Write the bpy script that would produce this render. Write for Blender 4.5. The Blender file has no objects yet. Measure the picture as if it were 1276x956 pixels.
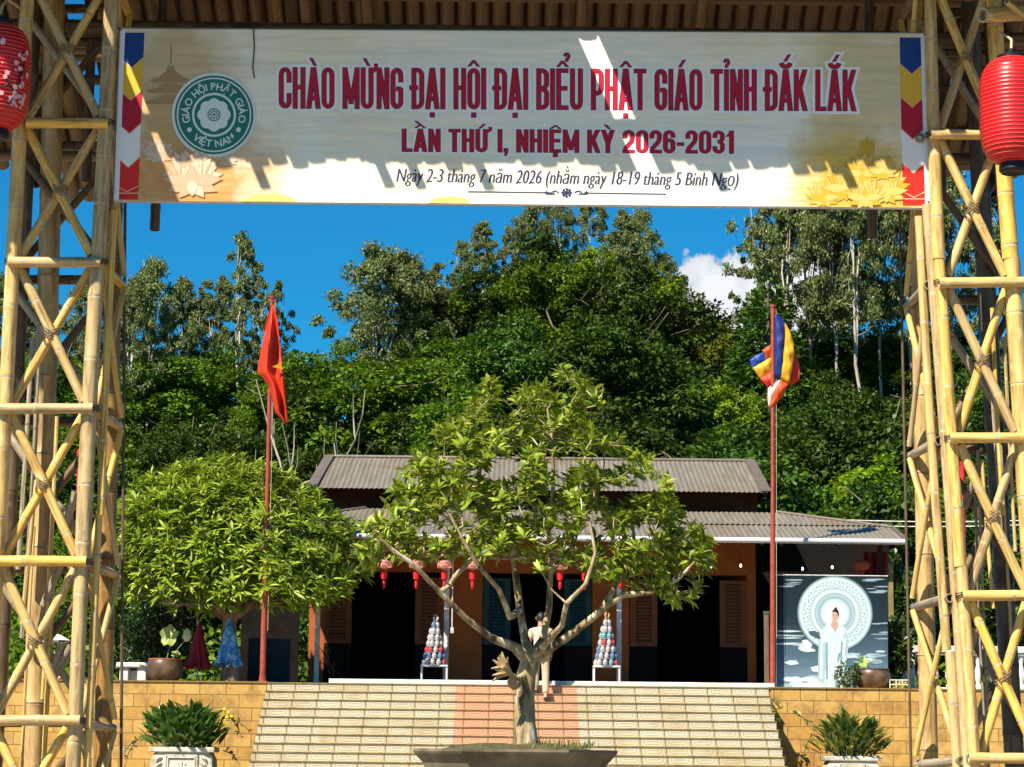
import bpy, bmesh, math, random
import numpy as np
from mathutils import Vector, Matrix, noise

S = bpy.context.scene
COL = S.collection
R = math.radians

# ------------------------------------------------------------------ camera
FPX, PW, PH = 2900.0, 1276.0, 956.0
CAMZ = 1.6
PITCH, ROLL = R(9.15), R(0.6)
cam = bpy.data.cameras.new("camera"); camo = bpy.data.objects.new("camera", cam); COL.objects.link(camo)
cam.sensor_width = 36.0; cam.lens = 36.0 * FPX / PW
cam.clip_start = 0.1; cam.clip_end = 3000
CF = Vector((0, math.cos(PITCH), math.sin(PITCH)))
_u = Vector((0, -math.sin(PITCH), math.cos(PITCH))); _r = Vector((1, 0, 0))
CR = _r * math.cos(ROLL) + _u * math.sin(ROLL)
CU = _u * math.cos(ROLL) - _r * math.sin(ROLL)
m = Matrix((CR, CU, -CF)).transposed().to_4x4(); m.translation = (0, 0, CAMZ)
camo.matrix_world = m
S.camera = camo

def at(px, py, Y):
    """world point at photo pixel px,py on the vertical plane at distance Y"""
    d = CF * FPX + CR * (px - PW / 2) + CU * (PH / 2 - py)
    return Vector((0, 0, CAMZ)) + d * (Y / d.y)

# ------------------------------------------------------------------ light
SUN = Vector((0.85, 1.0, -1.5)).normalized()           # travel direction
EL = math.asin(-SUN.z); AZ = math.atan2(-SUN.x, -SUN.y)
sl = bpy.data.lights.new("sun", 'SUN'); sl.energy = 5.0; sl.angle = R(0.5); sl.color = (1.0, 0.91, 0.76)
so = bpy.data.objects.new("sun", sl); COL.objects.link(so)
so.rotation_euler = SUN.to_track_quat('-Z', 'Y').to_euler()
W = bpy.data.worlds.new("World"); S.world = W; W.use_nodes = True
nt = W.node_tree; nt.nodes.clear()
wo = nt.nodes.new('ShaderNodeOutputWorld'); bg = nt.nodes.new('ShaderNodeBackground')
sky = nt.nodes.new('ShaderNodeTexSky'); sky.sky_type = 'NISHITA'; sky.sun_disc = False
sky.sun_elevation = EL; sky.sun_rotation = AZ % (2 * math.pi)
sky.air_density = 1.0; sky.dust_density = 0.05; sky.ozone_density = 3.5; sky.altitude = 600
bg.inputs['Strength'].default_value = 0.05
# one bank of cumulus low over the hill, as a direction in the sky
tc = nt.nodes.new('ShaderNodeTexCoord')
def cloud_blob(px, py, rad):
    d = (at(px, py, 100) - Vector((0, 0, CAMZ))).normalized()
    dp = nt.nodes.new('ShaderNodeVectorMath'); dp.operation = 'DISTANCE'; dp.inputs[1].default_value = d
    nt.links.new(tc.outputs['Generated'], dp.inputs[0])
    mr = nt.nodes.new('ShaderNodeMapRange'); mr.inputs['From Min'].default_value = rad * 1.25
    mr.inputs['From Max'].default_value = rad * 0.35
    nt.links.new(dp.outputs['Value'], mr.inputs['Value']); return mr.outputs['Result']
def vmath(op, a, b):
    n = nt.nodes.new('ShaderNodeMath'); n.operation = op
    for i, v in enumerate((a, b)):
        if isinstance(v, (int, float)): n.inputs[i].default_value = v
        else: nt.links.new(v, n.inputs[i])
    return n.outputs[0]
cb = None
for a in ((900, 374, 0.025), (866, 394, 0.019), (932, 374, 0.020), (985, 366, 0.024), (1016, 380, 0.024), (960, 390, 0.022)):
    b = cloud_blob(*a); cb = b if cb is None else vmath('MAXIMUM', cb, b)
nz = nt.nodes.new('ShaderNodeTexNoise'); nz.inputs['Scale'].default_value = 75; nz.inputs['Detail'].default_value = 6
nz.inputs['Roughness'].default_value = 0.6
nt.links.new(tc.outputs['Generated'], nz.inputs['Vector'])
cs = vmath('ADD', cb, vmath('MULTIPLY', vmath('SUBTRACT', nz.outputs['Fac'], 0.5), 1.9))
cr = nt.nodes.new('ShaderNodeMapRange'); cr.interpolation_type = 'SMOOTHSTEP'
cr.inputs['From Min'].default_value = 0.36; cr.inputs['From Max'].default_value = 0.62
nt.links.new(cs, cr.inputs['Value'])
tint = nt.nodes.new('ShaderNodeMix'); tint.data_type = 'RGBA'; tint.blend_type = 'MULTIPLY'
tint.inputs['Factor'].default_value = 1.0
nt.links.new(sky.outputs[0], tint.inputs['A']); tint.inputs['B'].default_value = (0.10, 0.84, 1.16, 1)
cc = nt.nodes.new('ShaderNodeMix'); cc.data_type = 'RGBA'
nz2 = nt.nodes.new('ShaderNodeMapRange'); nz2.inputs['To Min'].default_value = 5.5; nz2.inputs['To Max'].default_value = 9.5
nt.links.new(cs, nz2.inputs['Value'])
comb = nt.nodes.new('ShaderNodeCombineColor')
nt.links.new(vmath('MULTIPLY', nz2.outputs[0], 0.90), comb.inputs[0]); nt.links.new(vmath('MULTIPLY', nz2.outputs[0], 0.95), comb.inputs[1])
nt.links.new(nz2.outputs[0], comb.inputs[2])
nt.links.new(cr.outputs['Result'], cc.inputs['Factor'])
nt.links.new(tint.outputs['Result'], cc.inputs['A']); nt.links.new(comb.outputs[0], cc.inputs['B'])
nt.links.new(cc.outputs['Result'], bg.inputs['Color']); nt.links.new(bg.outputs[0], wo.inputs[0])
S.view_settings.view_transform = 'Standard'; S.view_settings.look = 'None'
S.view_settings.exposure = 1.1; S.view_settings.gamma = 1.0
S.render.engine = 'CYCLES'
S.cycles.max_bounces = 6; S.cycles.diffuse_bounces = 3; S.cycles.transparent_max_bounces = 8
S.cycles.use_denoising = True

# ------------------------------------------------------------------ helpers
class MB:
    """collects geometry (world coordinates); build() links it as one mesh object"""
    def __init__(s): s.v = []; s.f = []; s.m = []; s.uv = {}
    def add(s, vs, fs, mi=0):
        o = len(s.v); s.v += [tuple(p) for p in vs]
        for f in fs: s.f.append(tuple(o + i for i in f)); s.m.append(mi)
        return o
    def quad(s, a, b, c, d, mi=0): s.add((a, b, c, d), ((0, 1, 2, 3),), mi)
    def poly(s, pts, mi=0): s.add(pts, (tuple(range(len(pts))),), mi)
    def box(s, x0, x1, y0, y1, z0, z1, mi=0):
        vs = [(x, y, z) for x in (x0, x1) for y in (y0, y1) for z in (z0, z1)]
        s.add(vs, ((0, 1, 3, 2), (4, 6, 7, 5), (0, 4, 5, 1), (2, 3, 7, 6), (0, 2, 6, 4), (1, 5, 7, 3)), mi)
    def prism(s, pts, vec, mi=0):
        """planar polygon pts extruded along vec (closed)"""
        n = len(pts); vec = Vector(vec)
        vs = [Vector(p) for p in pts] + [Vector(p) + vec for p in pts]
        fs = [tuple(range(n - 1, -1, -1)), tuple(range(n, 2 * n))]
        fs += [(i, (i + 1) % n, n + (i + 1) % n, n + i) for i in range(n)]
        s.add(vs, fs, mi)
    def ring_tube(s, path, radii, seg=10, mi=0, cap=True, mis=None, sq=1.0):
        path = [Vector(p) for p in path]; n = len(path)
        if isinstance(radii, (int, float)): radii = [radii] * n
        t0 = (path[1] - path[0]).normalized()
        ref = Vector((0, 0, 1)) if abs(t0.z) < 0.9 else Vector((1, 0, 0))
        nrm = t0.cross(ref).normalized()
        vs = []
        for i, p in enumerate(path):
            t = (path[min(i + 1, n - 1)] - path[max(i - 1, 0)]).normalized()
            nrm = (nrm - t * nrm.dot(t)).normalized(); bn = t.cross(nrm)
            for k in range(seg):
                a = 2 * math.pi * k / seg
                vs.append(p + (nrm * math.cos(a) + bn * math.sin(a) * sq) * radii[i])
        o = len(s.v); s.v += [tuple(p) for p in vs]
        for i in range(n - 1):
            for k in range(seg):
                k2 = (k + 1) % seg
                s.f.append((o + i * seg + k, o + i * seg + k2, o + (i + 1) * seg + k2, o + (i + 1) * seg + k))
                s.m.append(mis[i] if mis else mi)
        if cap:
            s.f.append(tuple(o + k for k in range(seg - 1, -1, -1))); s.m.append(mi)
            s.f.append(tuple(o + (n - 1) * seg + k for k in range(seg))); s.m.append(mi)
    def lathe(s, c, prof, seg=24, mi=0, sx=1.0, sy=1.0, cap=True):
        """prof: (radius, z) list, about a vertical axis through c"""
        o = len(s.v); n = len(prof)
        for r, z in prof:
            for k in range(seg):
                a = 2 * math.pi * k / seg
                s.v.append((c[0] + r * math.cos(a) * sx, c[1] + r * math.sin(a) * sy, c[2] + z))
        for i in range(n - 1):
            for k in range(seg):
                k2 = (k + 1) % seg
                s.f.append((o + i * seg + k, o + i * seg + k2, o + (i + 1) * seg + k2, o + (i + 1) * seg + k)); s.m.append(mi)
        if cap:
            s.f.append(tuple(o + k for k in range(seg - 1, -1, -1))); s.m.append(mi)
            s.f.append(tuple(o + (n - 1) * seg + k for k in range(seg))); s.m.append(mi)
    def build(s, name, mats, parent=None, smooth=False, bevel=0.0):
        me = bpy.data.meshes.new(name)
        org = root_loc(parent) if parent else Vector((0, 0, 0))
        me.from_pydata([Vector(p) - org for p in s.v], [], s.f)
        return finish(name, me, mats, parent, s.m, smooth, bevel)

def root_loc(o):
    while o.parent: o = o.parent
    return o.location.copy()

def finish(name, me, mats, parent=None, mi=None, smooth=False, bevel=0.0):
    if not isinstance(mats, (list, tuple)): mats = [mats]
    for mt in mats: me.materials.append(mt)
    if mi is not None and len(mats) > 1: me.polygons.foreach_set('material_index', mi)
    if smooth:
        me.polygons.foreach_set('use_smooth', [True] * len(me.polygons))
        if hasattr(me, 'set_sharp_from_angle'): me.set_sharp_from_angle(angle=R(40))
    me.update()
    o = bpy.data.objects.new(name, me); COL.objects.link(o)
    if parent: o.parent = parent
    if bevel:
        md = o.modifiers.new('bevel', 'BEVEL'); md.width = bevel; md.segments = 2; md.limit_method = 'ANGLE'
    return o

def tag(o, label, cat, group=None, kind=None):
    o['label'] = label; o['category'] = cat
    if group: o['group'] = group
    if kind: o['kind'] = kind
    return o
def thing(name, loc, label, cat, group=None):
    o = bpy.data.objects.new(name, None); COL.objects.link(o)
    o.location = loc; o.empty_display_size = 0.1
    return tag(o, label, cat, group)
def struct(o): o['kind'] = 'structure'; return o
def copy_tree(o, parent=None):
    c = o.copy(); COL.objects.link(c); c.parent = parent
    for ch in list(o.children): copy_tree(ch, c)
    return c

# ------------------------------------------------------------------ materials
def newmat(name):
    mt = bpy.data.materials.new(name); mt.use_nodes = True
    t = mt.node_tree; return mt, t, t.nodes['Principled BSDF']
def L(t, a, b): t.links.new(a, b)
def ramp(t, fac, stops):
    r = t.nodes.new('ShaderNodeValToRGB'); e = r.color_ramp.elements
    while len(e) < len(stops): e.new(0.5)
    for k, (p, c) in enumerate(stops): e[k].position = p; e[k].color = (*c, 1)
    L(t, fac, r.inputs[0]); return r.outputs[0]
def noise_tex(t, scale, detail=4, rough=0.55, coord='Object', vec=None, stretch=None):
    n = t.nodes.new('ShaderNodeTexNoise'); n.inputs['Scale'].default_value = scale
    n.inputs['Detail'].default_value = detail; n.inputs['Roughness'].default_value = rough
    if vec is None:
        c = t.nodes.new('ShaderNodeTexCoord'); vec = c.outputs[coord]
    if stretch:
        mp = t.nodes.new('ShaderNodeMapping'); mp.inputs['Scale'].default_value = stretch
        L(t, vec, mp.inputs[0]); vec = mp.outputs[0]
    L(t, vec, n.inputs['Vector']); return n.outputs['Fac']
def mixc(t, fac, a, b, mode='MIX'):
    n = t.nodes.new('ShaderNodeMix'); n.data_type = 'RGBA'; n.blend_type = mode
    for k, v in (('Factor', fac), ('A', a), ('B', b)):
        if isinstance(v, (int, float)): n.inputs[k].default_value = v
        elif isinstance(v, tuple): n.inputs[k].default_value = (*v[:3], 1)
        else: L(t, v, n.inputs[k])
    return n.outputs['Result']
def mth(t, op, a, b=0.0, c=0.0):
    n = t.nodes.new('ShaderNodeMath'); n.operation = op
    for i, v in enumerate((a, b, c)):
        if isinstance(v, (int, float)): n.inputs[i].default_value = v
        else: L(t, v, n.inputs[i])
    return n.outputs[0]
def bump(t, bs, h, strength=0.4, dist=0.01):
    b = t.nodes.new('ShaderNodeBump'); b.inputs['Strength'].default_value = strength; b.inputs['Distance'].default_value = dist
    L(t, h, b.inputs['Height']); L(t, b.outputs[0], bs.inputs['Normal'])
def surf(name, col, rough=0.6, var=0.25, scale=8, metal=0.0, bumps=0.15, bd=0.01, spec=0.4, stretch=None, dirt=None):
    """plain paint / stone / cloth with mottling"""
    mt, t, bs = newmat(name)
    n = noise_tex(t, scale, 5, 0.6, stretch=stretch)
    lo = tuple(c * (1 - var) for c in col); hi = tuple(min(1, c * (1 + var)) for c in col)
    c = ramp(t, n, [(0.3, lo), (0.7, hi)])
    if dirt:
        n2 = noise_tex(t, scale * 0.37, 6, 0.7)
        c = mixc(t, ramp(t, n2, [(0.5, (0, 0, 0)), (0.68, (1, 1, 1))]), c, dirt)
    L(t, c, bs.inputs['Base Color'])
    bs.inputs['Roughness'].default_value = rough; bs.inputs['Metallic'].default_value = metal
    bs.inputs['Specular IOR Level'].default_value = spec
    if bumps: bump(t, bs, noise_tex(t, scale * 4, 4), bumps, bd)
    return mt
def leafmat(name, cols, trans=0.35, rough=0.45, spec=0.35, objvar=0.25):
    """leaves: colour varies leaf by leaf and tree by tree, light shines through"""
    mt, t, bs = newmat(name)
    g = t.nodes.new('ShaderNodeNewGeometry')
    n = len(cols)
    c = ramp(t, g.outputs['Random Per Island'], [(k / max(1, n - 1), cols[k]) for k in range(n)])
    oi = t.nodes.new('ShaderNodeObjectInfo')
    hs = t.nodes.new('ShaderNodeHueSaturation')
    L(t, c, hs.inputs['Color'])
    L(t, mth(t, 'ADD', mth(t, 'MULTIPLY', oi.outputs['Random'], objvar * 2), 1 - objvar), hs.inputs['Value'])
    L(t, mth(t, 'ADD', mth(t, 'MULTIPLY', oi.outputs['Random'], 0.03), 0.485), hs.inputs['Hue'])
    c = hs.outputs[0]
    L(t, c, bs.inputs['Base Color']); bs.inputs['Roughness'].default_value = rough
    bs.inputs['Specular IOR Level'].default_value = spec
    tr = t.nodes.new('ShaderNodeBsdfTranslucent')
    h2 = t.nodes.new('ShaderNodeHueSaturation'); L(t, c, h2.inputs['Color'])
    h2.inputs['Value'].default_value = 1.4; h2.inputs['Hue'].default_value = 0.485
    L(t, h2.outputs[0], tr.inputs[0])
    mx = t.nodes.new('ShaderNodeMixShader'); mx.inputs[0].default_value = trans
    L(t, bs.outputs[0], mx.inputs[1]); L(t, tr.outputs[0], mx.inputs[2])
    L(t, mx.outputs[0], t.nodes['Material Output'].inputs[0])
    return mt
# ================================================================== the bamboo gate
def bamboo_mat(name, stops, node_col, weather=0.0):
    mt, t, bs = newmat(name)
    a = t.nodes.new('ShaderNodeAttribute'); a.attribute_name = 'pole'
    n1 = noise_tex(t, 2.2, 6, 0.6, vec=a.outputs['Vector'], stretch=(1.6, 1.6, 0.9))
    n2 = noise_tex(t, 1.0, 4, 0.6, vec=a.outputs['Vector'], stretch=(14, 14, 0.8))
    f = mth(t, 'ADD', mth(t, 'MULTIPLY', n1, 0.7), mth(t, 'MULTIPLY', n2, 0.3))
    c = ramp(t, f, stops)
    # dark pits, knots and mildew freckles
    n3 = noise_tex(t, 9.0, 3, 0.7, vec=a.outputs['Vector'], stretch=(1.5, 1.5, 4.5))
    c = mixc(t, ramp(t, n3, [(0.61, (0, 0, 0)), (0.70, (0.85, 0.85, 0.85))]), c, (0.13, 0.085, 0.04))
    n4 = noise_tex(t, 1.7, 6, 0.7, vec=a.outputs['Vector'], stretch=(1.2, 1.2, 0.5))
    dk = tuple(v * 0.45 for v in stops[0][1])
    c = mixc(t, ramp(t, n4, [(0.47, (0, 0, 0)), (0.66, (0.85, 0.85, 0.85))]), c, dk)
    n5 = noise_tex(t, 1.4, 4, 0.6, vec=a.outputs['Vector'], stretch=(0.8, 0.8, 2.2))
    c = mixc(t, ramp(t, n5, [(0.57, (0, 0, 0)), (0.66, (0.35, 0.35, 0.35))]), c, tuple(min(0.75, v * 1.15 + 0.03) for v in stops[-1][1]))
    oi = t.nodes.new('ShaderNodeObjectInfo'); hs = t.nodes.new('ShaderNodeHueSaturation'); L(t, c, hs.inputs['Color'])
    L(t, mth(t, 'ADD', mth(t, 'MULTIPLY', oi.outputs['Random'], 0.5), 0.78), hs.inputs['Value'])
    L(t, mth(t, 'ADD', mth(t, 'MULTIPLY', oi.outputs['Random'], 0.3), 0.82), hs.inputs['Saturation'])
    L(t, hs.outputs[0], bs.inputs['Base Color'])
    bs.inputs['Roughness'].default_value = 0.42; bs.inputs['Specular IOR Level'].default_value = 0.35
    bump(t, bs, n2, 0.25, 0.004)
    mn, t2, b2 = newmat(name + '_node')
    nn = noise_tex(t2, 30, 3)
    L(t2, ramp(t2, nn, [(0.35, tuple(c * 0.55 for c in node_col)), (0.6, node_col)]), b2.inputs['Base Color'])
    b2.inputs['Roughness'].default_value = 0.7
    return [mt, mn]
BAM = bamboo_mat('bamboo', [(0.25, (0.40, 0.24, 0.08)), (0.45, (0.57, 0.365, 0.11)), (0.6, (0.65, 0.455, 0.155)), (0.8, (0.68, 0.52, 0.25))], (0.52, 0.42, 0.26))
BAMG = bamboo_mat('bamboo_golden', [(0.25, (0.33, 0.17, 0.045)), (0.5, (0.58, 0.36, 0.10)), (0.75, (0.62, 0.44, 0.16))], (0.36, 0.25, 0.12))
BAMD = bamboo_mat('bamboo_weathered_shade', [(0.25, (0.07, 0.042, 0.02)), (0.5, (0.14, 0.085, 0.04)), (0.75, (0.20, 0.14, 0.08))], (0.10, 0.07, 0.04))  # weathered bamboo, toned darker to carry the shade under the roof
TIMB = bamboo_mat('old_timber', [(0.3, (0.07, 0.055, 0.04)), (0.55, (0.12, 0.095, 0.07)), (0.8, (0.18, 0.145, 0.11))], (0.07, 0.06, 0.05))
BAMB = bamboo_mat('bamboo_shaded_brown', [(0.25, (0.13, 0.07, 0.022)), (0.5, (0.25, 0.14, 0.045)), (0.75, (0.34, 0.21, 0.08))], (0.16, 0.1, 0.05))  # brown puts the shade on the left tower's rear post into its colour
GREYB = bamboo_mat('bamboo_grey', [(0.3, (0.20, 0.16, 0.11)), (0.55, (0.33, 0.27, 0.19)), (0.8, (0.42, 0.36, 0.27))], (0.25, 0.2, 0.14))
rng = random.Random(4)

def bamboo(name, a, b, r, parent, mats=None, gap=0.36, seg=14, bow=None, taper=0.94, split=False):
    """a bamboo pole from a to b with swollen, ringed nodes and open (hollow) ends"""
    a, b = Vector(a), Vector(b); d = b - a; ln = d.length; t = d.normalized()
    ref = Vector((0, 0, 1)) if abs(t.z) < 0.9 else Vector((1, 0, 0))
    n0 = t.cross(ref).normalized(); b0 = t.cross(n0)
    bow = rng.uniform(-1, 1) * 0.006 * ln if bow is None else bow
    bdir = (n0 * rng.uniform(-1, 1) + b0 * rng.uniform(-1, 1)).normalized()
    st = []           # (s, radius factor, slot)
    s = -rng.uniform(0, gap * 0.8)
    marks = []
    while s < ln:
        if 0.03 < s < ln - 0.03: marks.append(s)
        s += gap * rng.uniform(0.75, 1.2)
    st.append((0.0, 1.0, 0))
    prev = 0.0
    for q in marks:
        k = max(1, int((q - prev) / 0.12))
        for j in range(1, k): st.append((prev + (q - prev) * j / k, 1.0, 0))
        st += [(q - 0.018, 1.0, 0), (q - 0.006, 1.05, 1), (q, 1.0, 1), (q + 0.007, 1.07, 1), (q + 0.02, 1.0, 0)]
        prev = q
    k = max(1, int((ln - prev) / 0.12))
    for j in range(1, k): st.append((prev + (ln - prev) * j / k, 1.0, 0))
    st.append((ln, 1.0, 0))
    st = sorted(st)
    vs, at_, fs, mi = [], [], [], []
    sd = rng.uniform(0, 90)
    for i, (q, f, sl_) in enumerate(st):
        u = q / ln; c = a + t * q + bdir * bow * math.sin(u * math.pi)
        rr = r * f * (1 - (1 - taper) * u)
        for k in range(seg):
            an = 2 * math.pi * k / seg
            vs.append(c + (n0 * math.cos(an) + b0 * math.sin(an)) * rr)
            at_.append((math.cos(an) * 0.6 + sd, math.sin(an) * 0.6, q * 3 + sd))
    for i in range(len(st) - 1):
        sl_ = 1 if (st[i][2] and st[i + 1][2]) else 0
        for k in range(seg):
            k2 = (k + 1) % seg
            fs.append((i * seg + k, i * seg + k2, (i + 1) * seg + k2, (i + 1) * seg + k)); mi.append(sl_)
    # hollow ends: a rim and a recessed floor
    for base, sgn, c in ((0, 1, a), ((len(st) - 1) * seg, -1, b)):
        o = len(vs); rr = r * (1 if sgn > 0 else taper)
        for dep, fr in ((0.0, 0.72), (0.05, 0.7)):
            for k in range(seg):
                an = 2 * math.pi * k / seg
                vs.append(c + t * sgn * dep + (n0 * math.cos(an) + b0 * math.sin(an)) * rr * fr); at_.append((sd, 0, 0))
        for k in range(seg):
            k2 = (k + 1) % seg
            q1 = (base + k, base + k2, o + k2, o + k); q2 = (o + k, o + k2, o + seg + k2, o + seg + k)
            fs += [q1[::-1], q2[::-1]] if sgn > 0 else [q1, q2]; mi += [1, 1]
        fl = tuple(o + seg + k for k in range(seg)); fs.append(fl if sgn < 0 else fl[::-1]); mi.append(1)
    me = bpy.data.meshes.new(name)
    org = root_loc(parent) if parent else Vector((0, 0, 0))
    me.from_pydata([v - org for v in vs], [], fs)
    atr = me.attributes.new('pole', 'FLOAT_VECTOR', 'POINT')
    atr.data.foreach_set('vector', [c for p in at_ for c in p])
    o = finish(name, me, mats or BAM, parent, mi, True)
    return o

YF, YB = 13.0, 13.5
def line(pts):
    """pixel polyline (x at y) -> function y -> x, extended straight"""
    (x0, y0), (x1, y1) = pts
    return lambda y: x0 + (x1 - x0) * (y - y0) / (y1 - y0)
def lerp_y(yf, Yb):     # a level line going back from YF: its height on plane Yb in pixels
    return 945 - (945 - yf) * YF / Yb

BLACK = surf('black_metal', (0.012, 0.012, 0.013), 0.4, 0.2, 20, 0.3, 0.05)
CONDUIT = surf('brown_cane', (0.09, 0.06, 0.035), 0.7, 0.4, 12)
HEMPT = surf('hemp_lashing', (0.22, 0.15, 0.08), 0.85, 0.4, 60)
ROPE = surf('tie_wire', (0.03, 0.025, 0.02), 0.8)

def ties(mb, p, r, ax=None):
    for dz in (-0.012, 0.0, 0.012):
        mb.ring_tube([p + Vector((math.cos(k) * r, math.sin(k) * r, dz + 0.004 * math.sin(3 * k))) for k in [i * math.pi / 5 for i in range(11)]], 0.003, 5, cap=False)

def tower(side, label):
    left = side < 0
    base = at(60 if left else 1215, 945, YF + 0.25); base.z = 0
    root = thing('bamboo_tower', base, label, 'gate tower', 'bamboo lattice towers of the gate')
    if left:
        outer = line(((22, 230), (-15, 900))); inner = line(((127, 230), (93, 900)))
        bars = [(-25, 22, 142), (153, 33, 135), (326, 11, 126), (509, -3, 116), (700, -12, 108), (898, -22, 100), (1095, -30, 90), (1285, -36, 82)]
        mainp = line(((58, 300), (38, 930))); sidep = line(((141, 300), (128, 900))); thin = line(((139, 330), (108, 950)))
        r_o, r_i, r_m, r_s = 0.044, 0.044, 0.066, 0.052
    else:
        _in = line(((1164, 230), (1209, 870))); inner = lambda y: _in(y) if y > 230 else 1164 - (230 - y) * 0.018; outer = line(((1254, 230), (1297, 900)))
        bars = [(-20, 1140, 1262), (168, 1160, 1262), (352, 1170, 1276), (546, 1183, 1290), (742, 1199, 1303), (945, 1207, 1318), (1140, 1222, 1334), (1300, 1234, 1346)]
        mainp = line(((1237, 480), (1262, 900))); sidep = line(((1146, 300), (1158, 900))); thin = line(((1150, 300), (1191, 900)))
        r_o, r_i, r_m, r_s = 0.05, 0.036, 0.058, 0.052
    gy = 1302                                     # ground line at YF
    # front posts: two lengths spliced end to end
    for fn, r_, rows in ((outer, r_o, (-40, 322, 905, gy)), (inner, r_i, (-40, 322, 705, gy))):
        for y0, y1 in zip(rows[1:], rows[:-1]):
            j = rng.uniform(-1.2, 1.2)
            bamboo('post', at(fn(y0) + j, y0 + 1, YF), at(fn(y1) + j, y1 + 1, YF), r_ * rng.uniform(0.95, 1.04), root, BAM)
    if not left:      # the slim pole strapped along the inner post
        bamboo('post', at(inner(gy) - 12, gy, YF + 0.02), at(inner(255) - 11, 255, YF + 0.02), 0.03, root, BAM)
        bamboo('post', at(thin(gy), gy, YF + 0.06), at(thin(812), 812, YF + 0.06), 0.036, root, BAM)
        bamboo('post', at(thin(810) - 5, 810, YF + 0.06), at(thin(270) - 3, 270, YF + 0.06), 0.026, root, BAM)
    else:
        bamboo('post', at(thin(gy) , gy, YF + 0.05), at(thin(640), 640, YF + 0.05), 0.021, root, BAM)
        bamboo('post', at(thin(645) + 2, 642, YF + 0.05), at(thin(262), 262, YF + 0.05), 0.021, root, BAM)
    # rear posts
    gyb = 945 + 1.6 / YB * FPX
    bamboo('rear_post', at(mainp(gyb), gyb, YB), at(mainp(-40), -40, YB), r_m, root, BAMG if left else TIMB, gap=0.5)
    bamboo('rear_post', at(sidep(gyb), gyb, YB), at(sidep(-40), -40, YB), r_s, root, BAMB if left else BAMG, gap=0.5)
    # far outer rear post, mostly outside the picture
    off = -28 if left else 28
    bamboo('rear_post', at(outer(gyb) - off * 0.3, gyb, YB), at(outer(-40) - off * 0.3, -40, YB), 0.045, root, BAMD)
    # front rails
    yof = -0.055
    for (y, xa, xb) in bars:
        bamboo('rail', at(xa, y + rng.uniform(-1, 1), YF + yof * 0.2 - 0.045), at(xb, y + rng.uniform(-1, 1), YF + yof * 0.2 - 0.045), 0.031, root, BAM, gap=0.42)
    # crossed braces, front face then rear face then the inner side face
    for (ya, xa, xb), (yb_, xc, xd) in zip(bars[:-1], bars[1:]):
        h = yb_ - ya
        il, ir = (outer, inner) if left else (inner, outer)
        def br(y): return il(y) + 12, ir(y) - 12
        t_, b_ = ya + 9, yb_ - 8
        bamboo('brace', at(br(t_)[0] - 3, t_, YF + 0.012), at(br(b_)[1] + 3, b_, YF - 0.006), 0.0275, root, BAM, gap=0.3)
        bamboo('brace', at(br(b_)[0] - 3, b_, YF + 0.066), at(br(t_)[1] + 3, t_, YF + 0.050), 0.0265, root, BAM, gap=0.3)
        xm = sum(br((t_ + b_) / 2)) / 2; cp = at(xm, (t_ + b_) / 2, YF + 0.03); lash = MB()
        for q_ in range(5):
            o_z = 0.008 * (q_ - 2); sg = 1 if q_ % 2 else -1
            lash.ring_tube([cp + Vector((math.cos(k_) * 0.042, math.sin(k_) * 0.066, o_z + sg * 0.030 * math.cos(k_))) for k_ in [i_ * math.pi / 7 for i_ in range(15)]], 0.0035, 5, cap=False)
        lash.build('lashing', HEMPT, root)
        # rear face
        m2 = (mainp, sidep) if not left else (mainp, sidep)
        ta, tb = lerp_y(t_, YB), lerp_y(b_, YB)
        xl = lambda y: (il(y) + (0 if left else -14)); xr = lambda y: (ir(y) + (20 if left else -2))
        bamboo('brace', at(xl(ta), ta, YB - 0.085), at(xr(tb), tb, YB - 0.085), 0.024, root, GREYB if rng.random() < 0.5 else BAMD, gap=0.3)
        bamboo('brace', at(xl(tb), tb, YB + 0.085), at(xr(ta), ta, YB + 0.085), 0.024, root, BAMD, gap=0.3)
        # rear rail
        yr = lerp_y(ya, YB)
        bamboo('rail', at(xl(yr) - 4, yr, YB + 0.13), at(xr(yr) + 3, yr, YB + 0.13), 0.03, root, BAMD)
        # inner side face: rail going back, and two slim braces
        fx = (lambda y: inner(y) + 5) if left else (lambda y: inner(y) - 16)
        ex = (lambda y: sidep(y) + 13) if left else (lambda y: sidep(y) - 16)
        yr2 = lerp_y(ya + 8, YB - 0.02)
        bamboo('rail', at(fx(ya), ya + 3, YF + 0.02), at(ex(yr2), yr2, YB - 0.02), 0.027, root, GREYB if not left else BAMG, gap=0.3)
        k0, k1 = ya + 12, yb_ - 4
        g0, g1 = lerp_y(k0, YB - 0.03), lerp_y(k1, YB - 0.03)
        bamboo('brace', at(fx(k0) - side * 2, k0, YF + 0.10), at(ex(g1) - side * 2, g1, YB - 0.08), 0.017, root, BAM, gap=0.3, seg=10)
        bamboo('brace', at(fx(k1) - side * 2, k1, YF + 0.13), at(ex(g0) - side * 2, g0, YB - 0.05), 0.019, root, BAM if not left else BAMG, gap=0.3, seg=10)
    # loose canes and broken slats inside the tower
    for i in range(7):
        xx = (rng.uniform(20, 92) if left else rng.uniform(1180, 1262)); y0 = rng.uniform(380, 700); y1 = y0 + rng.uniform(180, 420); yy = YF + rng.uniform(0.15, 0.42)
        bamboo('cane', at(xx - (18 if left else -14), y1, yy), at(xx, y0, yy + rng.uniform(-.05, .05)), rng.uniform(0.008, 0.016), root, GREYB if i % 2 else BAM, gap=0.3, seg=8)
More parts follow.
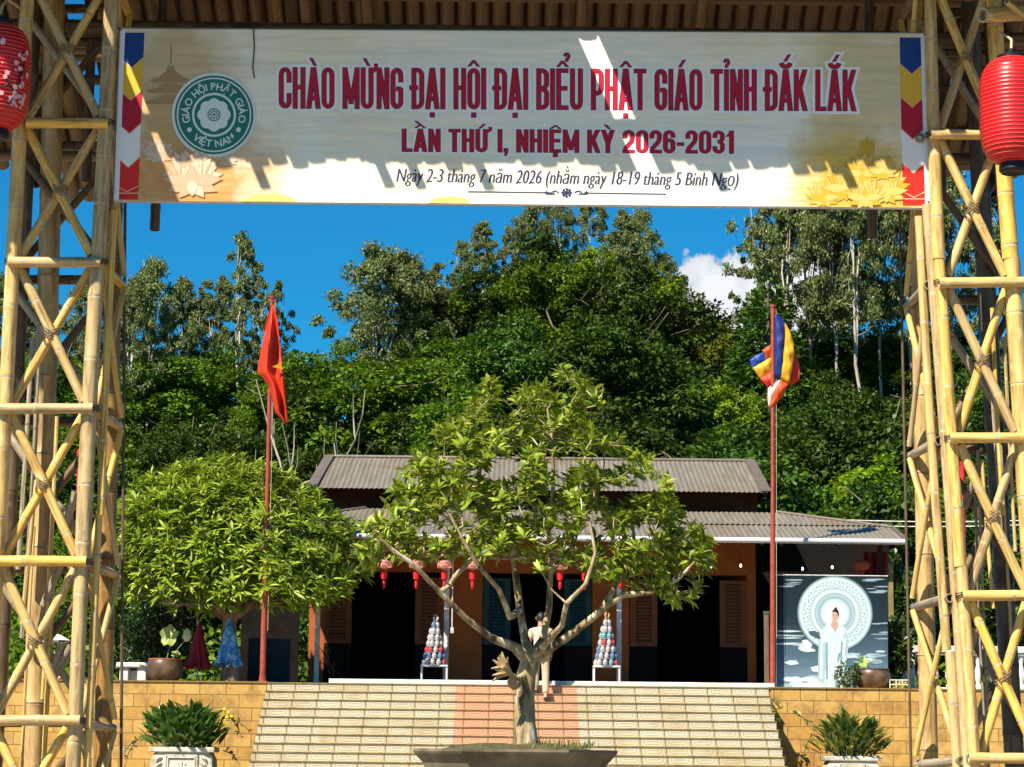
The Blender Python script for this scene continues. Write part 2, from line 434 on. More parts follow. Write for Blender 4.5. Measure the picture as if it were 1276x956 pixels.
    for i in range(4):
        xx = (rng.uniform(60, 100) if left else rng.uniform(1205, 1240)); y0 = rng.uniform(560, 860)
        bamboo('broken_slat', at(xx - 6, y0 + 50, YB - 0.1), at(xx + rng.uniform(8, 26), y0, YB - 0.18), 0.024, root, GREYB, gap=0.3, seg=8)
    tw = MB()
    for (y, xa, xb) in bars:
        ties(tw, at(inner(y), y, YF), (r_i + 0.007)); ties(tw, at(outer(y), y, YF), r_o + 0.007)
    tw.build('tie_wire', ROPE, root)
    bl = MB()
    if left: bl.ring_tube([at(148, 1340, YB + 0.02), at(156, 250, YB + 0.02)], 0.009, 8)
    else: bl.ring_tube([at(1143, 1340, YB + 0.02), at(1121, 255, YB + 0.02)], 0.008, 8)
    bl.build('conduit', CONDUIT, root, True)
    return root
tower(-1, 'bamboo lattice tower on the left of the gate, its upper bays in shade')
TWR = tower(1, 'bamboo lattice tower on the right of the gate, sunlit inner side, grey timber post inside')

# ---- gate roof: split-bamboo tiles on purlins and rafters
RIDGE_Y, EAVE_Y = 13.3, 12.165
def front_z(y): return 6.33 + 0.45 * (y - 12.2)
RZ = front_z(RIDGE_Y)
def back_z(y): return RZ - 0.5 * (y - RIDGE_Y)
roof = thing('bamboo_roof', (0, RIDGE_Y, RZ), 'dark roof of split bamboo tiles spanning the gate above the banner', 'gate roof')
tl = MB(); x = -4.6; k = 0
rr = random.Random(9)
def tile(mb, p0, p1, r, up):
    """half bamboo, alternately cup and cap"""
    p0, p1 = Vector(p0), Vector(p1); t = (p1 - p0).normalized(); sx = Vector((1, 0, 0)); n = sx.cross(t) * (1 if up else -1)
    if up and n.z < 0: n = -n
    if not up and n.z > 0: n = -n
    vs = []; K = 7
    for p in (p0, p1):
        for rad in (r, r * 0.86):
            for j in range(K):
                a = math.pi * j / (K - 1)
                vs.append(p + sx * math.cos(a) * rad + n * math.sin(a) * rad)
    fs = []
    for j in range(K - 1):
        fs += [(j, j + 1, 2 * K + j + 1, 2 * K + j), (K + j + 1, K + j, 3 * K + j, 3 * K + j + 1), (j + 1, j, K + j, K + j + 1), (2 * K + j, 2 * K + j + 1, 3 * K + j + 1, 3 * K + j)]
    mb.add(vs, fs)
SLIT = [(-0.05, 0.065, 12.54), ]                 # missing strip: lets the sun streak across the banner
while x < 4.6:
    up = k % 2 == 0
    ye = EAVE_Y + rr.uniform(-0.022, 0.02)
    if x < -2.80: ye = 11.83 + rr.uniform(-0.03, 0.03)
    skip = (-0.075 < x < 0.09)
    xx = x
    if -2.86 < x < -2.70: xx = x - 0.022 if x < -2.78 else x + 0.016
    y_top = RIDGE_Y - 0.02
    lift = 0.028 if up else 0.0
    if skip: ye = 12.55
    if -2.80 < x < -2.745: ye = 12.78
    tile(tl, (xx, y_top, front_z(y_top) + lift), (xx, ye, front_z(ye) + lift), 0.047, up)
    # back slope: uneven lower ends, a gap beside the left tower
    px = 638 + (x - 0.0) / 15.6 * FPX
    yb = 15.62 + rr.uniform(-0.12, 0.12)
    if 96 < px < 124: yb = 14.15 + rr.uniform(-0.05, 0.05)
    if 60 < px <= 96: yb = 16.0 + rr.uniform(-0.03, 0.03)
    if 124 <= px < 150: yb = 15.0
    if px < 20: yb = 15.7
    if 1168 < px < 1180: yb = 14.6
    tile(tl, (x, RIDGE_Y + 0.02, back_z(RIDGE_Y) + lift), (x, yb, back_z(yb) + lift), 0.047, up)
    x += 0.0555; k += 1
tl.build('bamboo_tiles', BAMD[0], roof)
ln_ = MB()                    # added unseen sheet under the tiles, stops light slipping between them
for (xa_, xb_, ya_) in ((-4.62, -2.815, 11.85), (-2.74, -0.07, EAVE_Y + 0.012), (0.07, 4.62, EAVE_Y + 0.012), (-0.07, 0.07, 12.56)):
    m_ = max(1, int((xb_ - xa_) / 0.06)); top_ = RIDGE_Y - 0.02
    for i in range(m_):
        xs0, xs1 = xa_ + (xb_ - xa_) * i / m_, xa_ + (xb_ - xa_) * (i + 1) / m_; e_ = ya_ + rr.uniform(-0.012, 0.012)
        ln_.quad((xs0, e_, front_z(e_) - 0.012), (xs1, e_, front_z(e_) - 0.012), (xs1, top_, front_z(top_) - 0.012), (xs0, top_, front_z(top_) - 0.012))
ln_.build('light_stop_sheet', BAMD[0], roof)
pu = MB()
for y in (12.32, 12.75, 13.2):
    pu.ring_tube([(-4.6, y, front_z(y) - 0.085), (4.6, y, front_z(y) - 0.085)], 0.032, 10)
for y in (13.6, 14.1, 14.62, 15.2, 15.5):
    pu.ring_tube([(-4.6, y, back_z(y) - 0.085), (4.6, y, back_z(y) - 0.085)], 0.034, 10)
pu.build('purlin', BAMD[0], roof, True)
rf = MB()
for i, px in enumerate((333, 489, 528, 612, 905, 1068)):
    p = at(px, 200, 13.05); xs = p.x - 0.85 * 0.95
    if -0.25 < xs < 0.25: continue
    rf.ring_tube([(xs, 12.125 - rr.uniform(0, 0.03), front_z(12.125) - 0.05), (xs, RIDGE_Y, RZ - 0.05)], 0.03, 8)
    rf.ring_tube([(xs, 15.5, back_z(15.5) - 0.15), (xs, RIDGE_Y, RZ - 0.15)], 0.036, 8)
rf.build('rafter', BAMD[0], roof, True)
rb = MB(); rb.ring_tube([(-4.7, RIDGE_Y, RZ + 0.07), (4.7, RIDGE_Y, RZ + 0.07)], 0.09, 12); rb.build('ridge_pole', BAMD[0], roof, True)
# tie beams that join the towers under the roof
for yy, zz, r_ in ((13.12, 6.08, 0.05), (13.55, 5.93, 0.055), (14.3, 6.05, 0.05)):
    bamboo('tie_beam', (-3.3, yy, zz), (3.3, yy, zz - 0.02), r_, roof, BAMD)
for sx in (-1, 1):
    for q in range(3):
        bamboo('strut', (sx * (2.05 + 0.42 * q), 13.7, 5.0), (sx * (2.25 + 0.40 * q), 14.6, 6.05), 0.035, roof, BAMD)
        bamboo('strut', (sx * (2.15 + 0.42 * q), 13.62, 4.7 + 0.3 * q), (sx * (2.15 + 0.42 * q), 13.62, 6.3), 0.03, roof, BAMD)
    for zz in (5.62, 5.86):
        bamboo('tie_beam', (sx * 2.0, 13.62, zz), (sx * 3.3, 13.62, zz), 0.032, roof, BAMD)

# ---- paper lanterns hung on the towers
def lantern_mat(name, col):
    mt, t, bs = newmat(name)
    c = t.nodes.new('ShaderNodeTexCoord'); n = noise_tex(t, 6, 4)
    L(t, ramp(t, n, [(0.3, tuple(v * 0.85 for v in col)), (0.7, col)]), bs.inputs['Base Color'])
    bs.inputs['Roughness'].default_value = 0.33; bs.inputs['Specular IOR Level'].default_value = 0.5
    tr = t.nodes.new('ShaderNodeBsdfTranslucent'); tr.inputs[0].default_value = (0.75, 0.03, 0.02, 1)
    mx = t.nodes.new('ShaderNodeMixShader'); mx.inputs[0].default_value = 0.2
    L(t, bs.outputs[0], mx.inputs[1]); L(t, tr.outputs[0], mx.inputs[2]); L(t, mx.outputs[0], t.nodes['Material Output'].inputs[0])
    return mt
LRED = lantern_mat('red_lantern_silk', (0.62, 0.008, 0.012))
LRIB = surf('lantern_wire', (0.75, 0.12, 0.10), 0.35, 0.1, 20, bumps=0, spec=0.7)
BLOSSOM = surf('blossom_print', (0.75, 0.42, 0.42), 0.6, 0.2, 40, bumps=0)
TWIG = surf('twig_print', (0.02, 0.008, 0.008), 0.6, bumps=0)
HEMP = surf('hemp_cord', (0.5, 0.38, 0.2), 0.8, 0.3, 60)
def big_lantern(px, py_top, py_bot, rpx, Y, label, blossoms):
    c = at(px, (py_top + py_bot) / 2, Y); top = at(px, py_top, Y).z; bot = at(px, py_bot, Y).z
    mpp = Y / FPX; Rr = rpx * mpp; H = top - bot
    root = thing('paper_lantern', (c.x, Y, top), label, 'lantern', 'red lanterns hung on the gate towers')
    nrib = 27; prof = []
    for i in range(nrib * 4 + 1):
        u = i / (nrib * 4); s = abs(2 * u - 1)
        r0 = Rr * (1 - s ** 4.2) ** 0.42 if s < 1 else 0
        r0 = max(r0, Rr * 0.42)
        wob = 0.016 * Rr * (abs(math.cos(u * nrib * math.pi)) ** 3)
        prof.append((r0 + wob, -u * H))
    mb = MB(); mb.lathe((c.x, Y, top), prof, 40); mb.build('shade', LRED, root, True)
    rib = MB()
    for i in range(1, nrib):
        u = i / nrib; s = abs(2 * u - 1); r0 = max(Rr * (1 - s ** 4.2) ** 0.42, Rr * 0.42) + 0.016 * Rr
        rib.ring_tube([(c.x + r0 * math.cos(a), Y + r0 * math.sin(a), top - u * H) for a in [j * 2 * math.pi / 40 for j in range(41)]], 0.0016, 5, cap=False)
    rib.build('wire_rib', LRIB, root, True)
    mb = MB(); mb.lathe((c.x, Y, top), [(0.02, 0.05), (0.03, 0.045), (0.03, 0.012), (Rr * 0.44, 0.008), (Rr * 0.44, -0.01)], 20); mb.build('top_cap', BLACK, root, True)
    mb = MB(); mb.lathe((c.x, Y, bot), [(Rr * 0.44, 0.012), (Rr * 0.46, -0.03), (Rr * 0.40, -0.045), (Rr * 0.3, -0.03), (0.02, -0.025)], 24); mb.build('bottom_cap', BLACK, root, True)
    mb = MB()
    mb.ring_tube([(c.x, Y, top + 0.045), (c.x + 0.008, Y + 0.02, top + 0.11), (c.x - 0.015, Y + 0.22, top + 0.22), (c.x + 0.02, Y + 0.58, top + 0.26)], 0.008, 8)
    mb.build('hanging_cord', HEMP, root, True)
    if blossoms:
        bl = MB(); tw = MB(); q = random.Random(3)
        def onl(ang, u, off=0.004):
            s = abs(2 * u - 1); r0 = max(Rr * (1 - s ** 4.2) ** 0.42, Rr * 0.42) + 0.018 * Rr + off
            return Vector((c.x + r0 * math.cos(ang), Y + r0 * math.sin(ang), top - u * H)), Vector((math.cos(ang), math.sin(ang), 0))
        for pts in (((-0.95, 0.80), (-0.75, 0.70), (-0.62, 0.55), (-0.58, 0.38)), ((-0.75, 0.70), (-1.0, 0.62), (-1.25, 0.5)), ((-0.62, 0.55), (-0.45, 0.45), (-0.5, 0.28)), ((-1.0, 0.62), (-1.1, 0.66), (-1.35, 0.66))):
            tw.ring_tube([onl(a, u, 0.002)[0] for a, u in pts], [0.011 if pts[0][1] > 0.75 else 0.004] + [0.005] * (len(pts) - 2) + [0.002], 6)
        for i in range(46):
            a = q.uniform(-1.6, -0.3); u = q.uniform(0.22, 0.82)
            if q.random() < 0.5: a = q.uniform(-0.85, -0.35)
            p, n = onl(a, u); sx = n.cross(Vector((0, 0, 1))); sz = Vector((0, 0, 1)); R0 = q.choice((0.006, 0.009, 0.014, 0.016))
            pts = []
            for j in range(20):
                an = j * 2 * math.pi / 20; rad = R0 * (0.72 + 0.28 * abs(math.cos(an * 2.5)))
                pts.append(p + (sx * math.cos(an) + sz * math.sin(an)) * rad)
            bl.prism(pts, n * 0.002)
        tw.build('branch_print', TWIG, root); bl.build('blossom_print', BLOSSOM, root)
    return root
big_lantern(-4, 30, 164, 42, 12.55, 'red paper lantern with plum blossom print, half in shade on left tower', True)
big_lantern(1262, 72, 206, 42, 12.55, 'plain red ribbed paper lantern in full sun on right tower', False)
bamboo('log', at(1224, 19, 12.75), at(1300, 15, 13.05), 0.045, TWR, BAM)
bamboo('brace', at(1254, 2, 12.72), at(1300, 40, 12.92), 0.02, TWR, BAM)
# ================================================================== the banner
BY = 13.05
def bn(px, py, out=0.0):
    p = at(px, py, BY); p.y -= out; return p
def flat(name, col, rough=0.5, spec=0.3): return surf(name, col, rough, 0.03, 3, bumps=0, spec=spec)
mt, t, bs = newmat('banner_vinyl')
c = noise_tex(t, 1.1, 4, 0.55); c2 = noise_tex(t, 7, 5, 0.6)
L(t, ramp(t, mth(t, 'ADD', mth(t, 'MULTIPLY', c, 0.75), mth(t, 'MULTIPLY', c2, 0.25)),
   [(0.33, (0.80, 0.65, 0.36)), (0.41, (0.82, 0.73, 0.52)), (0.5, (0.83, 0.78, 0.63)), (0.7, (0.84, 0.80, 0.69))]), bs.inputs['Base Color'])
tcn = t.nodes.new('ShaderNodeTexCoord'); wn = noise_tex(t, 2.6, 6, 0.65)
cur = bs.inputs['Base Color'].links[0].from_socket
for (wx, wz, wr, wc, wk) in ((-1.93, 0.10, 0.66, (0.58, 0.29, 0.08), 1.0), (-2.02, 0.72, 0.55, (0.50, 0.33, 0.12), 0.8), (1.95, 0.12, 0.60, (0.62, 0.42, 0.06), 1.0), (2.0, 0.78, 0.55, (0.58, 0.44, 0.17), 0.75), (-1.2, 0.95, 0.45, (0.76, 0.64, 0.38), 0.4)):
    dn = t.nodes.new('ShaderNodeVectorMath'); dn.operation = 'DISTANCE'; dn.inputs[1].default_value = (wx, 0, wz); L(t, tcn.outputs['Object'], dn.inputs[0])
    f_ = mth(t, 'ADD', mth(t, 'SUBTRACT', 1.0, mth(t, 'DIVIDE', dn.outputs['Value'], wr)), mth(t, 'MULTIPLY', mth(t, 'SUBTRACT', wn, 0.5), 1.3))
    cur = mixc(t, ramp(t, f_, [(0.08, (0, 0, 0)), (0.6, (wk, wk, wk))]), cur, wc)
L(t, cur, bs.inputs['Base Color'])
bs.inputs['Roughness'].default_value = 0.5
wv = noise_tex(t, 3, 2, 0.5, stretch=(0.5, 1, 3)); bump(t, bs, wv, 0.45, 0.04)
VINYL = mt
VBACK = flat('banner_back', (0.72, 0.71, 0.68))
P_RED = flat('print_crimson', (0.44, 0.006, 0.022)); P_HALO = flat('print_white_halo', (0.83, 0.81, 0.76))
P_NAVY = flat('print_navy_ink', (0.035, 0.035, 0.10)); P_GREEN = flat('print_green', (0.02, 0.16, 0.125))
P_GREY = flat('print_pale_green', (0.66, 0.72, 0.66)); P_BLUE = flat('print_blue', (0.012, 0.04, 0.20))
P_YEL = flat('print_yellow', (0.72, 0.42, 0.03)); P_WHITE = flat('print_white', (0.80, 0.79, 0.80))
P_ORED = flat('print_red', (0.66, 0.02, 0.012)); P_GOLD = flat('print_gold_line', (0.75, 0.45, 0.2))
P_OUT = flat('print_dark_outline', (0.06, 0.015, 0.09))
P_SEPIA = flat('print_sepia', (0.38, 0.23, 0.09)); P_SEPIA2 = flat('print_sepia_pale', (0.50, 0.34, 0.16))
LOT_P = [flat('petal_peach', (0.56, 0.38, 0.24)), flat('petal_cream', (0.64, 0.52, 0.38)), flat('petal_orange', (0.54, 0.32, 0.17)), flat('petal_edge', (0.50, 0.24, 0.10))]
LOT_Y = [flat('petal_yellow', (0.56, 0.36, 0.03)), flat('petal_pale_yellow', (0.60, 0.46, 0.13)), flat('petal_amber', (0.55, 0.32, 0.03)), flat('petal_ochre_edge', (0.46, 0.24, 0.02))]
TINTED = flat('print_pale_yellow_arc', (0.66, 0.50, 0.15))
FRAME = surf('banner_frame_steel', (0.42, 0.41, 0.40), 0.45, 0.2, 20, 0.5)

def text_mesh(s, sx=1.0, off=0.0, vk=1.0, shear=0.0):
    """text outline as a flat mesh in em units (vertices, faces, x0, x1); off thickens strokes, vk>1 less so vertically"""
    fc = bpy.data.curves.new('t', 'FONT'); fc.body = s; fc.size = 1.0; fc.resolution_u = 3; fc.shear = shear
    fo = bpy.data.objects.new('t', fc); COL.objects.link(fo)
    dg = bpy.context.evaluated_depsgraph_get(); dg.update()
    cv = fo.evaluated_get(dg).to_curve(dg).copy()
    for sp in cv.splines:
        for p in sp.bezier_points:
            p.handle_left_type = 'FREE'; p.handle_right_type = 'FREE'
        for p in sp.bezier_points:
            for q in ('co', 'handle_left', 'handle_right'):
                v = getattr(p, q).copy(); v.x *= sx; v.y *= vk; setattr(p, q, v)
        for p in sp.points: p.co = (p.co.x * sx, p.co.y * vk, 0, p.co.w)
    cv.dimensions = '2D'; cv.fill_mode = 'BOTH'; cv.offset = off; cv.resolution_u = 3
    co = bpy.data.objects.new('c', cv); COL.objects.link(co); dg.update()
    dg = bpy.context.evaluated_depsgraph_get()
    me = bpy.data.meshes.new_from_object(co.evaluated_get(dg))
    vs = [(v.co.x, v.co.y / vk) for v in me.vertices]; fs = [tuple(p.vertices) for p in me.polygons]
    bpy.data.objects.remove(co); bpy.data.objects.remove(fo); bpy.data.meshes.remove(me); bpy.data.curves.remove(cv); bpy.data.curves.remove(fc)
    return vs, fs
CAP = 0.727
def put_text(mb, s, x0, x1, base0, cap, slope, out, sx=1.0, off=0.0, vk=1.0, shear=0.0, mi=0, grow=0.0):
    """fit between pixels x0..x1, baseline base0 at x0, capital height cap"""
    vs, fs = text_mesh(s, sx, off, vk, shear)
    hv, _ = text_mesh('H', sx, off, vk); h0 = min(v[1] for v in hv); h1 = max(v[1] for v in hv)
    a = min(v[0] for v in vs); b = max(v[0] for v in vs)
    kx = (x1 - x0) / (b - a); ky = cap / (h1 - h0)
    if grow:
        v2, fs = text_mesh(s, sx, off + grow, vk, shear); vs = v2
    o = [bn(x0 + (v[0] - a) * kx, base0 + slope * ((v[0] - a) * kx) - (v[1] - h0) * ky, out) for v in vs]
    mb.add(o, [f[::-1] if False else f for f in fs], mi)

ban = thing('banner', bn(651, 255), 'long cream banner with crimson lettering stretched across the gate', 'banner')
TL_, TR_, BR_, BL_ = (150, 36), (1153, 42), (1159, 259), (142, 250)
def bil(u, v): 
    x = (TL_[0] * (1 - u) + TR_[0] * u) * (1 - v) + (BL_[0] * (1 - u) + BR_[0] * u) * v
    y = (TL_[1] * (1 - u) + TR_[1] * u) * (1 - v) + (BL_[1] * (1 - u) + BR_[1] * u) * v
    return x, y
mb = MB(); 
for i in range(40):
    q = [bn(*bil(i / 40, 0)), bn(*bil((i + 1) / 40, 0)), bn(*bil((i + 1) / 40, 1)), bn(*bil(i / 40, 1))]
    mb.poly(q[::-1])
mb.build('sheet', VINYL, ban)
mb = MB(); mb.prism([bn(*bil(0, 0), -0.004), bn(*bil(1, 0), -0.004), bn(*bil(1, 1), -0.004), bn(*bil(0, 1), -0.004)], (0, 0.004, 0)); mb.build('backing', VBACK, ban)
mb = MB()
for (a, b) in (((0, 0), (1, 0)), ((1, 0), (1, 1)), ((1, 1), (0, 1)), ((0, 1), (0, 0))):
    p, q = bn(*bil(*a), -0.012), bn(*bil(*b), -0.012)
    mb.ring_tube([p, q], 0.011, 8)
mb.build('frame', FRAME, ban)
for u in (0.0, 1.0):        # white hems at both ends
    mb = MB()
    e = 0.006
    a0, a1 = (u, u + e) if u == 0 else (u - e, u)
    mb.prism([bn(*bil(a0, 0), 0.002), bn(*bil(a1, 0), 0.002), bn(*bil(a1, 1), 0.002), bn(*bil(a0, 1), 0.002)], (0, -0.002, 0))
    mb.build('hem', P_WHITE, ban)

# writing
H1 = 'CHÀO MỪNG ĐẠI HỘI ĐẠI BIỂU PHẬT GIÁO TỈNH ĐẮK LẮK'
H2 = 'LẦN THỨ I, NHIỆM KỲ 2026-2031'
H3 = 'Ngày 2-3 tháng 7 năm 2026 (nhằm ngày 18-19 tháng 5 Bính Ngọ)'

class Glyphs:
    """condensed gothic capitals drawn as strokes: heights in units of the capital height, tv/th = stem and bar weight"""
    def __init__(s, ws, tv, th): s.ws, s.tv, s.th = ws, tv, th
    def letter(s, ch):
        ws, tv, th = s.ws, s.tv, s.th; h = th / 2; v = tv / 2
        W = {'M': 1.36, 'I': tv / ws, 'L': 0.86, 'T': 0.98, 'Â': 1.1, 'A': 1.1, 'K': 1.05, 'Y': 1.08, '1': 0.62, '-': 0.6, ',': tv / ws, 'Đ': 1.0}.get(ch, 1.0) * ws
        l, r, t, b = v, W - v, 1 - h, h; P = []; mid = 0.52
        def arc(cx, cy, rx, ry, a0, a1, n=7): return [(cx + rx * math.cos(R(a0 + (a1 - a0) * i / n)), cy + ry * math.sin(R(a0 + (a1 - a0) * i / n))) for i in range(n + 1)]
        rx, ry = (r - l) / 2, min(0.15, (r - l) * 0.62)
        m = (l + r) / 2
        top = lambda yc: arc(m, yc, rx, ry, 180, 0); bot = lambda yc: arc(m, yc, rx, ry, 0, -180)
        pth = lambda p, closed=False: P.append(('p', p, closed)); dg = lambda x0, y0, x1, y1, w=None: P.append(('d', x0, y0, x1, y1, w or tv * 1.04))
        bar = lambda x0, x1, y: P.append(('b', x0, x1, y - h, y + h)); stem = lambda x, y0=0, y1=1: P.append(('b', x - v, x + v, y0, y1))
        def bowl(y0, y1, rr=None): 
            q = min(rx * 1.25, (y1 - y0) / 2); rr = rr or q
            return [(l, y1), (r - q, y1)] + arc(r - q, y1 - q, q, q, 90, 0)[1:] + [(r, y0 + q)] + arc(r - q, y0 + q, q, q, 0, -90)[1:] + [(l, y0)]
        if ch in 'O0': pth(top(t - ry) + bot(b + ry), True)
        elif ch == 'C': pth([(r, 0.64)] + top(t - ry)[::-1] + bot(b + ry)[::-1] + [(r, 0.36)])
        elif ch == 'G': pth([(r, 0.66)] + top(t - ry)[::-1] + bot(b + ry)[::-1] + [(r, 0.5)]); bar(m - 0.01, r, 0.49)
        elif ch in 'DĐ':
            pth(bowl(b, t)); stem(l)
            if ch == 'Đ': bar(-0.055, m + 0.0, mid)
        elif ch == 'B': pth(bowl(mid, t)); pth(bowl(b, mid - 0.02)); stem(l)
        elif ch == 'P': pth(bowl(0.40, t)); stem(l)
        elif ch == 'H': stem(l); stem(r); bar(l, r, mid)
        elif ch == 'I': stem(v)
        elif ch == 'K': stem(l); dg(l + tv * .3, 0.36, r - 0.0, 1); dg(m - 0.02, 0.55, r + 0.01, 0)
        elif ch == 'L': stem(l); bar(l, W, b)
        elif ch == 'E': stem(l); bar(l, W * 0.96, b); bar(l, W * 0.96, t); bar(l, W * 0.88, mid)
        elif ch == 'M': stem(l); stem(r); dg(l + 0.0, 1, m, 0.12, tv * .9); dg(r - 0.0, 1, m, 0.12, tv * .9)
        elif ch == 'N': stem(l); stem(r); dg(l, 1, r, 0, tv * .95)
        elif ch == 'T': bar(0, W, t); stem(m)
        elif ch == 'U': pth([(l, 1)] + [(x, y) for x, y in bot(b + ry)[::-1]] + [(r, 1)])
        elif ch == 'Y': dg(v * .9, 1, m, 0.42); dg(W - v * .9, 1, m, 0.42); stem(m, 0, 0.46)
        elif ch == 'A': dg(v * .95, 0, m - 0.005, 1); dg(W - v * .95, 0, m + 0.005, 1); bar(v + tv * .3, W - v - tv * .3, 0.25)
        elif ch == '2': pth([(l, 0.66)] + top(t - ry) + [(r, 0.66), (m + rx * .75, 0.5), (l + rx * .25, 0.22), (l, 0.08)]); bar(0, W, b)
        elif ch == '3': pth([(l, 0.70)] + top(t - ry) + [(r, 0.64), (m + rx * .5, 0.53), (m - rx * .2, 0.52)]); pth([(m - rx * .2, 0.52), (m + rx * .5, 0.51), (r, 0.40)] + bot(b + ry) + [(l, 0.30)])
        elif ch == '6': pth([(r, 0.70)] + top(t - ry)[::-1] + bot(b + ry)[::-1] + [(r, 0.44)] + arc(m, 0.44, rx, ry * .9, 0, 180))
        elif ch == '1': stem(W - v); dg(W - v * 1.2, 0.93, v * .8, 0.76, tv * .9)
        elif ch == '-': bar(0.01, W - 0.01, 0.40)
        elif ch == ',': P.append(('b', 0, tv, 0, tv * 0.95)); dg(tv * .7, 0.02, tv * .35, -0.15, tv * .5)
        return W, P
    def marks(s, base, ms, W):
        v, tv, th = s.tv / 2, s.tv, s.th; c = W / 2; P = []; d = tv * 0.62; y = 1.06
        dg = lambda x0, y0, x1, y1, w=d: P.append(('d', x0, y0, x1, y1, w))
        e = 0.115 * s.ws / 0.31; up = 0
        for k in ms:
            if k == '^': dg(c - e, y, c, y + 0.13); dg(c + e, y, c, y + 0.13); up = 1
            if k == 'u': P.append(('p', [(c + e * math.cos(R(a_)), y + 0.11 + 0.09 * math.sin(R(a_))) for a_ in range(185, 356, 17)], False)); up = 2
        for k in ms:
            if k == '`': (dg(c + e * .35, y + (0.0 if not up else 0.1), c - e * .55, y + 0.17 + (0.0 if not up else 0.14)) if not up else dg(c - e * .2, y + 0.16, c - e * 1.0, y + 0.29))
            if k == "'": (dg(c - e * .35, y, c + e * .6, y + 0.17) if not up else dg(c - e * .1, y + 0.16, c + e * .75, y + 0.31))
            if k == '?':
                x0, y0 = (c, y) if not up else (c + e * .95, y + 0.13)
                P.append(('p', [(x0 - e * .5, y0 + 0.13), (x0 - e * .2, y0 + 0.18), (x0 + e * .25, y0 + 0.18), (x0 + e * .5, y0 + 0.13), (x0 + e * .3, y0 + 0.07), (x0, y0 + 0.05), (x0, y0 - 0.0)], False, 0.6))
            if k == '.': P.append(('b', c - v * 1.05, c + v * 1.05, -0.20, -0.20 + tv * 0.95))
            if k == '+': P.append(('p', [(W - v, 0.93), (W + tv * .25, 0.93), (W + tv * .75, 1.0), (W + tv * .7, 1.1)], False, 0.75))
        return P
    def layout(s, txt, gap, space):
        import unicodedata
        x = 0; out = []; cmb = {'\u0302': '^', '\u0306': 'u', '\u0300': '`', '\u0301': "'", '\u0309': '?', '\u0323': '.', '\u031b': '+'}
        for ch in txt:
            if ch == ' ': x += space; continue
            dcp = unicodedata.normalize('NFD', ch); W, P = s.letter(dcp[0]); P = P + s.marks(dcp[0], [cmb[q_] for q_ in dcp[1:] if q_ in cmb], W)
            out.append((x, P)); x += W + gap + (s.tv * .5 if '\u031b' in dcp else 0)
        return out, x - gap
    def draw(s, mb, txt, x0, x1, base0, cap, slope, out, gap, space, e=0.0):
        lay, tot = s.layout(txt, gap, space); kx = (x1 - x0) / tot; ky = cap; ex = e * ky / kx; cnt = 0
        def T(x, y, z): px = x0 + x * kx; return bn(px, base0 + slope * (px - x0) - y * ky, z)
        for X, P in lay:
            for p in P:
                z = out + ((cnt * 7) % 97) * 0.000011; cnt += 1
                if p[0] == 'b': _, a_, b_, c_, d_ = p; mb.poly([T(X + a_ - ex, c_ - e, z), T(X + b_ + ex, c_ - e, z), T(X + b_ + ex, d_ + e, z), T(X + a_ - ex, d_ + e, z)])
                elif p[0] == 'd':
                    _, xa, ya, xb, yb, w = p
                    if ya > yb: xa, ya, xb, yb = xb, yb, xa, ya
                    k_ = (xb - xa) / max(1e-6, yb - ya); xa -= k_ * e; xb += k_ * e; ya -= e; yb += e; hw = w / 2 + ex * 1.1
                    mb.poly([T(X + xa - hw, ya, z), T(X + xa + hw, ya, z), T(X + xb + hw, yb, z), T(X + xb - hw, yb, z)])
                else:
                    pts, closed = p[1], p[2]; f = p[3] if len(p) > 3 else 1.0; n = len(pts); L_, R_ = [], []
                    pts = [q_ for i, q_ in enumerate(pts) if i == 0 or abs(q_[0] - pts[i - 1][0]) + abs(q_[1] - pts[i - 1][1]) > 1e-6]; n = len(pts)
                    for i in range(n):
                        a_ = pts[(i - 1) % n] if (closed or i) else pts[i]; b_ = pts[(i + 1) % n] if (closed or i < n - 1) else pts[i]
                        dx, dy = b_[0] - a_[0], b_[1] - a_[1]; ln = math.hypot(dx, dy) or 1; dx /= ln; dy /= ln; nx, ny = -dy, dx
                        hx_, hy_ = s.tv / 2 * f + ex, s.th / 2 * f + e; q_ = pts[i]
                        if not closed and i in (0, n - 1):
                            sg = -1 if i == 0 else 1; q_ = (q_[0] + dx * sg * ex, q_[1] + dy * sg * e)
                        L_.append((q_[0] + nx * hx_, q_[1] + ny * hy_)); R_.append((q_[0] - nx * hx_, q_[1] - ny * hy_))
                    for i in range(n if closed else n - 1):
                        j = (i + 1) % n; z = out + ((cnt * 7) % 97) * 0.000011; cnt += 1; mb.poly([T(X + L_[i][0], L_[i][1], z), T(X + L_[j][0], L_[j][1], z), T(X + R_[j][0], R_[j][1], z), T(X + R_[i][0], R_[i][1], z)])
G1 = Glyphs(0.312, 0.106, 0.088); G2 = Glyphs(0.47, 0.165, 0.125)
for nm, e, o_, mt_ in (('headline_halo', 0.085, 0.0012, P_HALO), ('headline_outline', 0.014, 0.0024, P_OUT), ('headline', 0.0, 0.0036, P_RED)):
    mb = MB(); G1.draw(mb, H1, 348, 1066, 135, 50.5, 0.0047, o_, 0.052, 0.185, e); mb.build(nm, mt_, ban)
for nm, e, o_, mt_ in (('subtitle_halo', 0.11, 0.0012, P_HALO), ('subtitle_outline', 0.02, 0.0024, P_OUT), ('subtitle', 0.0, 0.0036, P_RED)):
    mb = MB(); G2.draw(mb, H2, 501, 914, 189, 28, 0.0060, o_, 0.075, 0.27, e); mb.build(nm, mt_, ban)
mb = MB()
for k_, dx_ in enumerate((-0.42, 0.0, 0.42)): put_text(mb, H3, 494 + dx_, 920 + dx_, 226, 15.8, 0.0135, 0.0022 + 0.0001 * k_, sx=0.80, off=-0.003, vk=0.16, shear=0.28)
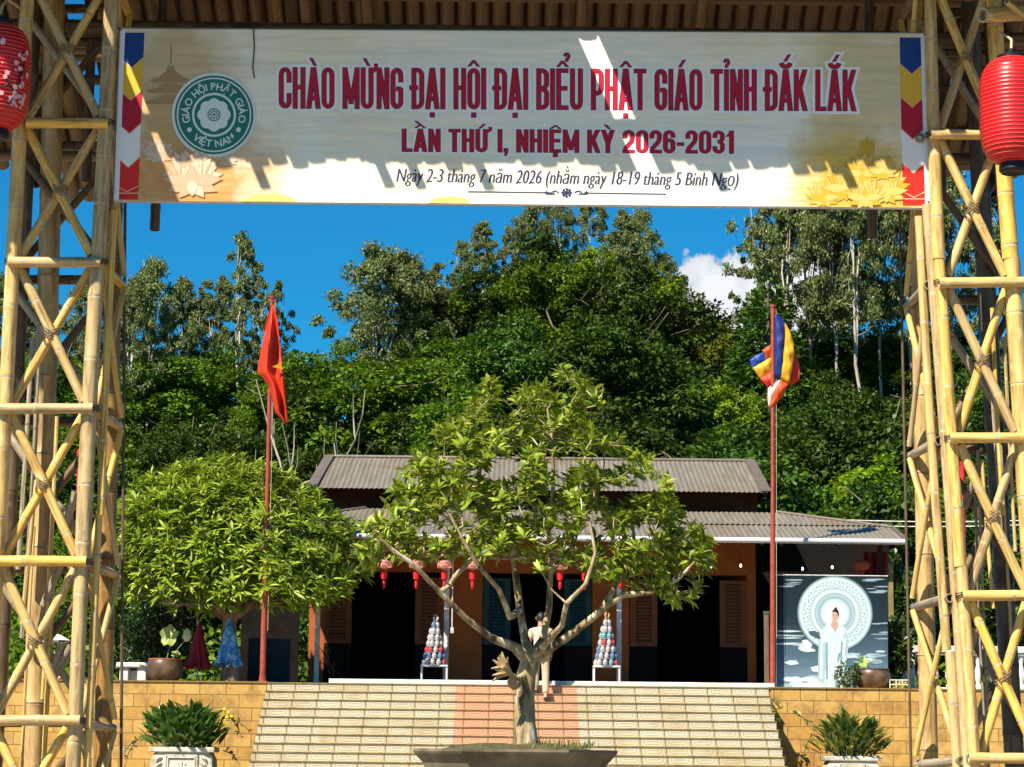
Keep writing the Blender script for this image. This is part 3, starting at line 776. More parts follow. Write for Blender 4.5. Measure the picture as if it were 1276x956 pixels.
mb.build('date_line', P_NAVY, ban)
mb = MB()
def strip(mb, pts, w, out, mi=0):
    for (a, b) in zip(pts[:-1], pts[1:]):
        A, B_ = bn(*a, out), bn(*b, out); d = (B_ - A); n = Vector((d.z, 0, -d.x)).normalized() * w * 0.5
        mb.poly([A - n, B_ - n, B_ + n, A + n][::-1], mi)
strip(mb, [(583, 239), (686, 240.2)], 0.006, 0.0022); strip(mb, [(727, 240.6), (830, 242)], 0.006, 0.0022)
for sgn in (-1, 1):
    strip(mb, [(706 + sgn * x, 240.3 + y) for x, y in ((10, 0), (14, -2.5), (18, -1), (20, 1.5), (17, 2), (15, 0.4))], 0.007, 0.0024)
    strip(mb, [(706 + sgn * x, 240.3 + y) for x, y in ((20, 1.5), (24, 2), (27, 0), (25, -1.6), (23, -0.4))], 0.006, 0.0026)
for i in range(8):
    a = i * math.pi / 4; cx, cy = 706 + 5.2 * math.cos(a), 240.3 + 4.6 * math.sin(a)
    mb.poly([bn(cx + 1.7 * math.cos(q), cy - 1.7 * math.sin(q), 0.0024) for q in [j * math.pi / 4 for j in range(8)]][::-1])
    strip(mb, [(706, 240.3), (cx, cy)], 0.006, 0.0028 + i * 1e-4)
mb.build('divider_ornament', P_NAVY, ban)

# emblem
EX, EY = 266.8, 143.5
def disc(mb, r0, r1, out, mi=0, n=64, wave=0.0, lobes=8, cx=EX, cy=EY):
    pa = []; pb = []
    for i in range(n):
        a = 2 * math.pi * i / n; f = 1 + wave * abs(math.cos(a * lobes / 2)) if wave else 1
        pa.append(bn(cx + r1 * f * math.cos(a), cy + r1 * f * math.sin(a), out)); pb.append(bn(cx + r0 * math.cos(a), cy + r0 * math.sin(a), out))
    if r0 <= 0: mb.poly(pa, mi)
    else:
        for i in range(n):
            j = (i + 1) % n; mb.quad(pa[i], pa[j], pb[j], pb[i], mi)
em = MB()
disc(em, 0, 52.5, 0.0032, 0); disc(em, 0, 49, 0.0042, 1); disc(em, 44.6, 46.4, 0.0052, 0); disc(em, 24.6, 27.4, 0.0052, 0)
disc(em, 0, 18.2, 0.0052, 0, wave=0.14, lobes=8); disc(em, 0, 8, 0.0062, 1); disc(em, 0, 6.6, 0.0067, 0); disc(em, 0, 1.8, 0.0072, 1)
for i in range(8):
    a = i * math.pi / 4; disc(em, 0, 1.3, 0.0072, 1, 10, cx=EX + 4.4 * math.cos(a), cy=EY + 4.4 * math.sin(a))
for sg in (-1, 1): disc(em, 0, 3.0, 0.0052, 0, 16, cx=EX + sg * 30.5 , cy=EY + 18.5)
ebase = em.build('emblem', [P_GREY, P_GREEN], ban)
em = MB()
def arc_text(mb, s, r, a_mid, span, size, top=True):
    widths = []
    for ch in s:
        if ch == ' ': widths.append(0.32); continue
        vs, _ = text_mesh(ch); widths.append(max(v[0] for v in vs) - min(v[0] for v in vs) + 0.10)
    tot = sum(widths); pos = 0
    for ch, w in zip(s, widths):
        f = (pos + w / 2) / tot - 0.5; pos += w
        if ch == ' ': continue
        vs, fs = text_mesh(ch, 1.0, 0.018); x0 = (max(v[0] for v in vs) + min(v[0] for v in vs)) / 2
        ang = a_mid + (f * span if top else -f * span)
        o = []
        for (x, y) in vs:
            lx, ly = (x - x0) * size, (y - CAP / 2) * size
            rad = r + ly if top else r - ly
            tx = lx if top else -lx
            o.append(bn(EX + rad * math.sin(ang) + tx * math.cos(ang), EY - rad * math.cos(ang) + tx * math.sin(ang), 0.0057))
        mb.add(o, fs)
arc_text(em, 'GIÁO HỘI PHẬT GIÁO', 35.5, 0.0, 3.75, 12.6)
arc_text(em, 'VIỆT NAM', 35.5, math.pi, 1.5, 12.6, False)
em.build('emblem_lettering', P_GREY, ebase)

# flag strips at both ends
def fstrip(xt, xb, yt, yb, edges, tipd, name='flag_strip'):
    mb = MB(); ys = [yt] + edges + [yb]
    def xs(y): u = (y - yt) / (yb - yt); return xt[0] + (xb[0] - xt[0]) * u, xt[1] + (xb[1] - xt[1]) * u
    for i in range(5):
        y0, y1 = ys[i], ys[i + 1]; t0 = tipd if i else 0; t1 = tipd if i < 4 else 0
        a, b = xs(y0); c, d = xs(y1)
        pts = [(a, y0)] + ([((a + b) / 2, y0 + t0)] if t0 else []) + [(b, y0), (d, y1)] + ([((c + d) / 2, y1 + t1)] if t1 else []) + [(c, y1)]
        mb.poly([bn(*p, 0.002) for p in pts][::-1], i)
        if t1: strip(mb, [(c, y1), ((c + d) / 2, y1 + t1)], 0.005, 0.0026, 5); strip(mb, [((c + d) / 2, y1 + t1), (d, y1)], 0.005, 0.0028, 5)
    a, b = xs(yb - 12)
    strip(mb, [(a, yb - 17), ((a + b) / 2, yb - 10), (b, yb - 17)], 0.005, 0.0026, 5)
    strip(mb, [(a, yb - 8), (b, yb - 8)], 0.006, 0.003, 5)
    mb.build(name, [P_BLUE, P_YEL, P_RED, P_WHITE, P_ORED, P_GOLD], ban)
fstrip((151, 180), (144, 172), 41, 249, [72, 112, 154, 196], 13)
fstrip((1121, 1150), (1125, 1153), 47, 256, [80, 121, 161, 203], 13)

# printed lotuses and pagoda
def petal(mb, cx, cy, ang, ln, w, out, mi, emi):
    pts = []
    for s in (1, -1):
        rng_ = [i / 8 for i in range(9)] if s == 1 else [i / 8 for i in range(7, 0, -1)]
        for u in rng_:
            ww = w * math.sin(math.pi * min(1, u ** 0.8 * 1.0)) * (1 - 0.15 * u)
            pts.append((cx + math.sin(ang) * ln * u + s * math.cos(ang) * ww, cy - math.cos(ang) * ln * u + s * math.sin(ang) * ww))
    mb.poly([bn(*p, out) for p in pts][::-1], mi)
def lotus(mb, cx, cy, s, q, base):
    """cup of overlapping petals, each a pale petal on a slightly larger tinted one"""
    o = base
    rings = ((8, 1.0, 0.19, 2.7, 0.0), (7, 0.86, 0.21, 2.1, 0.02), (6, 0.70, 0.20, 1.6, 0.05), (5, 0.52, 0.17, 1.1, 0.08))
    for n, ln, w, sp, dy in rings:
        order = sorted(range(n), key=lambda i: -abs(i - (n - 1) / 2))
        for i in order:
            a = (i / (n - 1) - 0.5) * sp + q.uniform(-0.06, 0.06); k = q.uniform(0.93, 1.07)
            petal(mb, cx, cy + dy * s, a, s * ln * k * 1.03, s * w * 1.1, o, 3 if q.random() < 0.25 else 2, 3); o += 0.00003
            petal(mb, cx, cy + dy * s - 0.3, a, s * ln * k * 0.97, s * w * 0.93, o, q.choice((0, 1, 1, 1)), 3); o += 0.00003
    for a, ln in ((-1.95, 0.8), (1.95, 0.8), (-2.5, 0.6), (2.5, 0.6), (-1.5, .9), (1.5, .9), (3.1, 0.45)):
        petal(mb, cx, cy + 0.05 * s, a, s * ln * 1.03, s * 0.2, o, 2, 3); o += 0.00003
        petal(mb, cx, cy + 0.05 * s - 0.3, a, s * ln * 0.96, s * 0.175, o, q.choice((0, 1, 1)), 3); o += 0.00003
    return o
q = random.Random(7)
for cx, cy, sz in ((239, 224, 42), (197, 192, 22), (284, 200, 14)):
    mb = MB(); lotus(mb, cx, cy, sz, q, 0.0012 if sz < 30 else 0.0034); mb.build('lotus_print', LOT_P, ban)
for i, (cx, cy, sz) in enumerate(((1054, 234, 33), (1104, 238, 30), (1078, 246, 26), (1026, 246, 23), (1074, 216, 26), (1100, 214, 20))):
    mb = MB(); lotus(mb, cx, cy, sz, q, 0.0012 + 0.0022 * (i % 3)); mb.build('lotus_print', LOT_Y, ban)
mb = MB()
petal(mb, 1080, 195, 0, 25, 8, 0.002, 2, 3); petal(mb, 1080, 195, -0.35, 22, 7, 0.0024, 0, 3); petal(mb, 1080, 195, 0.35, 22, 7, 0.0028, 2, 3)
strip(mb, [(1080, 195), (1086, 206), (1088, 218)], 0.006, 0.0031, 3)
strip(mb, [(1106, 201), (1107, 218)], 0.005, 0.0031, 3); petal(mb, 1106, 203, 0.1, 10, 4, 0.0034, 2, 3)
mb.build('bud_print', LOT_Y, ban)
for (cx, cy, rx, ry, y1) in ((335, 252, 34, 10, 251.3), (560, 254, 26, 9, 253.2)):
    pts = [(cx + rx * math.cos(a), min(y1, cy - ry * math.sin(a))) for a in [i * math.pi / 20 for i in range(21)]]
    mb = MB(); mb.poly([bn(*p, 0.0010) for p in pts]); mb.build('arc_print', TINTED, ban)
mb = MB()
strip(mb, [(213, 56), (213, 80)], 0.010, 0.0015); 
for (y, w, h) in ((82, 6, 6), (88, 10, 4)): mb.poly([bn(*p, 0.0015) for p in ((213 - w, y + h), (213 + w, y + h), (213 + w * 0.5, y), (213 - w * 0.5, y))])
for (y, w) in ((94, 26), (107, 31), (121, 33)):
    mb.poly([bn(*p, 0.0019) for p in ((213 - w, y + 6), (213 - w * 0.6, y + 3), (213 - w * 0.3, y - 3), (213 + w * 0.3, y - 3), (213 + w * 0.6, y + 3), (213 + w, y + 6), (213 + w * 0.9, y + 9), (213 - w * 0.9, y + 9))][::1])
    mb.poly([bn(*p, 0.0016) for p in ((213 - w * 0.62, y + 14), (213 + w * 0.62, y + 14), (213 + w * 0.62, y + 8), (213 - w * 0.62, y + 8))], 1)
mb.build('pagoda_print', [P_SEPIA, P_SEPIA2], ban)
mb = MB()
mb.ring_tube([bn(316, 36, 0.004), bn(317, 60, 0.006), bn(315, 84, 0.005), bn(317, 98, 0.004)], 0.0035, 6)
mb.build('loose_tie', ROPE, ban)
mb = MB()
for (px, py) in ((152, 38), (152, 246), (1151, 44), (1156, 252), (640, 38)):
    mb.ring_tube([bn(px, py, 0.01), bn(px + (-8 if px < 640 else 8 if px > 641 else 0), py - 6, -0.04)], 0.004, 6)
mb.build('tie_cord', ROPE, ban)
# ================================================================== ground, terrace, stairs
TY, TZ = 41.0, 2.87
def paving(name, base, gro, sx, sy, var=0.2):
    mt, t, bs = newmat(name)
    b = t.nodes.new('ShaderNodeTexBrick'); c = t.nodes.new('ShaderNodeTexCoord'); L(t, c.outputs['Object'], b.inputs['Vector'])
    b.offset = 0; b.inputs['Scale'].default_value = 1; b.inputs['Brick Width'].default_value = sx; b.inputs['Row Height'].default_value = sy
    b.inputs['Mortar Size'].default_value = 0.004
    b.inputs['Color1'].default_value = (*base, 1); b.inputs['Color2'].default_value = (*[v * (1 - var) for v in base], 1); b.inputs['Mortar'].default_value = (*gro, 1)
    L(t, mixc(t, noise_tex(t, 0.8, 6), b.outputs[0], (0.5, 0.5, 0.5), 'OVERLAY'), bs.inputs['Base Color']); bs.inputs['Roughness'].default_value = 0.75
    return mt
EARTH = surf('earth', (0.10, 0.085, 0.055), 0.9, 0.4, 0.6, bumps=0.3)
PAVE = paving('paving', (0.27, 0.215, 0.145), (0.12, 0.10, 0.075), 0.4, 0.4)
g = MB(); g.quad((-700, -300, -0.01), (700, -300, -0.01), (700, 1500, -0.01), (-700, 1500, -0.01)); struct(g.build('ground', EARTH))
g = MB(); g.quad((-14, -12, 0), (14, -12, 0), (14, TY + 0.5, 0), (-14, TY + 0.5, 0)); struct(g.build('courtyard_paving', PAVE))

# stair tiles: moulded octagon pattern, cream with a rosy runner up the middle
XS0, XS1 = at(333, 855, TY).x, at(958, 858, TY).x
PK0, PK1 = at(568, 855, TY).x, at(719, 858, TY).x
TILE = (PK1 - PK0) / 5; RIS, TRD = 0.15, 0.28
def riser_mat(name, cols, lite):
    mt, t, bs = newmat(name)
    c = t.nodes.new('ShaderNodeTexCoord'); sp = t.nodes.new('ShaderNodeSeparateXYZ'); L(t, c.outputs['Object'], sp.inputs[0])
    u = mth(t, 'FRACT', mth(t, 'DIVIDE', mth(t, 'SUBTRACT', sp.outputs['X'], PK0), TILE))
    v = mth(t, 'FRACT', mth(t, 'ADD', mth(t, 'DIVIDE', mth(t, 'SUBTRACT', sp.outputs['Z'], TZ), RIS), 20))
    du = mth(t, 'MULTIPLY', mth(t, 'ABSOLUTE', mth(t, 'SUBTRACT', u, 0.5)), 2)
    dv = mth(t, 'MULTIPLY', mth(t, 'ABSOLUTE', mth(t, 'SUBTRACT', v, 0.5)), 2)
    au = mth(t, 'SUBTRACT', mth(t, 'MULTIPLY', du, 2.87), 1.25); av = mth(t, 'MULTIPLY', dv, 1.0)
    d = mth(t, 'MAXIMUM', mth(t, 'MAXIMUM', au, av), mth(t, 'MULTIPLY', mth(t, 'ADD', mth(t, 'MULTIPLY', au, 1.0), av), 0.72))
    ln = mth(t, 'PINGPONG', mth(t, 'MULTIPLY', d, 2.9), 1.0)
    ridge = ramp(t, ln, [(0.42, (0, 0, 0)), (0.55, (1, 1, 1))])
    n = noise_tex(t, 5, 5, 0.6); n2 = noise_tex(t, 1.3, 5, 0.65)
    base = ramp(t, n, [(0.3, cols[0]), (0.7, cols[1])])
    base = mixc(t, mth(t, 'MULTIPLY', ridge, 0.7), base, lite)
    # per tile shade
    cell = t.nodes.new('ShaderNodeTexWhiteNoise'); cell.noise_dimensions = '2D'
    cx = t.nodes.new('ShaderNodeCombineXYZ')
    L(t, mth(t, 'FLOOR', mth(t, 'DIVIDE', mth(t, 'SUBTRACT', sp.outputs['X'], PK0), TILE)), cx.inputs[0])
    L(t, mth(t, 'FLOOR', mth(t, 'ADD', mth(t, 'DIVIDE', mth(t, 'SUBTRACT', sp.outputs['Z'], TZ), RIS), 20)), cx.inputs[1]); L(t, cx.outputs[0], cell.inputs[0])
    base = mixc(t, mth(t, 'MULTIPLY', cell.outputs['Value'], 0.35), base, (0.37, 0.29, 0.16))
    base = mixc(t, ramp(t, n2, [(0.5, (0, 0, 0)), (0.75, (0.75, 0.75, 0.75))]), base, (0.30, 0.21, 0.075))
    grout = mth(t, 'MAXIMUM', mth(t, 'GREATER_THAN', du, 0.955), mth(t, 'GREATER_THAN', dv, 0.94))
    base = mixc(t, grout, base, (0.20, 0.13, 0.05))
    L(t, base, bs.inputs['Base Color']); bs.inputs['Roughness'].default_value = 0.5
    bump(t, bs, ridge, 0.5, 0.006)
    return mt
M_CREAM = riser_mat('riser_tile_cream', ((0.34, 0.30, 0.21), (0.40, 0.36, 0.265)), (0.51, 0.485, 0.395))
M_ROSE = riser_mat('riser_tile_rose', ((0.46, 0.165, 0.09), (0.52, 0.20, 0.115)), (0.57, 0.32, 0.22))
M_NOSE = surf('stair_nosing', (0.22, 0.155, 0.045), 0.6, 0.5, 6, dirt=(0.07, 0.055, 0.02))
M_TREAD = surf('stair_tread', (0.5, 0.42, 0.26), 0.6, 0.2, 4)
stairs = thing('staircase', ((XS0 + XS1) / 2, TY - 2.5, 0), 'broad staircase of patterned cream tiles with a rose tiled strip up the middle', 'stairs')
rs, tr, ns = MB(), MB(), MB()
nst = int(TZ / RIS) + 1
for i in range(nst):
    z1 = TZ - RIS * i; z0 = max(0, z1 - RIS); y = TY - TRD * i
    if z1 < 0.02: break
    for (a, b, mi) in ((XS0, PK0, 0), (PK0, PK1, 1), (PK1, XS1, 0)):
        rs.quad((a, y, z0), (b, y, z0), (b, y, z1 - 0.015), (a, y, z1 - 0.015), mi)
    for X in (XS0, XS1): rs.quad((X, y, 0), (X, TY, 0), (X, TY, z1 - 0.02), (X, y, z1 - 0.02), 2)
    ns.box(XS0 - 0.012, XS1 + 0.012, y - 0.018, y + 0.02, z1 - 0.014, z1)
    tr.quad((XS0, y + 0.02, z1 - 0.002), (XS1, y + 0.02, z1 - 0.002), (XS1, y + TRD, z1 - 0.002), (XS0, y + TRD, z1 - 0.002))
rs.build('riser', [M_CREAM, M_ROSE, M_TREAD], stairs); ns.build('nosing', M_NOSE, stairs); tr.build('tread', M_TREAD, stairs)
M_SLAB = surf('white_marble_edge', (0.55, 0.54, 0.50), 0.45, 0.2, 7)
# retaining wall with yellow block facing
mt, t, bs = newmat('yellow_block_facing')
b = t.nodes.new('ShaderNodeTexBrick'); c = t.nodes.new('ShaderNodeTexCoord')
mp = t.nodes.new('ShaderNodeMapping'); mp.inputs['Rotation'].default_value = (R(90), 0, 0); mp.inputs['Location'].default_value = (0.2, -2.63, 0)
sp = t.nodes.new('ShaderNodeSeparateXYZ'); L(t, c.outputs['Object'], sp.inputs[0]); cx = t.nodes.new('ShaderNodeCombineXYZ')
L(t, sp.outputs['X'], cx.inputs[0]); L(t, mth(t, 'SUBTRACT', sp.outputs['Z'], TZ), cx.inputs[1]); L(t, cx.outputs[0], b.inputs['Vector'])
b.inputs['Scale'].default_value = 1; b.inputs['Brick Width'].default_value = 0.46; b.inputs['Row Height'].default_value = 0.225
b.inputs['Mortar Size'].default_value = 0.009; b.inputs['Mortar Smooth'].default_value = 0.3; b.inputs['Bias'].default_value = 0.0
b.inputs['Color1'].default_value = (0.42, 0.215, 0.036, 1); b.inputs['Color2'].default_value = (0.50, 0.30, 0.075, 1); b.inputs['Mortar'].default_value = (0.20, 0.11, 0.03, 1)
n = noise_tex(t, 3, 6, 0.65); col = mixc(t, ramp(t, n, [(0.46, (0, 0, 0)), (0.66, (0.85, 0.85, 0.85))]), b.outputs['Color'], (0.24, 0.13, 0.035))
n = noise_tex(t, 14, 5, 0.7); col = mixc(t, ramp(t, n, [(0.55, (0, 0, 0)), (0.7, (0.45, 0.45, 0.45))]), col, (0.58, 0.44, 0.20))
L(t, col, bs.inputs['Base Color']); bs.inputs['Roughness'].default_value = 0.8
bump(t, bs, mth(t, 'SUBTRACT', 1.0, b.outputs['Fac']), 0.6, 0.01)
M_BLOCK = mt
def rwall(x0, x1, label):
    o = thing('retaining_wall', ((x0 + x1) / 2, TY, 0), label, 'wall', 'yellow walls beside the stairs')
    w = MB(); w.box(x0, x1, TY + 0.02, TY + 0.3, 0, TZ - 0.01); w.build('block_facing', M_BLOCK, o)
    w = MB(); w.box(x0, x1, TY - 0.005, TY + 0.32, TZ - 0.01, TZ + 0.012); w.build('coping', M_BLOCK, o)
rwall(-13, XS0 - 0.014, 'yellow block retaining wall left of the stairs, under the brown pot and red umbrella')
rwall(XS1 + 0.014, 13, 'yellow block retaining wall right of the stairs, below the big painted poster')
M_TERR = paving('terrace_tiles', (0.13, 0.085, 0.06), (0.08, 0.06, 0.05), 0.4, 0.4)
g = MB(); g.quad((-14, TY + 0.31, TZ - 0.004), (14, TY + 0.31, TZ - 0.004), (14, 53, TZ - 0.004), (-14, 53, TZ - 0.004))
g.quad((XS0, TY, TZ - 0.004), (XS1, TY, TZ - 0.004), (XS1, TY + 0.31, TZ - 0.004), (XS0, TY + 0.31, TZ - 0.004))
struct(g.build('terrace', M_TERR))
kx0, kx1 = at(410, 855, TY + 0.4).x, at(965, 855, TY + 0.4).x
k = MB(); k.box(kx0, kx1, TY + 0.32, TY + 0.6, TZ, TZ + 0.085)
tag(k.build('kerb', M_SLAB, bevel=0.01), 'white stone kerb along the top of the stairs', 'kerb')

# ================================================================== the hall
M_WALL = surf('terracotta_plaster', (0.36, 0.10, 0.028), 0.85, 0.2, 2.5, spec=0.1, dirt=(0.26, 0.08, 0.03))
M_DARK = surf('dark_interior', (0.010, 0.008, 0.007), 0.9, 0.3, 4, spec=0.08)  # near-black colour stands in for the deep shade indoors
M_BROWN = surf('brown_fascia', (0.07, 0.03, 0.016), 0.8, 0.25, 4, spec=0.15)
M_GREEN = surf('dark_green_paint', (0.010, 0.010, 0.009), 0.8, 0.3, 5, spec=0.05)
M_TEAL = surf('teal_paint', (0.022, 0.06, 0.065), 0.7, 0.25, 5, spec=0.2)
M_WOOD = surf('brown_shutter_paint', (0.21, 0.075, 0.035), 0.8, 0.25, 6, stretch=(1, 1, 6), spec=0.08)
M_ROOF = surf('corrugated_sheet', (0.175, 0.155, 0.12), 0.5, 0.2, 1.4, metal=0.1, stretch=(4, 0.5, 0.5), dirt=(0.16, 0.11, 0.06))
M_RIDGE = surf('roof_trim', (0.14, 0.11, 0.09), 0.5, 0.2, 3, metal=0.2)
M_GUTTER = surf('white_gutter', (0.50, 0.51, 0.53), 0.35, 0.08, 4)
M_STEEL = surf('pale_steel', (0.55, 0.54, 0.52), 0.4, 0.2, 12, dirt=(0.3, 0.27, 0.22))
HY = 45.0
def hx(px, Y=HY): return at(px, 780, Y).x
def hz(py, Y=HY, px=640): return at(px, py, Y).z
hall = thing('temple_hall', (hx(664), HY, TZ), 'low terracotta hall with two grey corrugated roofs, louvred doors and dark doorways', 'building')
headz = hz(714); topz = hz(660)
w = MB()
for (a, b) in ((385, 405), (551, 601), (738, 784), (931, 942)):
    w.box(hx(a), hx(b), HY, HY + 0.22, TZ, headz)
w.box(hx(385), hx(942), HY, HY + 0.22, headz, topz)
for px in (385, 942):
    w.box(hx(px) - (0 if px < 600 else 0.2), hx(px) + (0.2 if px < 600 else 0), HY + 0.22, HY + 7, TZ, topz)
w.build('wall', M_WALL, hall)
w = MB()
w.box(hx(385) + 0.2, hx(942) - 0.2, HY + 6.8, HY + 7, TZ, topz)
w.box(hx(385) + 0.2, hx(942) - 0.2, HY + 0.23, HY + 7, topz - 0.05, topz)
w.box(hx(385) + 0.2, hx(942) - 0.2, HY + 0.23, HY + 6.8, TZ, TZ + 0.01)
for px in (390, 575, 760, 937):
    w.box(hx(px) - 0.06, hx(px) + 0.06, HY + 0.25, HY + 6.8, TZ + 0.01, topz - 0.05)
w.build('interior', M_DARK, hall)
lv0 = hx(898); lw = hx(932) - lv0
def leaf(px, upper, lower):
    x0 = hx(px); fr = 0.055; z0, zm, z1 = TZ + 0.03, hz(804), hz(721); y = HY - 0.012
    a = MB(); a.box(x0, x0 + lw, y, y + 0.045, z0, zm)
    a.box(x0 + 0.07, x0 + lw - 0.07, y - 0.012, y - 0.001, z0 + 0.1, zm - 0.12)
    a.box(x0 + 0.05, x0 + lw - 0.05, y - 0.010, y - 0.001, zm - 0.07, zm - 0.03)
    lo = a.build('door_leaf', lower, hall)
    a = MB(); x1 = x0 + lw
    a.box(x0, x0 + fr, y, y + 0.045, zm + 0.002, z1); a.box(x1 - fr, x1, y, y + 0.045, zm + 0.002, z1)
    a.box(x0 + fr + 0.001, x1 - fr - 0.001, y, y + 0.045, z1 - fr, z1); a.box(x0 + fr + 0.001, x1 - fr - 0.001, y, y + 0.045, zm + 0.002, zm + fr)
    a.box(x0 + fr + 0.001, x0 + fr + 0.055, y + 0.004, y + 0.04, zm + fr, z1 - fr); a.box(x1 - fr - 0.055, x1 - fr - 0.001, y + 0.004, y + 0.04, zm + fr, z1 - fr)
    nsl = 17; h = (z1 - zm - 2 * fr) / nsl
    for i in range(nsl):
        zz = zm + fr + h * i
        a.prism([(x0 + fr + 0.056, y + 0.004, zz + 0.004), (x0 + fr + 0.056, y + 0.034, zz + h * 0.8), (x0 + fr + 0.056, y + 0.040, zz + h * 0.8 - 0.008), (x0 + fr + 0.056, y + 0.010, zz - 0.004)], (lw - 2 * fr - 0.112, 0, 0))
    a.build('louvre', upper, lo)
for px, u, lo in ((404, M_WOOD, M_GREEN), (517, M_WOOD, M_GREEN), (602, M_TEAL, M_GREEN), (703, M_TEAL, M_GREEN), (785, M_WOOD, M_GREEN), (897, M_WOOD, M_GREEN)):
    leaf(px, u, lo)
# roofs
def corr(mb, x0, x1, yf, yb, zf, pitch=0.10, amp=0.010, seg=4):
    n = int((x1 - x0) / (pitch / seg)); pts = []
    for i in range(n + 1):
        x = x0 + (x1 - x0) * i / n; d = amp * math.sin(2 * math.pi * i / seg)
        a, b = yf(x), yb(x); pts.append(((x, a, zf(a) + d), (x, b, zf(b) + d)))
    o = len(mb.v)
    for a, b in pts: mb.v += [a, b]
    for i in range(n):
        mb.f.append((o + 2 * i, o + 2 * i + 2, o + 2 * i + 3, o + 2 * i + 1)); mb.m.append(0)
EY_, EZ_ = 42.5, at(880, 672, 42.5).z + 0.02
UY_, UZ_ = 45.9, at(880, 638, 45.9).z
lz = lambda y: EZ_ + (UZ_ - EZ_) * (y - EY_) / (UY_ - EY_)
eR, eL = at(1130, 676, EY_).x, at(312, 670, EY_).x
def lyb(x):
    pR = [(at(968, 640, UY_).x, UY_), (at(1112, 660, 44.0).x, 44.0), (eR, EY_ + 0.02)]
    pL = [(at(455, 640, UY_).x, UY_), (at(330, 660, 44.0).x, 44.0), (eL, EY_ + 0.02)]
    for P, s in ((pR, 1), (pL, -1)):
        if x * s > P[0][0] * s:
            for (xa, ya), (xb, yb) in zip(P[:-1], P[1:]):
                if x * s <= xb * s + 1e-6: return ya + (yb - ya) * (x - xa) / (xb - xa)
            return EY_ + 0.02
    return UY_
a = MB(); corr(a, eL, eR, lambda x: EY_, lyb, lz); lr = a.build('lower_roof', M_ROOF, hall, True)
for P in ([(968, 640, UY_), (1112, 660, 44.0), (1130, 677, EY_)], [(455, 640, UY_), (330, 660, 44.0), (312, 670, EY_)]):
    a = MB(); pts = [Vector((at(x, y, Y).x, Y, lz(Y) + 0.015)) for x, y, Y in P]; a.ring_tube(pts, 0.035, 6)
    a.build('hip_flashing', M_RIDGE, lr)
a = MB(); yl = 44.15; corr(a, at(335, 660, yl).x, at(1108, 660, yl).x, lambda x: yl, lambda x: yl + 0.35, lambda y: lz(y) + 0.02 - (y - yl) * 0.045); a.build('sheet_lap', M_ROOF, lr, True)
a = MB(); a.ring_tube([(eL, EY_ - 0.05, EZ_ - 0.035), (eR, EY_ - 0.05, EZ_ - 0.035)], 0.052, 12); a.build('gutter', M_GUTTER, hall, True)
a = MB()
for i in range(34):
    x = eL + 0.2 + (eR - eL - 0.4) * i / 33
    yb = lyb(x) - 0.1
    if yb > EY_ + 0.4: a.prism([(x, EY_ + 0.05, lz(EY_ + 0.05) - 0.05), (x, yb, lz(yb) - 0.05), (x, yb, lz(yb) - 0.13), (x, EY_ + 0.05, lz(EY_ + 0.05) - 0.13)], (0.05, 0, 0))
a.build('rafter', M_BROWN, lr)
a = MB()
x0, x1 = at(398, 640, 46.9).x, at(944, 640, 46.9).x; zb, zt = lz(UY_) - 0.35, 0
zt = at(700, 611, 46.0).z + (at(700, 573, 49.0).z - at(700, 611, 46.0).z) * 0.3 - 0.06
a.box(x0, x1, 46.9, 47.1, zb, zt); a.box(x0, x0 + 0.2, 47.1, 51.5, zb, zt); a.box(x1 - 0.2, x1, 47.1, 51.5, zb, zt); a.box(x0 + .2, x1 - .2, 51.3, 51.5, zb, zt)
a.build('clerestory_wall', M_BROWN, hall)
U0, Z0 = 46.0, at(700, 611, 46.0).z; U1, Z1 = 49.0, at(700, 573, 49.0).z
uz = lambda y: Z0 + (Z1 - Z0) * (y - U0) / (U1 - U0)
xa, xb = at(386, 611, U0).x, at(957, 611, U0).x; xc, xd = at(408, 573, U1).x, at(937, 573, U1).x
def uyb(x):
    if x < xc: return U0 + (U1 - U0) * max(0.01, (x - xa) / (xc - xa))
    if x > xd: return U0 + (U1 - U0) * max(0.01, (xb - x) / (xb - xd))
    return U1
a = MB(); corr(a, xa, xb, lambda x: U0, uyb, uz)
ur = a.build('upper_roof', M_ROOF, hall, True)
a = MB(); a.add([(xa, U0, Z0), (xc, U1, Z1), (xd, U1, Z1), (xb, U0, Z0), (xa, 52, Z0), (xb, 52, Z0)], [(0, 1, 4), (3, 5, 2), (1, 2, 5, 4)]); a.build('rear_slope', M_ROOF, ur)
a = MB()
a.ring_tube([(xc, U1, Z1 + 0.02), (xd, U1, Z1 + 0.02)], 0.04, 8)
a.build('ridge_cap', M_RIDGE, ur)
for P in (((xa, U0), (xc, U1)), ((xb, U0), (xd, U1))):
    s = 1 if P[0][0] < 0 else -1; a = MB()
    p0, p1 = Vector((P[0][0], U0, Z0 + 0.025)), Vector((P[1][0], U1, Z1 + 0.025))
    a.prism([p0 + Vector((-s * 0.06, 0, 0)), p0 + Vector((s * 0.14, 0, 0)), p1 + Vector((s * 0.14, 0, 0)), p1 + Vector((-s * 0.06, 0, 0))], (0, 0, 0.03))
    a.build('verge_trim', M_RIDGE, ur)
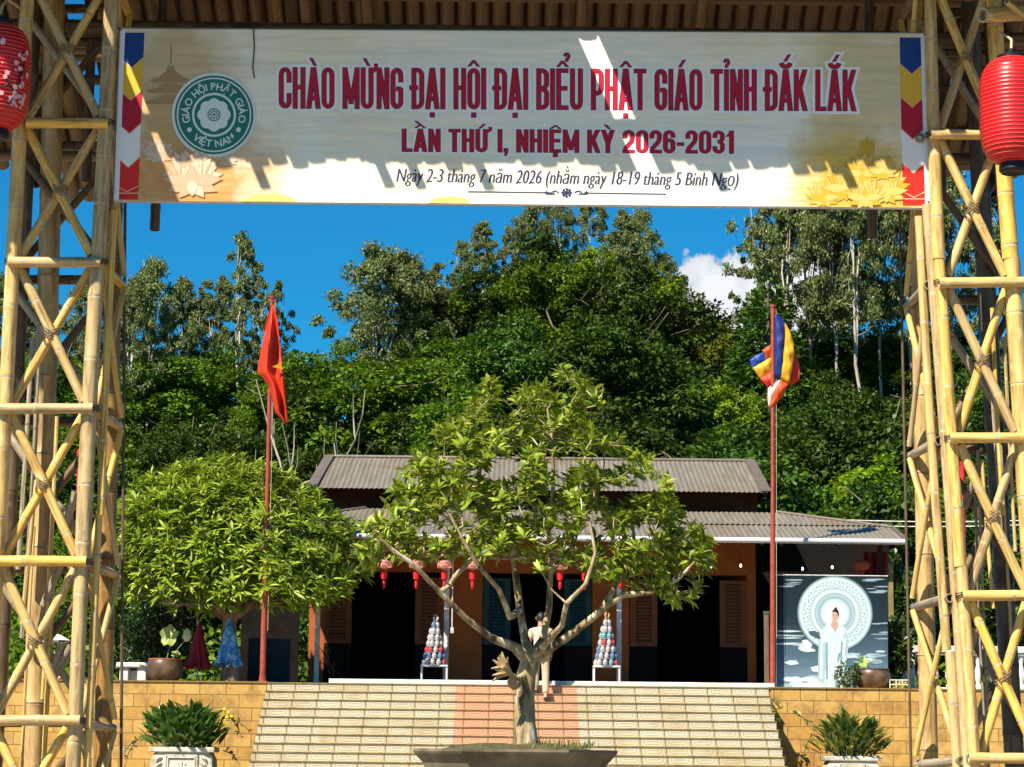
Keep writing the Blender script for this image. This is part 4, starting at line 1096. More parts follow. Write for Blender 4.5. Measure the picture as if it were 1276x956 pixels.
# porch posts, conduit, ceiling behind the rafters
for px, Y in ((556, 43.35), (771.5, 43.35), (1099, 43.3), (395, 43.35)):
    p = at(px, 800, Y); a = MB(); a.box(p.x - 0.045, p.x + 0.045, Y, Y + 0.09, TZ, lz(Y) - 0.06); a.build('porch_post', M_STEEL if px != 1099 else M_BROWN, hall, bevel=0.006)
p = at(564.5, 700, 43.0); a = MB(); a.ring_tube([(p.x, 42.98, lz(43) - 0.1), (p.x, 42.98, hz(783, 43.0))], 0.012, 8); a.box(p.x - 0.03, p.x + 0.03, 42.95, 43.0, hz(790, 43), hz(783, 43)); a.build('hanging_conduit', M_STEEL, hall)
# side bay at the right, dark timber
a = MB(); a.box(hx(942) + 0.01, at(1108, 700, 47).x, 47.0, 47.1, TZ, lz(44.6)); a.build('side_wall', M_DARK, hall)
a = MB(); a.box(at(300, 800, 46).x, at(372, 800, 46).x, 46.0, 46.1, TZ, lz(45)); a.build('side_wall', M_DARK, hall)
p = at(843, 851, 44.9); a = MB(); a.box(p.x - 0.085, p.x + 0.085, 44.6, 44.66, TZ + 0.001, TZ + 0.20); a.build('threshold_sign', surf('yellow_plaque', (0.6, 0.5, 0.15), 0.5), hall)
# bare bulbs strung under the eaves
mt, t, bs = newmat('lit_bulb'); bs.inputs['Emission Color'].default_value = (1, 0.93, 0.8, 1); bs.inputs['Emission Strength'].default_value = 2.5; BULB = mt
first = None
for i, (px, py, lab) in enumerate(((886, 706, 'small lit bulb hanging in the right doorway of the hall'), (923, 705, 'small lit bulb above the open brown shutter'), (1000, 709, 'small lit bulb hanging over the left half of the painted poster'), (1037, 707, 'small lit bulb over the halo of the painted poster'))):
    p = at(px, py, 43.6)
    r_ = thing('hanging_bulb', p, lab, 'bulb', 'bulbs under the eaves')
    a = MB(); a.lathe(p, [(0.004, -0.03), (0.016, -0.02), (0.022, 0.0), (0.016, 0.018), (0.012, 0.032)], 12); a.build('bulb', BULB, r_, True)
    a = MB(); a.lathe(p, [(0.014, 0.03), (0.014, 0.07)], 10); a.ring_tube([p + Vector((0, 0, 0.07)), (p.x, p.y, lz(43.6) - 0.1)], 0.004, 5); a.build('cord', BLACK, r_)
# ================================================================== flags and poles
POLE = surf('red_brown_pole', (0.30, 0.055, 0.03), 0.4, 0.25, 8, dirt=(0.16, 0.05, 0.03))
FRED = surf('flag_red_cloth', (0.72, 0.028, 0.010), 0.6, 0.06, 5)
def clothmat(name, col):
    mt, t, bs = newmat(name)
    L(t, ramp(t, noise_tex(t, 6, 3), [(0.3, tuple(c * 0.9 for c in col)), (0.7, col)]), bs.inputs['Base Color']); bs.inputs['Roughness'].default_value = 0.55
    tr = t.nodes.new('ShaderNodeBsdfTranslucent'); tr.inputs[0].default_value = (*[min(1, c * 1.2) for c in col], 1)
    mx = t.nodes.new('ShaderNodeMixShader'); mx.inputs[0].default_value = 0.3
    L(t, bs.outputs[0], mx.inputs[1]); L(t, tr.outputs[0], mx.inputs[2]); L(t, mx.outputs[0], t.nodes['Material Output'].inputs[0]); return mt
C_RED = clothmat('red_flag_cloth', (0.76, 0.050, 0.012)); C_YEL = clothmat('yellow_flag_cloth', (0.80, 0.45, 0.02))
C_BLU = clothmat('blue_flag_cloth', (0.012, 0.03, 0.21)); C_LBL = clothmat('bright_blue_flag_cloth', (0.02, 0.09, 0.45))
C_ORG = clothmat('orange_flag_cloth', (0.78, 0.10, 0.02)); C_WHT = clothmat('white_flag_cloth', (0.78, 0.68, 0.62))
def pole(xb, yb, xt, yt, Y, label):
    b, tp = at(xb, yb, Y), at(xt, yt, Y); b.z = TZ
    r_ = thing('flagpole', b, label, 'flagpole', 'flagpoles at the head of the stairs')
    a = MB(); n = 8
    a.ring_tube([b.lerp(tp, i / n) for i in range(n + 1)], [0.052 if i < 2 else 0.046 if i < 4 else 0.036 for i in range(n + 1)], 12); a.build('shaft', POLE, r_, True)
    a = MB(); a.lathe(tp, [(0.03, -0.02), (0.05, 0.0), (0.05, 0.03), (0.02, 0.05)], 10); a.box(tp.x - 0.02, tp.x + 0.07, Y - 0.02, Y + 0.02, tp.z - 0.06, tp.z - 0.03); a.build('finial', POLE, r_, True)
    a = MB(); a.lathe((b.x, Y, TZ), [(0.10, 0), (0.10, 0.015), (0.065, 0.03), (0.06, 0.12)], 14); a.build('base', POLE, r_, True)
    a = MB(); a.ring_tube([tp + Vector((0.06, -0.01, -0.05)), b + Vector((0.07, -0.03, 0.9))], 0.005, 5); a.build('halyard', HEMP, r_)
    return r_
pole(327, 853, 339, 372, 41.13, 'left red-brown flagpole with the plain red flag, beside the leafy dome tree')
pole(963, 862, 963, 383, 41.6, 'right red-brown flagpole with the multicoloured flag, left edge of the painted poster')
def cloth(name, rows, Y, mat, parent, folds, amp, cols=22, star=None):
    """rows: (y, xl, xr) pixel outline of a hanging cloth; folds of real depth"""
    ys = [r[0] for r in rows]; n = 44; vs = []; 
    for i in range(n + 1):
        y = ys[0] + (ys[-1] - ys[0]) * i / n
        k = max(j for j in range(len(rows)) if rows[j][0] <= y + 1e-6); k = min(k, len(rows) - 2)
        u = (y - rows[k][0]) / (rows[k + 1][0] - rows[k][0])
        xl = rows[k][1] + (rows[k + 1][1] - rows[k][1]) * u; xr = rows[k][2] + (rows[k + 1][2] - rows[k][2]) * u
        for j in range(cols + 1):
            v = j / cols; dy = amp * math.sin(v * math.pi * 2 * folds + i * 0.05) * min(1, i / 8) + 0.03 * math.sin(i * 0.31 + v * 3)
            dy -= 0.12 * (1 - abs(2 * v - 0.75)) * min(1, i / 14)
            skew = 4.5 * (v - 0.4) * (1 if y > 455 else 0)
            vs.append(at(xl + (xr - xl) * v, y + skew * 0, Y + dy))
    fs = [(i * (cols + 1) + j, i * (cols + 1) + j + 1, (i + 1) * (cols + 1) + j + 1, (i + 1) * (cols + 1) + j) for i in range(n) for j in range(cols)]
    a = MB(); a.add(vs, fs); return a
fl = thing('red_flag', at(338, 380, 41.05), 'plain red flag with a bit of yellow star, drooping from the left pole', 'flag')
a = cloth('cloth', [(380, 337.5, 341), (400, 332, 346), (430, 326, 349), (459, 321, 352), (464, 321.5, 352.5), (472, 328, 353.5), (482, 335, 354.5), (500, 340, 356.5), (515, 343, 358), (521, 349, 358.5), (527, 355, 358)], 41.0, C_RED, fl, 1.6, 0.07)
o = a.build('cloth', C_RED, fl, True); md = o.modifiers.new('solid', 'SOLIDIFY'); md.thickness = 0.004
a = MB(); st = [(339, 457), (345, 454.5), (351.5, 451), (351, 456), (352.3, 460.5), (346, 459.5)]
a.prism([at(x, y, 40.80 + 0.012 * i) for i, (x, y) in enumerate(st)], (0, 0.01, 0)); a.build('star', C_YEL, fl)
fl = thing('striped_flag', at(965, 390, 41.5), 'flag of blue, yellow, red and orange stripes billowing on the right pole', 'flag')
def patch(pts, Y, dep, mat, name='stripe'):
    """one stripe of cloth: outline in pixels, bulging by dep, with cross wrinkles"""
    n = len(pts); cx = sum(p[0] for p in pts) / n; cy = sum(p[1] for p in pts) / n
    vs, fs = [], []; K = 7; M = 6; dense = []
    for i in range(n):
        for k in range(M):
            u = k / M; p, q = pts[i], pts[(i + 1) % n]; dense.append((p[0] + (q[0] - p[0]) * u, p[1] + (q[1] - p[1]) * u))
    N = len(dense)
    for r_ in range(K):
        f = 1 - r_ / K
        for i, (x, y) in enumerate(dense):
            X, Yy = cx + (x - cx) * f, cy + (y - cy) * f
            b = dep * (1 - f ** 2) + 0.010 * math.sin(Yy * 0.33 + X * 0.18) + 0.008 * math.sin(X * 0.7 - Yy * 0.2)
            vs.append(at(X, Yy, Y - b))
    vs.append(at(cx, cy, Y - dep)); 
    for r_ in range(K - 1):
        for i in range(N):
            j = (i + 1) % N; fs.append((r_ * N + i, r_ * N + j, (r_ + 1) * N + j, (r_ + 1) * N + i))
    for i in range(N): fs.append(((K - 1) * N + i, (K - 1) * N + (i + 1) % N, K * N))
    a = MB(); a.add(vs, fs); o = a.build(name, mat, fl, True); md = o.modifiers.new('solid', 'SOLIDIFY'); md.thickness = 0.004
Yf = 41.6
patch([(991, 438), (994.5, 447), (997, 462), (996, 474), (986, 480), (981, 479), (984, 460)], Yf + 0.10, 0.03, C_RED)
patch([(965.5, 391), (972, 394), (978, 402), (978.5, 418), (976, 445), (973.5, 473), (965, 471)], Yf - 0.03, 0.06, C_BLU)
patch([(978, 402), (985, 413), (989, 427), (990, 440), (987, 460), (983.5, 477), (973, 474), (976, 445), (978.5, 420)], Yf - 0.04, 0.05, C_YEL)
patch([(934, 449), (942, 443), (951, 439), (955.5, 448), (946, 454), (937.5, 458.5)], Yf + 0.12, 0.04, C_LBL)
patch([(949.5, 437), (955, 433), (961, 429.5), (963, 446), (955.5, 448.5), (951, 439)], Yf + 0.14, 0.04, C_ORG)
patch([(937.5, 458), (955.5, 448), (962, 445), (962, 463), (955, 467), (947, 472)], Yf + 0.12, 0.04, C_YEL)
patch([(947, 472), (955, 466), (962, 463), (967, 470), (966, 480), (960, 485), (957, 483.5)], Yf + 0.10, 0.05, C_RED)
patch([(966, 480), (973, 472), (982, 478.5), (979, 488), (975, 495), (966, 504), (959, 509), (960, 496)], Yf - 0.02, 0.06, C_ORG)
patch([(957, 484), (966, 477), (974, 471), (969, 482), (961, 500), (958, 507), (956.5, 498)], Yf - 0.015, 0.04, C_WHT)

# ================================================================== painted poster: robed figure before a halo over clouds
PY = 41.78
post = thing('painted_poster', at(1036, 864, PY), 'large painted poster of a white robed figure with a halo over moonlit clouds', 'poster')
PB_, PM_ = None, None
def p_(x, y, out=0.0): q = at(x, y, PY); q.y -= out; return q
mt, t, bs = newmat('poster_night_sky')
c = t.nodes.new('ShaderNodeTexCoord'); sp = t.nodes.new('ShaderNodeSeparateXYZ'); L(t, c.outputs['Object'], sp.inputs[0])
n = noise_tex(t, 1.6, 6, 0.6, stretch=(1.0, 1, 3.5))
f = mth(t, 'ADD', mth(t, 'MULTIPLY', sp.outputs['Z'], -0.46), mth(t, 'MULTIPLY', mth(t, 'SUBTRACT', n, 0.5), 0.25))
L(t, ramp(t, mth(t, 'ADD', f, 1.0), [(0.0, (0.010, 0.017, 0.022)), (0.42, (0.014, 0.027, 0.037)), (0.72, (0.07, 0.125, 0.17)), (1.0, (0.17, 0.25, 0.31))]), bs.inputs['Base Color']); bs.inputs['Roughness'].default_value = 0.6; bs.inputs['Specular IOR Level'].default_value = 0.08
M_NIGHT = mt
def pr(name, c, v=0.06): return surf(name, c, 0.5, v, 6, bumps=0, spec=0.1)
P_ICE = [pr('print_ice', (0.458, 0.562, 0.584)), pr('print_ice_mid', (0.310, 0.429, 0.466)), pr('print_ice_white', (0.591, 0.628, 0.636)), pr('print_ice_shade', (0.162, 0.281, 0.325)), pr('print_skin', (0.458, 0.296, 0.222)), pr('print_hair', (0.022, 0.015, 0.015)), pr('print_slate', (0.045, 0.088, 0.111)), pr('print_blue_grey', (0.222, 0.296, 0.340)), pr('print_glow', (0.207, 0.310, 0.355))]
x0, x1, y0, y1 = 967, 1106.5, 717.5, 863
a = MB(); a.poly([p_(x0, y1, 0), p_(x1, y1 + 2, 0), p_(x1, y0 + 1.5, 0), p_(x0, y0, 0)]); a.build('sheet', M_NIGHT, post)
a = MB(); a.prism([p_(x0, y1, -0.004), p_(x1, y1 + 2, -0.004), p_(x1, y0 + 1.5, -0.004), p_(x0, y0, -0.004)], (0, 0.03, 0)); a.build('board', M_GREEN, post)
a = MB(); a.ring_tube([p_(x0, y0 - 1, 0.0), p_(x1, y0 + 0.5, 0)], 0.012, 6); a.build('top_batten', M_STEEL, post)
pc = MB(); q = random.Random(12)
def blob(mb, cx, cy, rx, ry, out, mi, n=22, jag=0.25):
    ph = q.uniform(0, 6)
    mb.poly([p_(min(max(cx + rx * math.cos(a_) * (1 + jag * math.sin(3 * a_ + ph) * 0.6 + jag * q.uniform(-.5, .5)), x0 + 0.3), x1 - 0.3), min(cy - ry * math.sin(a_) * (1 + jag * math.sin(5 * a_ + ph) * 0.5), 863), out) for a_ in [i * 2 * math.pi / n for i in range(n)]], mi)
o_ = 0.0012
def nxt():
    global o_
    o_ += 0.00005; return o_
def streaks(n, xa, xb, ya, yb, w, mi):
    for i in range(n):
        cx, cy = q.uniform(xa, xb), q.uniform(ya, yb); blob(pc, cx, cy, q.uniform(w * 0.5, w), q.uniform(0.5, 1.4), nxt(), mi, 16, 0.3)
streaks(7, 975, 1000, 720, 732, 13, 7); streaks(7, 1078, 1100, 720, 740, 12, 7); streaks(8, 972, 1000, 786, 812, 16, 0); streaks(5, 1085, 1104, 775, 800, 12, 7)
for i in range(16): blob(pc, q.uniform(978, 1018), 862 - abs(q.gauss(0, 1)) * 16, q.uniform(6, 15), q.uniform(1.5, 4.5), nxt(), q.choice((0, 2, 0, 1)))
for i in range(14): blob(pc, q.uniform(990, 1030), 862 - q.uniform(0, 12), q.uniform(6, 13), q.uniform(3, 6), nxt(), q.choice((0, 2)))
for i in range(10): blob(pc, q.uniform(1058, 1100), q.uniform(812, 835), q.uniform(6, 14), q.uniform(1, 3.5), nxt(), q.choice((0, 1, 7)))
for i in range(8): blob(pc, q.uniform(1000, 1012), q.uniform(795, 812), q.uniform(5, 10), q.uniform(1, 2.4), nxt(), q.choice((0, 2)))
pc.build('cloud_print', P_ICE, post)
ha = MB(); HX, HYp = 1040.5, 764.5
def hd(r0, r1, mi, n=72, cy=HYp, wob=0.0):
    z = nxt(); pa = [p_(HX + r1 * math.cos(i * 2 * math.pi / n), cy - r1 * math.sin(i * 2 * math.pi / n) * 1.0, z) for i in range(n)]
    if r0 <= 0: ha.poly(pa, mi); return
    pb = [p_(HX + r0 * math.cos(i * 2 * math.pi / n), cy - r0 * math.sin(i * 2 * math.pi / n), z) for i in range(n)]
    for i in range(n): ha.quad(pa[i], pa[(i + 1) % n], pb[(i + 1) % n], pb[i], mi)
mt, t, bs = newmat('halo_print_rings')
c_ = t.nodes.new('ShaderNodeTexCoord'); dn = t.nodes.new('ShaderNodeVectorMath'); dn.operation = 'DISTANCE'; L(t, c_.outputs['Object'], dn.inputs[0])
hc_ = p_(HX, HYp) - root_loc(post); dn.inputs[1].default_value = (hc_.x, -0.004, hc_.z)
px_m = (p_(HX + 10, HYp) - p_(HX, HYp)).length / 10; nn_ = noise_tex(t, 30, 4)
rr_ = mth(t, 'ADD', mth(t, 'DIVIDE', dn.outputs['Value'], px_m * 50), mth(t, 'MULTIPLY', mth(t, 'SUBTRACT', nn_, 0.5), 0.02))
W0, W1, W2, W3, BG_ = (0.50, 0.56, 0.57), (0.34, 0.45, 0.48), (0.20, 0.31, 0.35), (0.42, 0.51, 0.53), (0.022, 0.042, 0.056)
L(t, ramp(t, rr_, [(0.0, W0), (0.27, W0), (0.33, W3), (0.40, W2), (0.46, W1), (0.50, W2), (0.53, W0), (0.60, W3), (0.62, W2), (0.645, W0), (0.84, W3), (0.86, W0), (0.885, W1), (0.945, BG_)]), bs.inputs['Base Color']); bs.inputs['Roughness'].default_value = 0.45
z = nxt(); hm = MB(); hm.poly([p_(HX + 47.5 * math.cos(i * 2 * math.pi / 90), min(HYp - 47.5 * math.sin(i * 2 * math.pi / 90), 863), z) for i in range(90)]); hm.build('halo_rings', mt, post)
z = nxt()
for i in range(44):      # little scrolls in the outer band
    a_ = i * 2 * math.pi / 44; r_ = 36.5
    for j in range(5):
        b_ = a_ + (j - 2) * 0.022; rr_ = r_ + 3.6 * math.sin(j * 1.5 + i); cxp, cyp = HX + rr_ * math.cos(b_), HYp - rr_ * math.sin(b_)
        ha.poly([p_(cxp + 0.85 * math.cos(k_ * math.pi / 3), cyp - 0.85 * math.sin(k_ * math.pi / 3), z + j * 1e-4) for k_ in range(6)], 3)
o_ += 0.001
for i in range(40):
    a_ = i * 2 * math.pi / 40; ha.poly([p_(HX + 26.3 * math.cos(a_) + 0.8 * math.cos(k_ * math.pi / 3), HYp - 26.3 * math.sin(a_) - 0.8 * math.sin(k_ * math.pi / 3), o_) for k_ in range(6)], 2)
ha.build('halo_print', P_ICE, post)
fg = MB()
def fp(pts, mi): fg.poly([p_(x, y, 0) + Vector((0, -nxt(), 0)) for x, y in pts][::-1] if False else [p_(x, y, o_ + 0.0) for x, y in pts], mi); nxt()
nxt()
fp([(1027, 782), (1033, 776), (1046, 776), (1054, 784), (1057, 800), (1056, 818), (1052, 835), (1050, 862), (1026, 862), (1027, 842), (1023, 850), (1019, 848), (1020, 800), (1021, 790)], 0)   # robe
fp([(1020, 800), (1028, 792), (1030, 830), (1026, 852), (1019, 848)], 1)
fp([(1054, 785), (1057, 800), (1055, 820), (1051, 812), (1050, 795)], 1)
for xa, xb, ya, yb, w_, mi in ((1030, 1031, 800, 846, 1.2, 3), (1036, 1040, 796, 826, 1.0, 2), (1045, 1043, 800, 842, 1.3, 2), (1049, 1047, 800, 850, 1.0, 3), (1033, 1034, 820, 862, 1.4, 2), (1040, 1043, 836, 862, 1.2, 3), (1024, 1023, 800, 846, 1.1, 2), (1053, 1051, 795, 815, 1.0, 2)):
    fp([(xa - w_, ya), (xa + w_, ya), (xb + w_ * 1.3, yb), (xb - w_ * 1.3, yb)], mi)
fp([(1044, 815), (1048, 812), (1046, 822), (1041, 831), (1043, 826)], 3); fp([(1034, 832), (1044, 846), (1048, 858), (1040, 848)], 2)
fp([(1007, 787), (1014, 786), (1022, 789), (1023, 797), (1016, 795), (1009, 791)], 6)      # outstretched sleeve and bowl
fp([(1021, 790), (1029, 784), (1031, 800), (1024, 802)], 0)
fp([(1044, 784), (1050, 782), (1053, 786), (1046, 791)], 2)
fp([(1035, 779), (1038, 772), (1043, 772), (1045, 780), (1041, 788)], 4)                   # neck
fp([(HX - 4.2 + 8.2 * 0 + 4.6 + 4.4 * math.cos(k_ * math.pi / 8), 767 - 6.3 * math.sin(k_ * math.pi / 8)) for k_ in range(16)], 4)
fp([(1036.9, 763), (1038, 760.3), (1041, 759), (1044.4, 760.5), (1045.6, 765.5), (1045.0, 770), (1043.8, 765), (1041, 762.6)], 5)
fp([(1039.2, 760), (1040, 757), (1042.4, 757), (1043.6, 760)], 5)
for xx in (1038.9, 1042.7): fp([(xx - 0.9, 766.6), (xx + 0.9, 766.6), (xx + 0.9, 767.2), (xx - 0.9, 767.2)], 5)
fp([(1039.6, 770.6), (1041.8, 770.6), (1040.8, 771.3)], 5)
fg.build('figure_print', P_ICE, post)

# ================================================================== lotus lanterns under the eaves
L_PINK = clothmat('pink_lantern_cloth', (0.72, 0.33, 0.25)); L_RED = clothmat('red_tassel', (0.70, 0.02, 0.02))
def lotus_lantern(px, py, Y, label, s=1.0, first=None):
    c = at(px, py, Y)
    r_ = thing('lotus_lantern', c, label, 'lantern', 'lotus lanterns along the eaves')
    a = MB(); R0 = 0.145 * s
    for ring, (n, tilt, ln) in enumerate(((8, 1.05, 1.0), (8, 0.62, 0.95), (6, 0.25, 0.85))):
        for i in range(n):
            an = 2 * math.pi * (i + ring * 0.5) / n; rad = Vector((math.cos(an), math.sin(an), 0)); tg = Vector((-rad.y, rad.x, 0)); pts = []
            K = 6
            for k in range(K + 1):
                u = k / K; tt = tilt * (0.6 + 0.6 * math.sin(u * 2.6)); w = 0.055 * s * math.sin(math.pi * min(0.97, u * 0.9 + 0.08))
                ctr = c + rad * (0.03 * s + math.sin(tt) * ln * u * R0) + Vector((0, 0, -0.09 * s + math.cos(tt) * ln * u * 0.2 * s))
                pts.append((ctr - tg * w, ctr + tg * w))
            for k in range(K): a.quad(pts[k][0], pts[k][1], pts[k + 1][1], pts[k + 1][0])
    a.lathe(c, [(0.02, -0.1 * s), (0.085 * s, -0.06 * s), (0.1 * s, 0.0), (0.07 * s, 0.06 * s), (0.02, 0.08 * s)], 14)
    a.build('petals', L_PINK, r_, True)
    a = MB(); a.lathe(c, [(0.03 * s, -0.09 * s), (0.055 * s, -0.11 * s), (0.05 * s, -0.24 * s), (0.02 * s, -0.25 * s), (0.028 * s, -0.28 * s), (0.028 * s, -0.36 * s), (0.012 * s, -0.4 * s)], 10); a.build('tassel', L_RED, r_, True)
    a = MB(); a.ring_tube([c + Vector((0, 0, 0.05)), (c.x, c.y, lz(Y) - 0.05)], 0.004, 5); a.build('cord', HEMP, r_)
    return r_
for px, lab in ((435, 'lotus lantern at the far left of the eaves, mostly behind dome tree leaves'), (479, 'pink lotus lantern with red tassel left of the leaning branch'), (519, 'pink lotus lantern half hidden by the long left branch'), (554, 'pink lotus lantern with red tassel just left of the thin hanging conduit'), (589, 'rounded pink lotus lantern in front of the left terracotta pier'),
                (698, 'lotus lantern among leaves above the person in beige'), (729, 'lotus lantern peeping through leaves left of the right terracotta pier'), (773, 'pale pink lotus lantern above the right pale steel post')):
    lotus_lantern(px, 704 + (px - 600) * 0.006, 42.6, lab, 1.12)
ol = thing('round_lantern', at(1073, 707, 43.0), 'squat orange lantern with tassel hanging above the painted poster', 'lantern'); c = at(1073, 705, 43.0)
a = MB(); a.lathe(c, [(0.03, 0.1), (0.10, 0.085), (0.155, 0.035), (0.16, 0.0), (0.15, -0.04), (0.09, -0.09), (0.03, -0.1)], 22); a.build('shade', clothmat('orange_lantern_cloth', (0.62, 0.13, 0.04)), ol, True)
a = MB(); a.lathe(c, [(0.05, -0.1), (0.06, -0.13), (0.035, -0.24), (0.01, -0.25)], 10); a.lathe(c, [(0.05, 0.09), (0.05, 0.12), (0.01, 0.125)], 10); a.ring_tube([c + Vector((0, 0, 0.12)), (c.x, c.y, lz(43.0) - 0.04)], 0.004, 5); a.build('tassel', L_RED, ol, True)
rc = thing('red_cloth', at(1093, 715, 44.2), 'dark red cloth hanging in the shade behind the orange lantern', 'cloth')
a = MB(); n = 14
for i in range(n):
    u0, u1 = i / n, (i + 1) / n; f = lambda u: 44.2 + 0.05 * math.sin(u * 19)
    a.quad(at(1076 + 31 * u0, 730, f(u0)), at(1076 + 31 * u1, 730, f(u1)), at(1076 + 31 * u1, 688, f(u1)), at(1076 + 31 * u0, 688, f(u0)))
o = a.build('cloth', surf('maroon_cloth', (0.16, 0.012, 0.012), 0.8), rc, True)

# ================================================================== pots, umbrellas, planters
CLAY = surf('dark_glazed_clay', (0.085, 0.048, 0.03), 0.38, 0.5, 5, dirt=(0.20, 0.13, 0.07))
RIMC = surf('terracotta_rim', (0.32, 0.10, 0.05), 0.6, 0.3, 10)
STONE = surf('carved_stone', (0.52, 0.48, 0.38), 0.8, 0.3, 5, bumps=0.5, dirt=(0.24, 0.21, 0.14))
WSTONE = surf('white_stone', (0.66, 0.64, 0.58), 0.75, 0.2, 4, bumps=0.4, dirt=(0.38, 0.35, 0.28))
SOIL = surf('moist_soil', (0.035, 0.024, 0.015), 0.9, 0.4, 12, bumps=0.6, bd=0.02)
def pot(px, py0, py1, wpx, Y, label, name='clay_pot'):
    b = at(px, py1, Y); b.z = TZ; H = at(px, py0, Y).z - TZ; Rr = wpx * Y / FPX / 2
    r_ = thing(name, b, label, 'pot', 'brown clay pots on the terrace')
    a = MB(); a.lathe(b, [(Rr * 0.62, 0.0), (Rr * 0.8, H * 0.15), (Rr * 0.96, H * 0.4), (Rr, H * 0.62), (Rr * 0.96, H * 0.84), (Rr * 0.9, H * 0.93), (Rr * 0.84, H * 0.92), (Rr * 0.82, H * 0.8)], 36); a.build('body', CLAY, r_, True)
    a = MB(); a.lathe(b, [(Rr * 0.9, H * 0.93), (Rr * 0.93, H * 0.95), (Rr * 0.93, H), (Rr * 0.84, H), (Rr * 0.83, H * 0.93)], 36, cap=False); a.build('rim', RIMC if px < 600 else CLAY, r_, True)
    a = MB(); a.lathe(b, [(Rr * 0.83, H * 0.86), (0.01, H * 0.87)], 24); a.build('water' if px < 600 else 'soil', SOIL, r_)
    return r_, b, H, Rr
YL = 41.75
pL, bL, HL, RL = pot(205, 821, 853.5, 45, YL, 'dark brown clay pot with pale lotus leaves on the left terrace wall')
YL2 = 41.42
pR, bR, HR, RR = pot(1087, 833.5, 866.5, 46, YL2, 'bare dark brown clay pot at the foot of the painted poster')
LOTL = leafmat('lotus_leaf', [(0.36, 0.44, 0.10), (0.44, 0.50, 0.15)], 0.45, 0.5, 0.3, 0.1)
LOTB = leafmat('lotus_bud', [(0.62, 0.62, 0.36), (0.66, 0.68, 0.42)], 0.3, 0.5, 0.3, 0.05)
STEM = surf('green_stem', (0.16, 0.22, 0.07), 0.6)
def lotus_plant(b, H, leaves, label):
    YL = b.y
    r_ = thing('lotus_plant', b + Vector((0, 0, H * 0.88)), label, 'plant')
    lf, sm = MB(), MB(); foot = b + Vector((0, 0, H * 0.87))
    for (px, py, rx, ry, ph, tiltz) in leaves:
        c = at(px, py, YL); n = 30
        ctr = c + Vector((0, 0.05, -0.01)); ring = []
        for i in range(n):
            an = 2 * math.pi * i / n; w = 1 + 0.10 * math.sin(5 * an + ph) + 0.06 * math.sin(9 * an)
            ring.append(c + Vector((rx * math.cos(an) * w, -0.04 * math.sin(3 * an + ph) - tiltz * math.sin(an), ry * math.sin(an) * w)))
        lf.add([ctr] + ring, [(0, 1 + i, 1 + (i + 1) % n) for i in range(n)])
        mid = foot.lerp(ctr, 0.5) + Vector((0.03, 0.05, 0.0)); sm.ring_tube([foot + Vector((0.02 * math.sin(ph), 0, 0)), mid, ctr], 0.008, 6)
    lf.build('leaf', LOTL, r_, True); sm.build('stem', STEM, r_); return r_
lp = lotus_plant(bL, HL, [(210.5, 792, 0.155, 0.185, 0.4, -0.06), (219, 815, 0.085, 0.055, 2.0, 0.05)], 'lotus plant with one big ruffled yellow-green leaf in the left clay pot')
a = MB(); c = at(233, 792, YL)
for i in range(7):
    an = i * 2 * math.pi / 7
    a.ring_tube([c + Vector((0.02 * math.cos(an), 0.02 * math.sin(an), -0.10)), c + Vector((0.052 * math.cos(an), 0.052 * math.sin(an), -0.02)), c + Vector((0.035 * math.cos(an), 0.035 * math.sin(an), 0.07)), c + Vector((0.006 * math.cos(an), 0.006 * math.sin(an), 0.13))], [0.02, 0.032, 0.024, 0.004], 7)
a.build('bud', LOTB, lp, True); a = MB(); a.ring_tube([bL + Vector((0.1, 0, HL * 0.87)), at(222, 808, YL), at(230, 799, YL)], 0.008, 6); a.build('stem', STEM, lp)
lotus_plant(bR, HR, [(1076, 825, 0.085, 0.10, 1.0, -0.04)], 'single upright yellow-green leaf growing from the right clay pot')
CR_ = clothmat('crimson_parasol_cloth', (0.42, 0.01, 0.03))
mt, t, bs = newmat('blue_print_parasol_cloth')
L(t, ramp(t, noise_tex(t, 7, 4, 0.6), [(0.36, (0.02, 0.07, 0.26)), (0.48, (0.04, 0.22, 0.52)), (0.55, (0.10, 0.42, 0.62)), (0.62, (0.55, 0.62, 0.75)), (0.7, (0.16, 0.16, 0.5))]), bs.inputs['Base Color']); CB_ = mt
def parasol(px, ytop, ybot, wpx, Y, mat, label, ycl):
    b = at(px, ybot, Y); b.z = TZ; tp = at(px, ytop, Y); zb = at(px, ycl, Y).z; Rr = wpx * Y / FPX / 2
    r_ = thing('folded_parasol', b, label, 'parasol', 'folded parasols on the left terrace')
    a = MB(); n = 48; rows = 12; vs = []
    for i in range(rows + 1):
        u = i / rows; z = tp.z - 0.04 - (tp.z - 0.04 - zb) * u; r0 = 0.02 + (Rr - 0.02) * u ** 0.85
        for k in range(n):
            an = 2 * math.pi * k / n; pl = 1 + 0.28 * u * math.sin(an * 8 + 0.6 * math.sin(u * 4)); dz = -0.04 * u * math.cos(an * 8) if i == rows else 0
            vs.append((b.x + r0 * pl * math.cos(an), Y + r0 * pl * math.sin(an), z + dz))
    a.add(vs, [(i * n + k, i * n + (k + 1) % n, (i + 1) * n + (k + 1) % n, (i + 1) * n + k) for i in range(rows) for k in range(n)]); o = a.build('canopy', mat, r_, True)
    a = MB(); a.ring_tube([b, tp + Vector((0, 0, 0.02))], 0.013, 8); a.build('pole', M_STEEL, r_, True)
    a = MB(); a.ring_tube([tp, tp + Vector((-0.05, 0, 0.22))], [0.02, 0.008], 8); a.build('tip', RIMC, r_, True)
    a = MB(); a.lathe(b, [(0.16, 0), (0.16, 0.04), (0.03, 0.06), (0.03, 0.14)], 16); a.build('foot', M_STEEL, r_, True)
parasol(246, 773, 853, 26, 42.6, CR_, 'folded crimson parasol beside the left clay pot', 832)
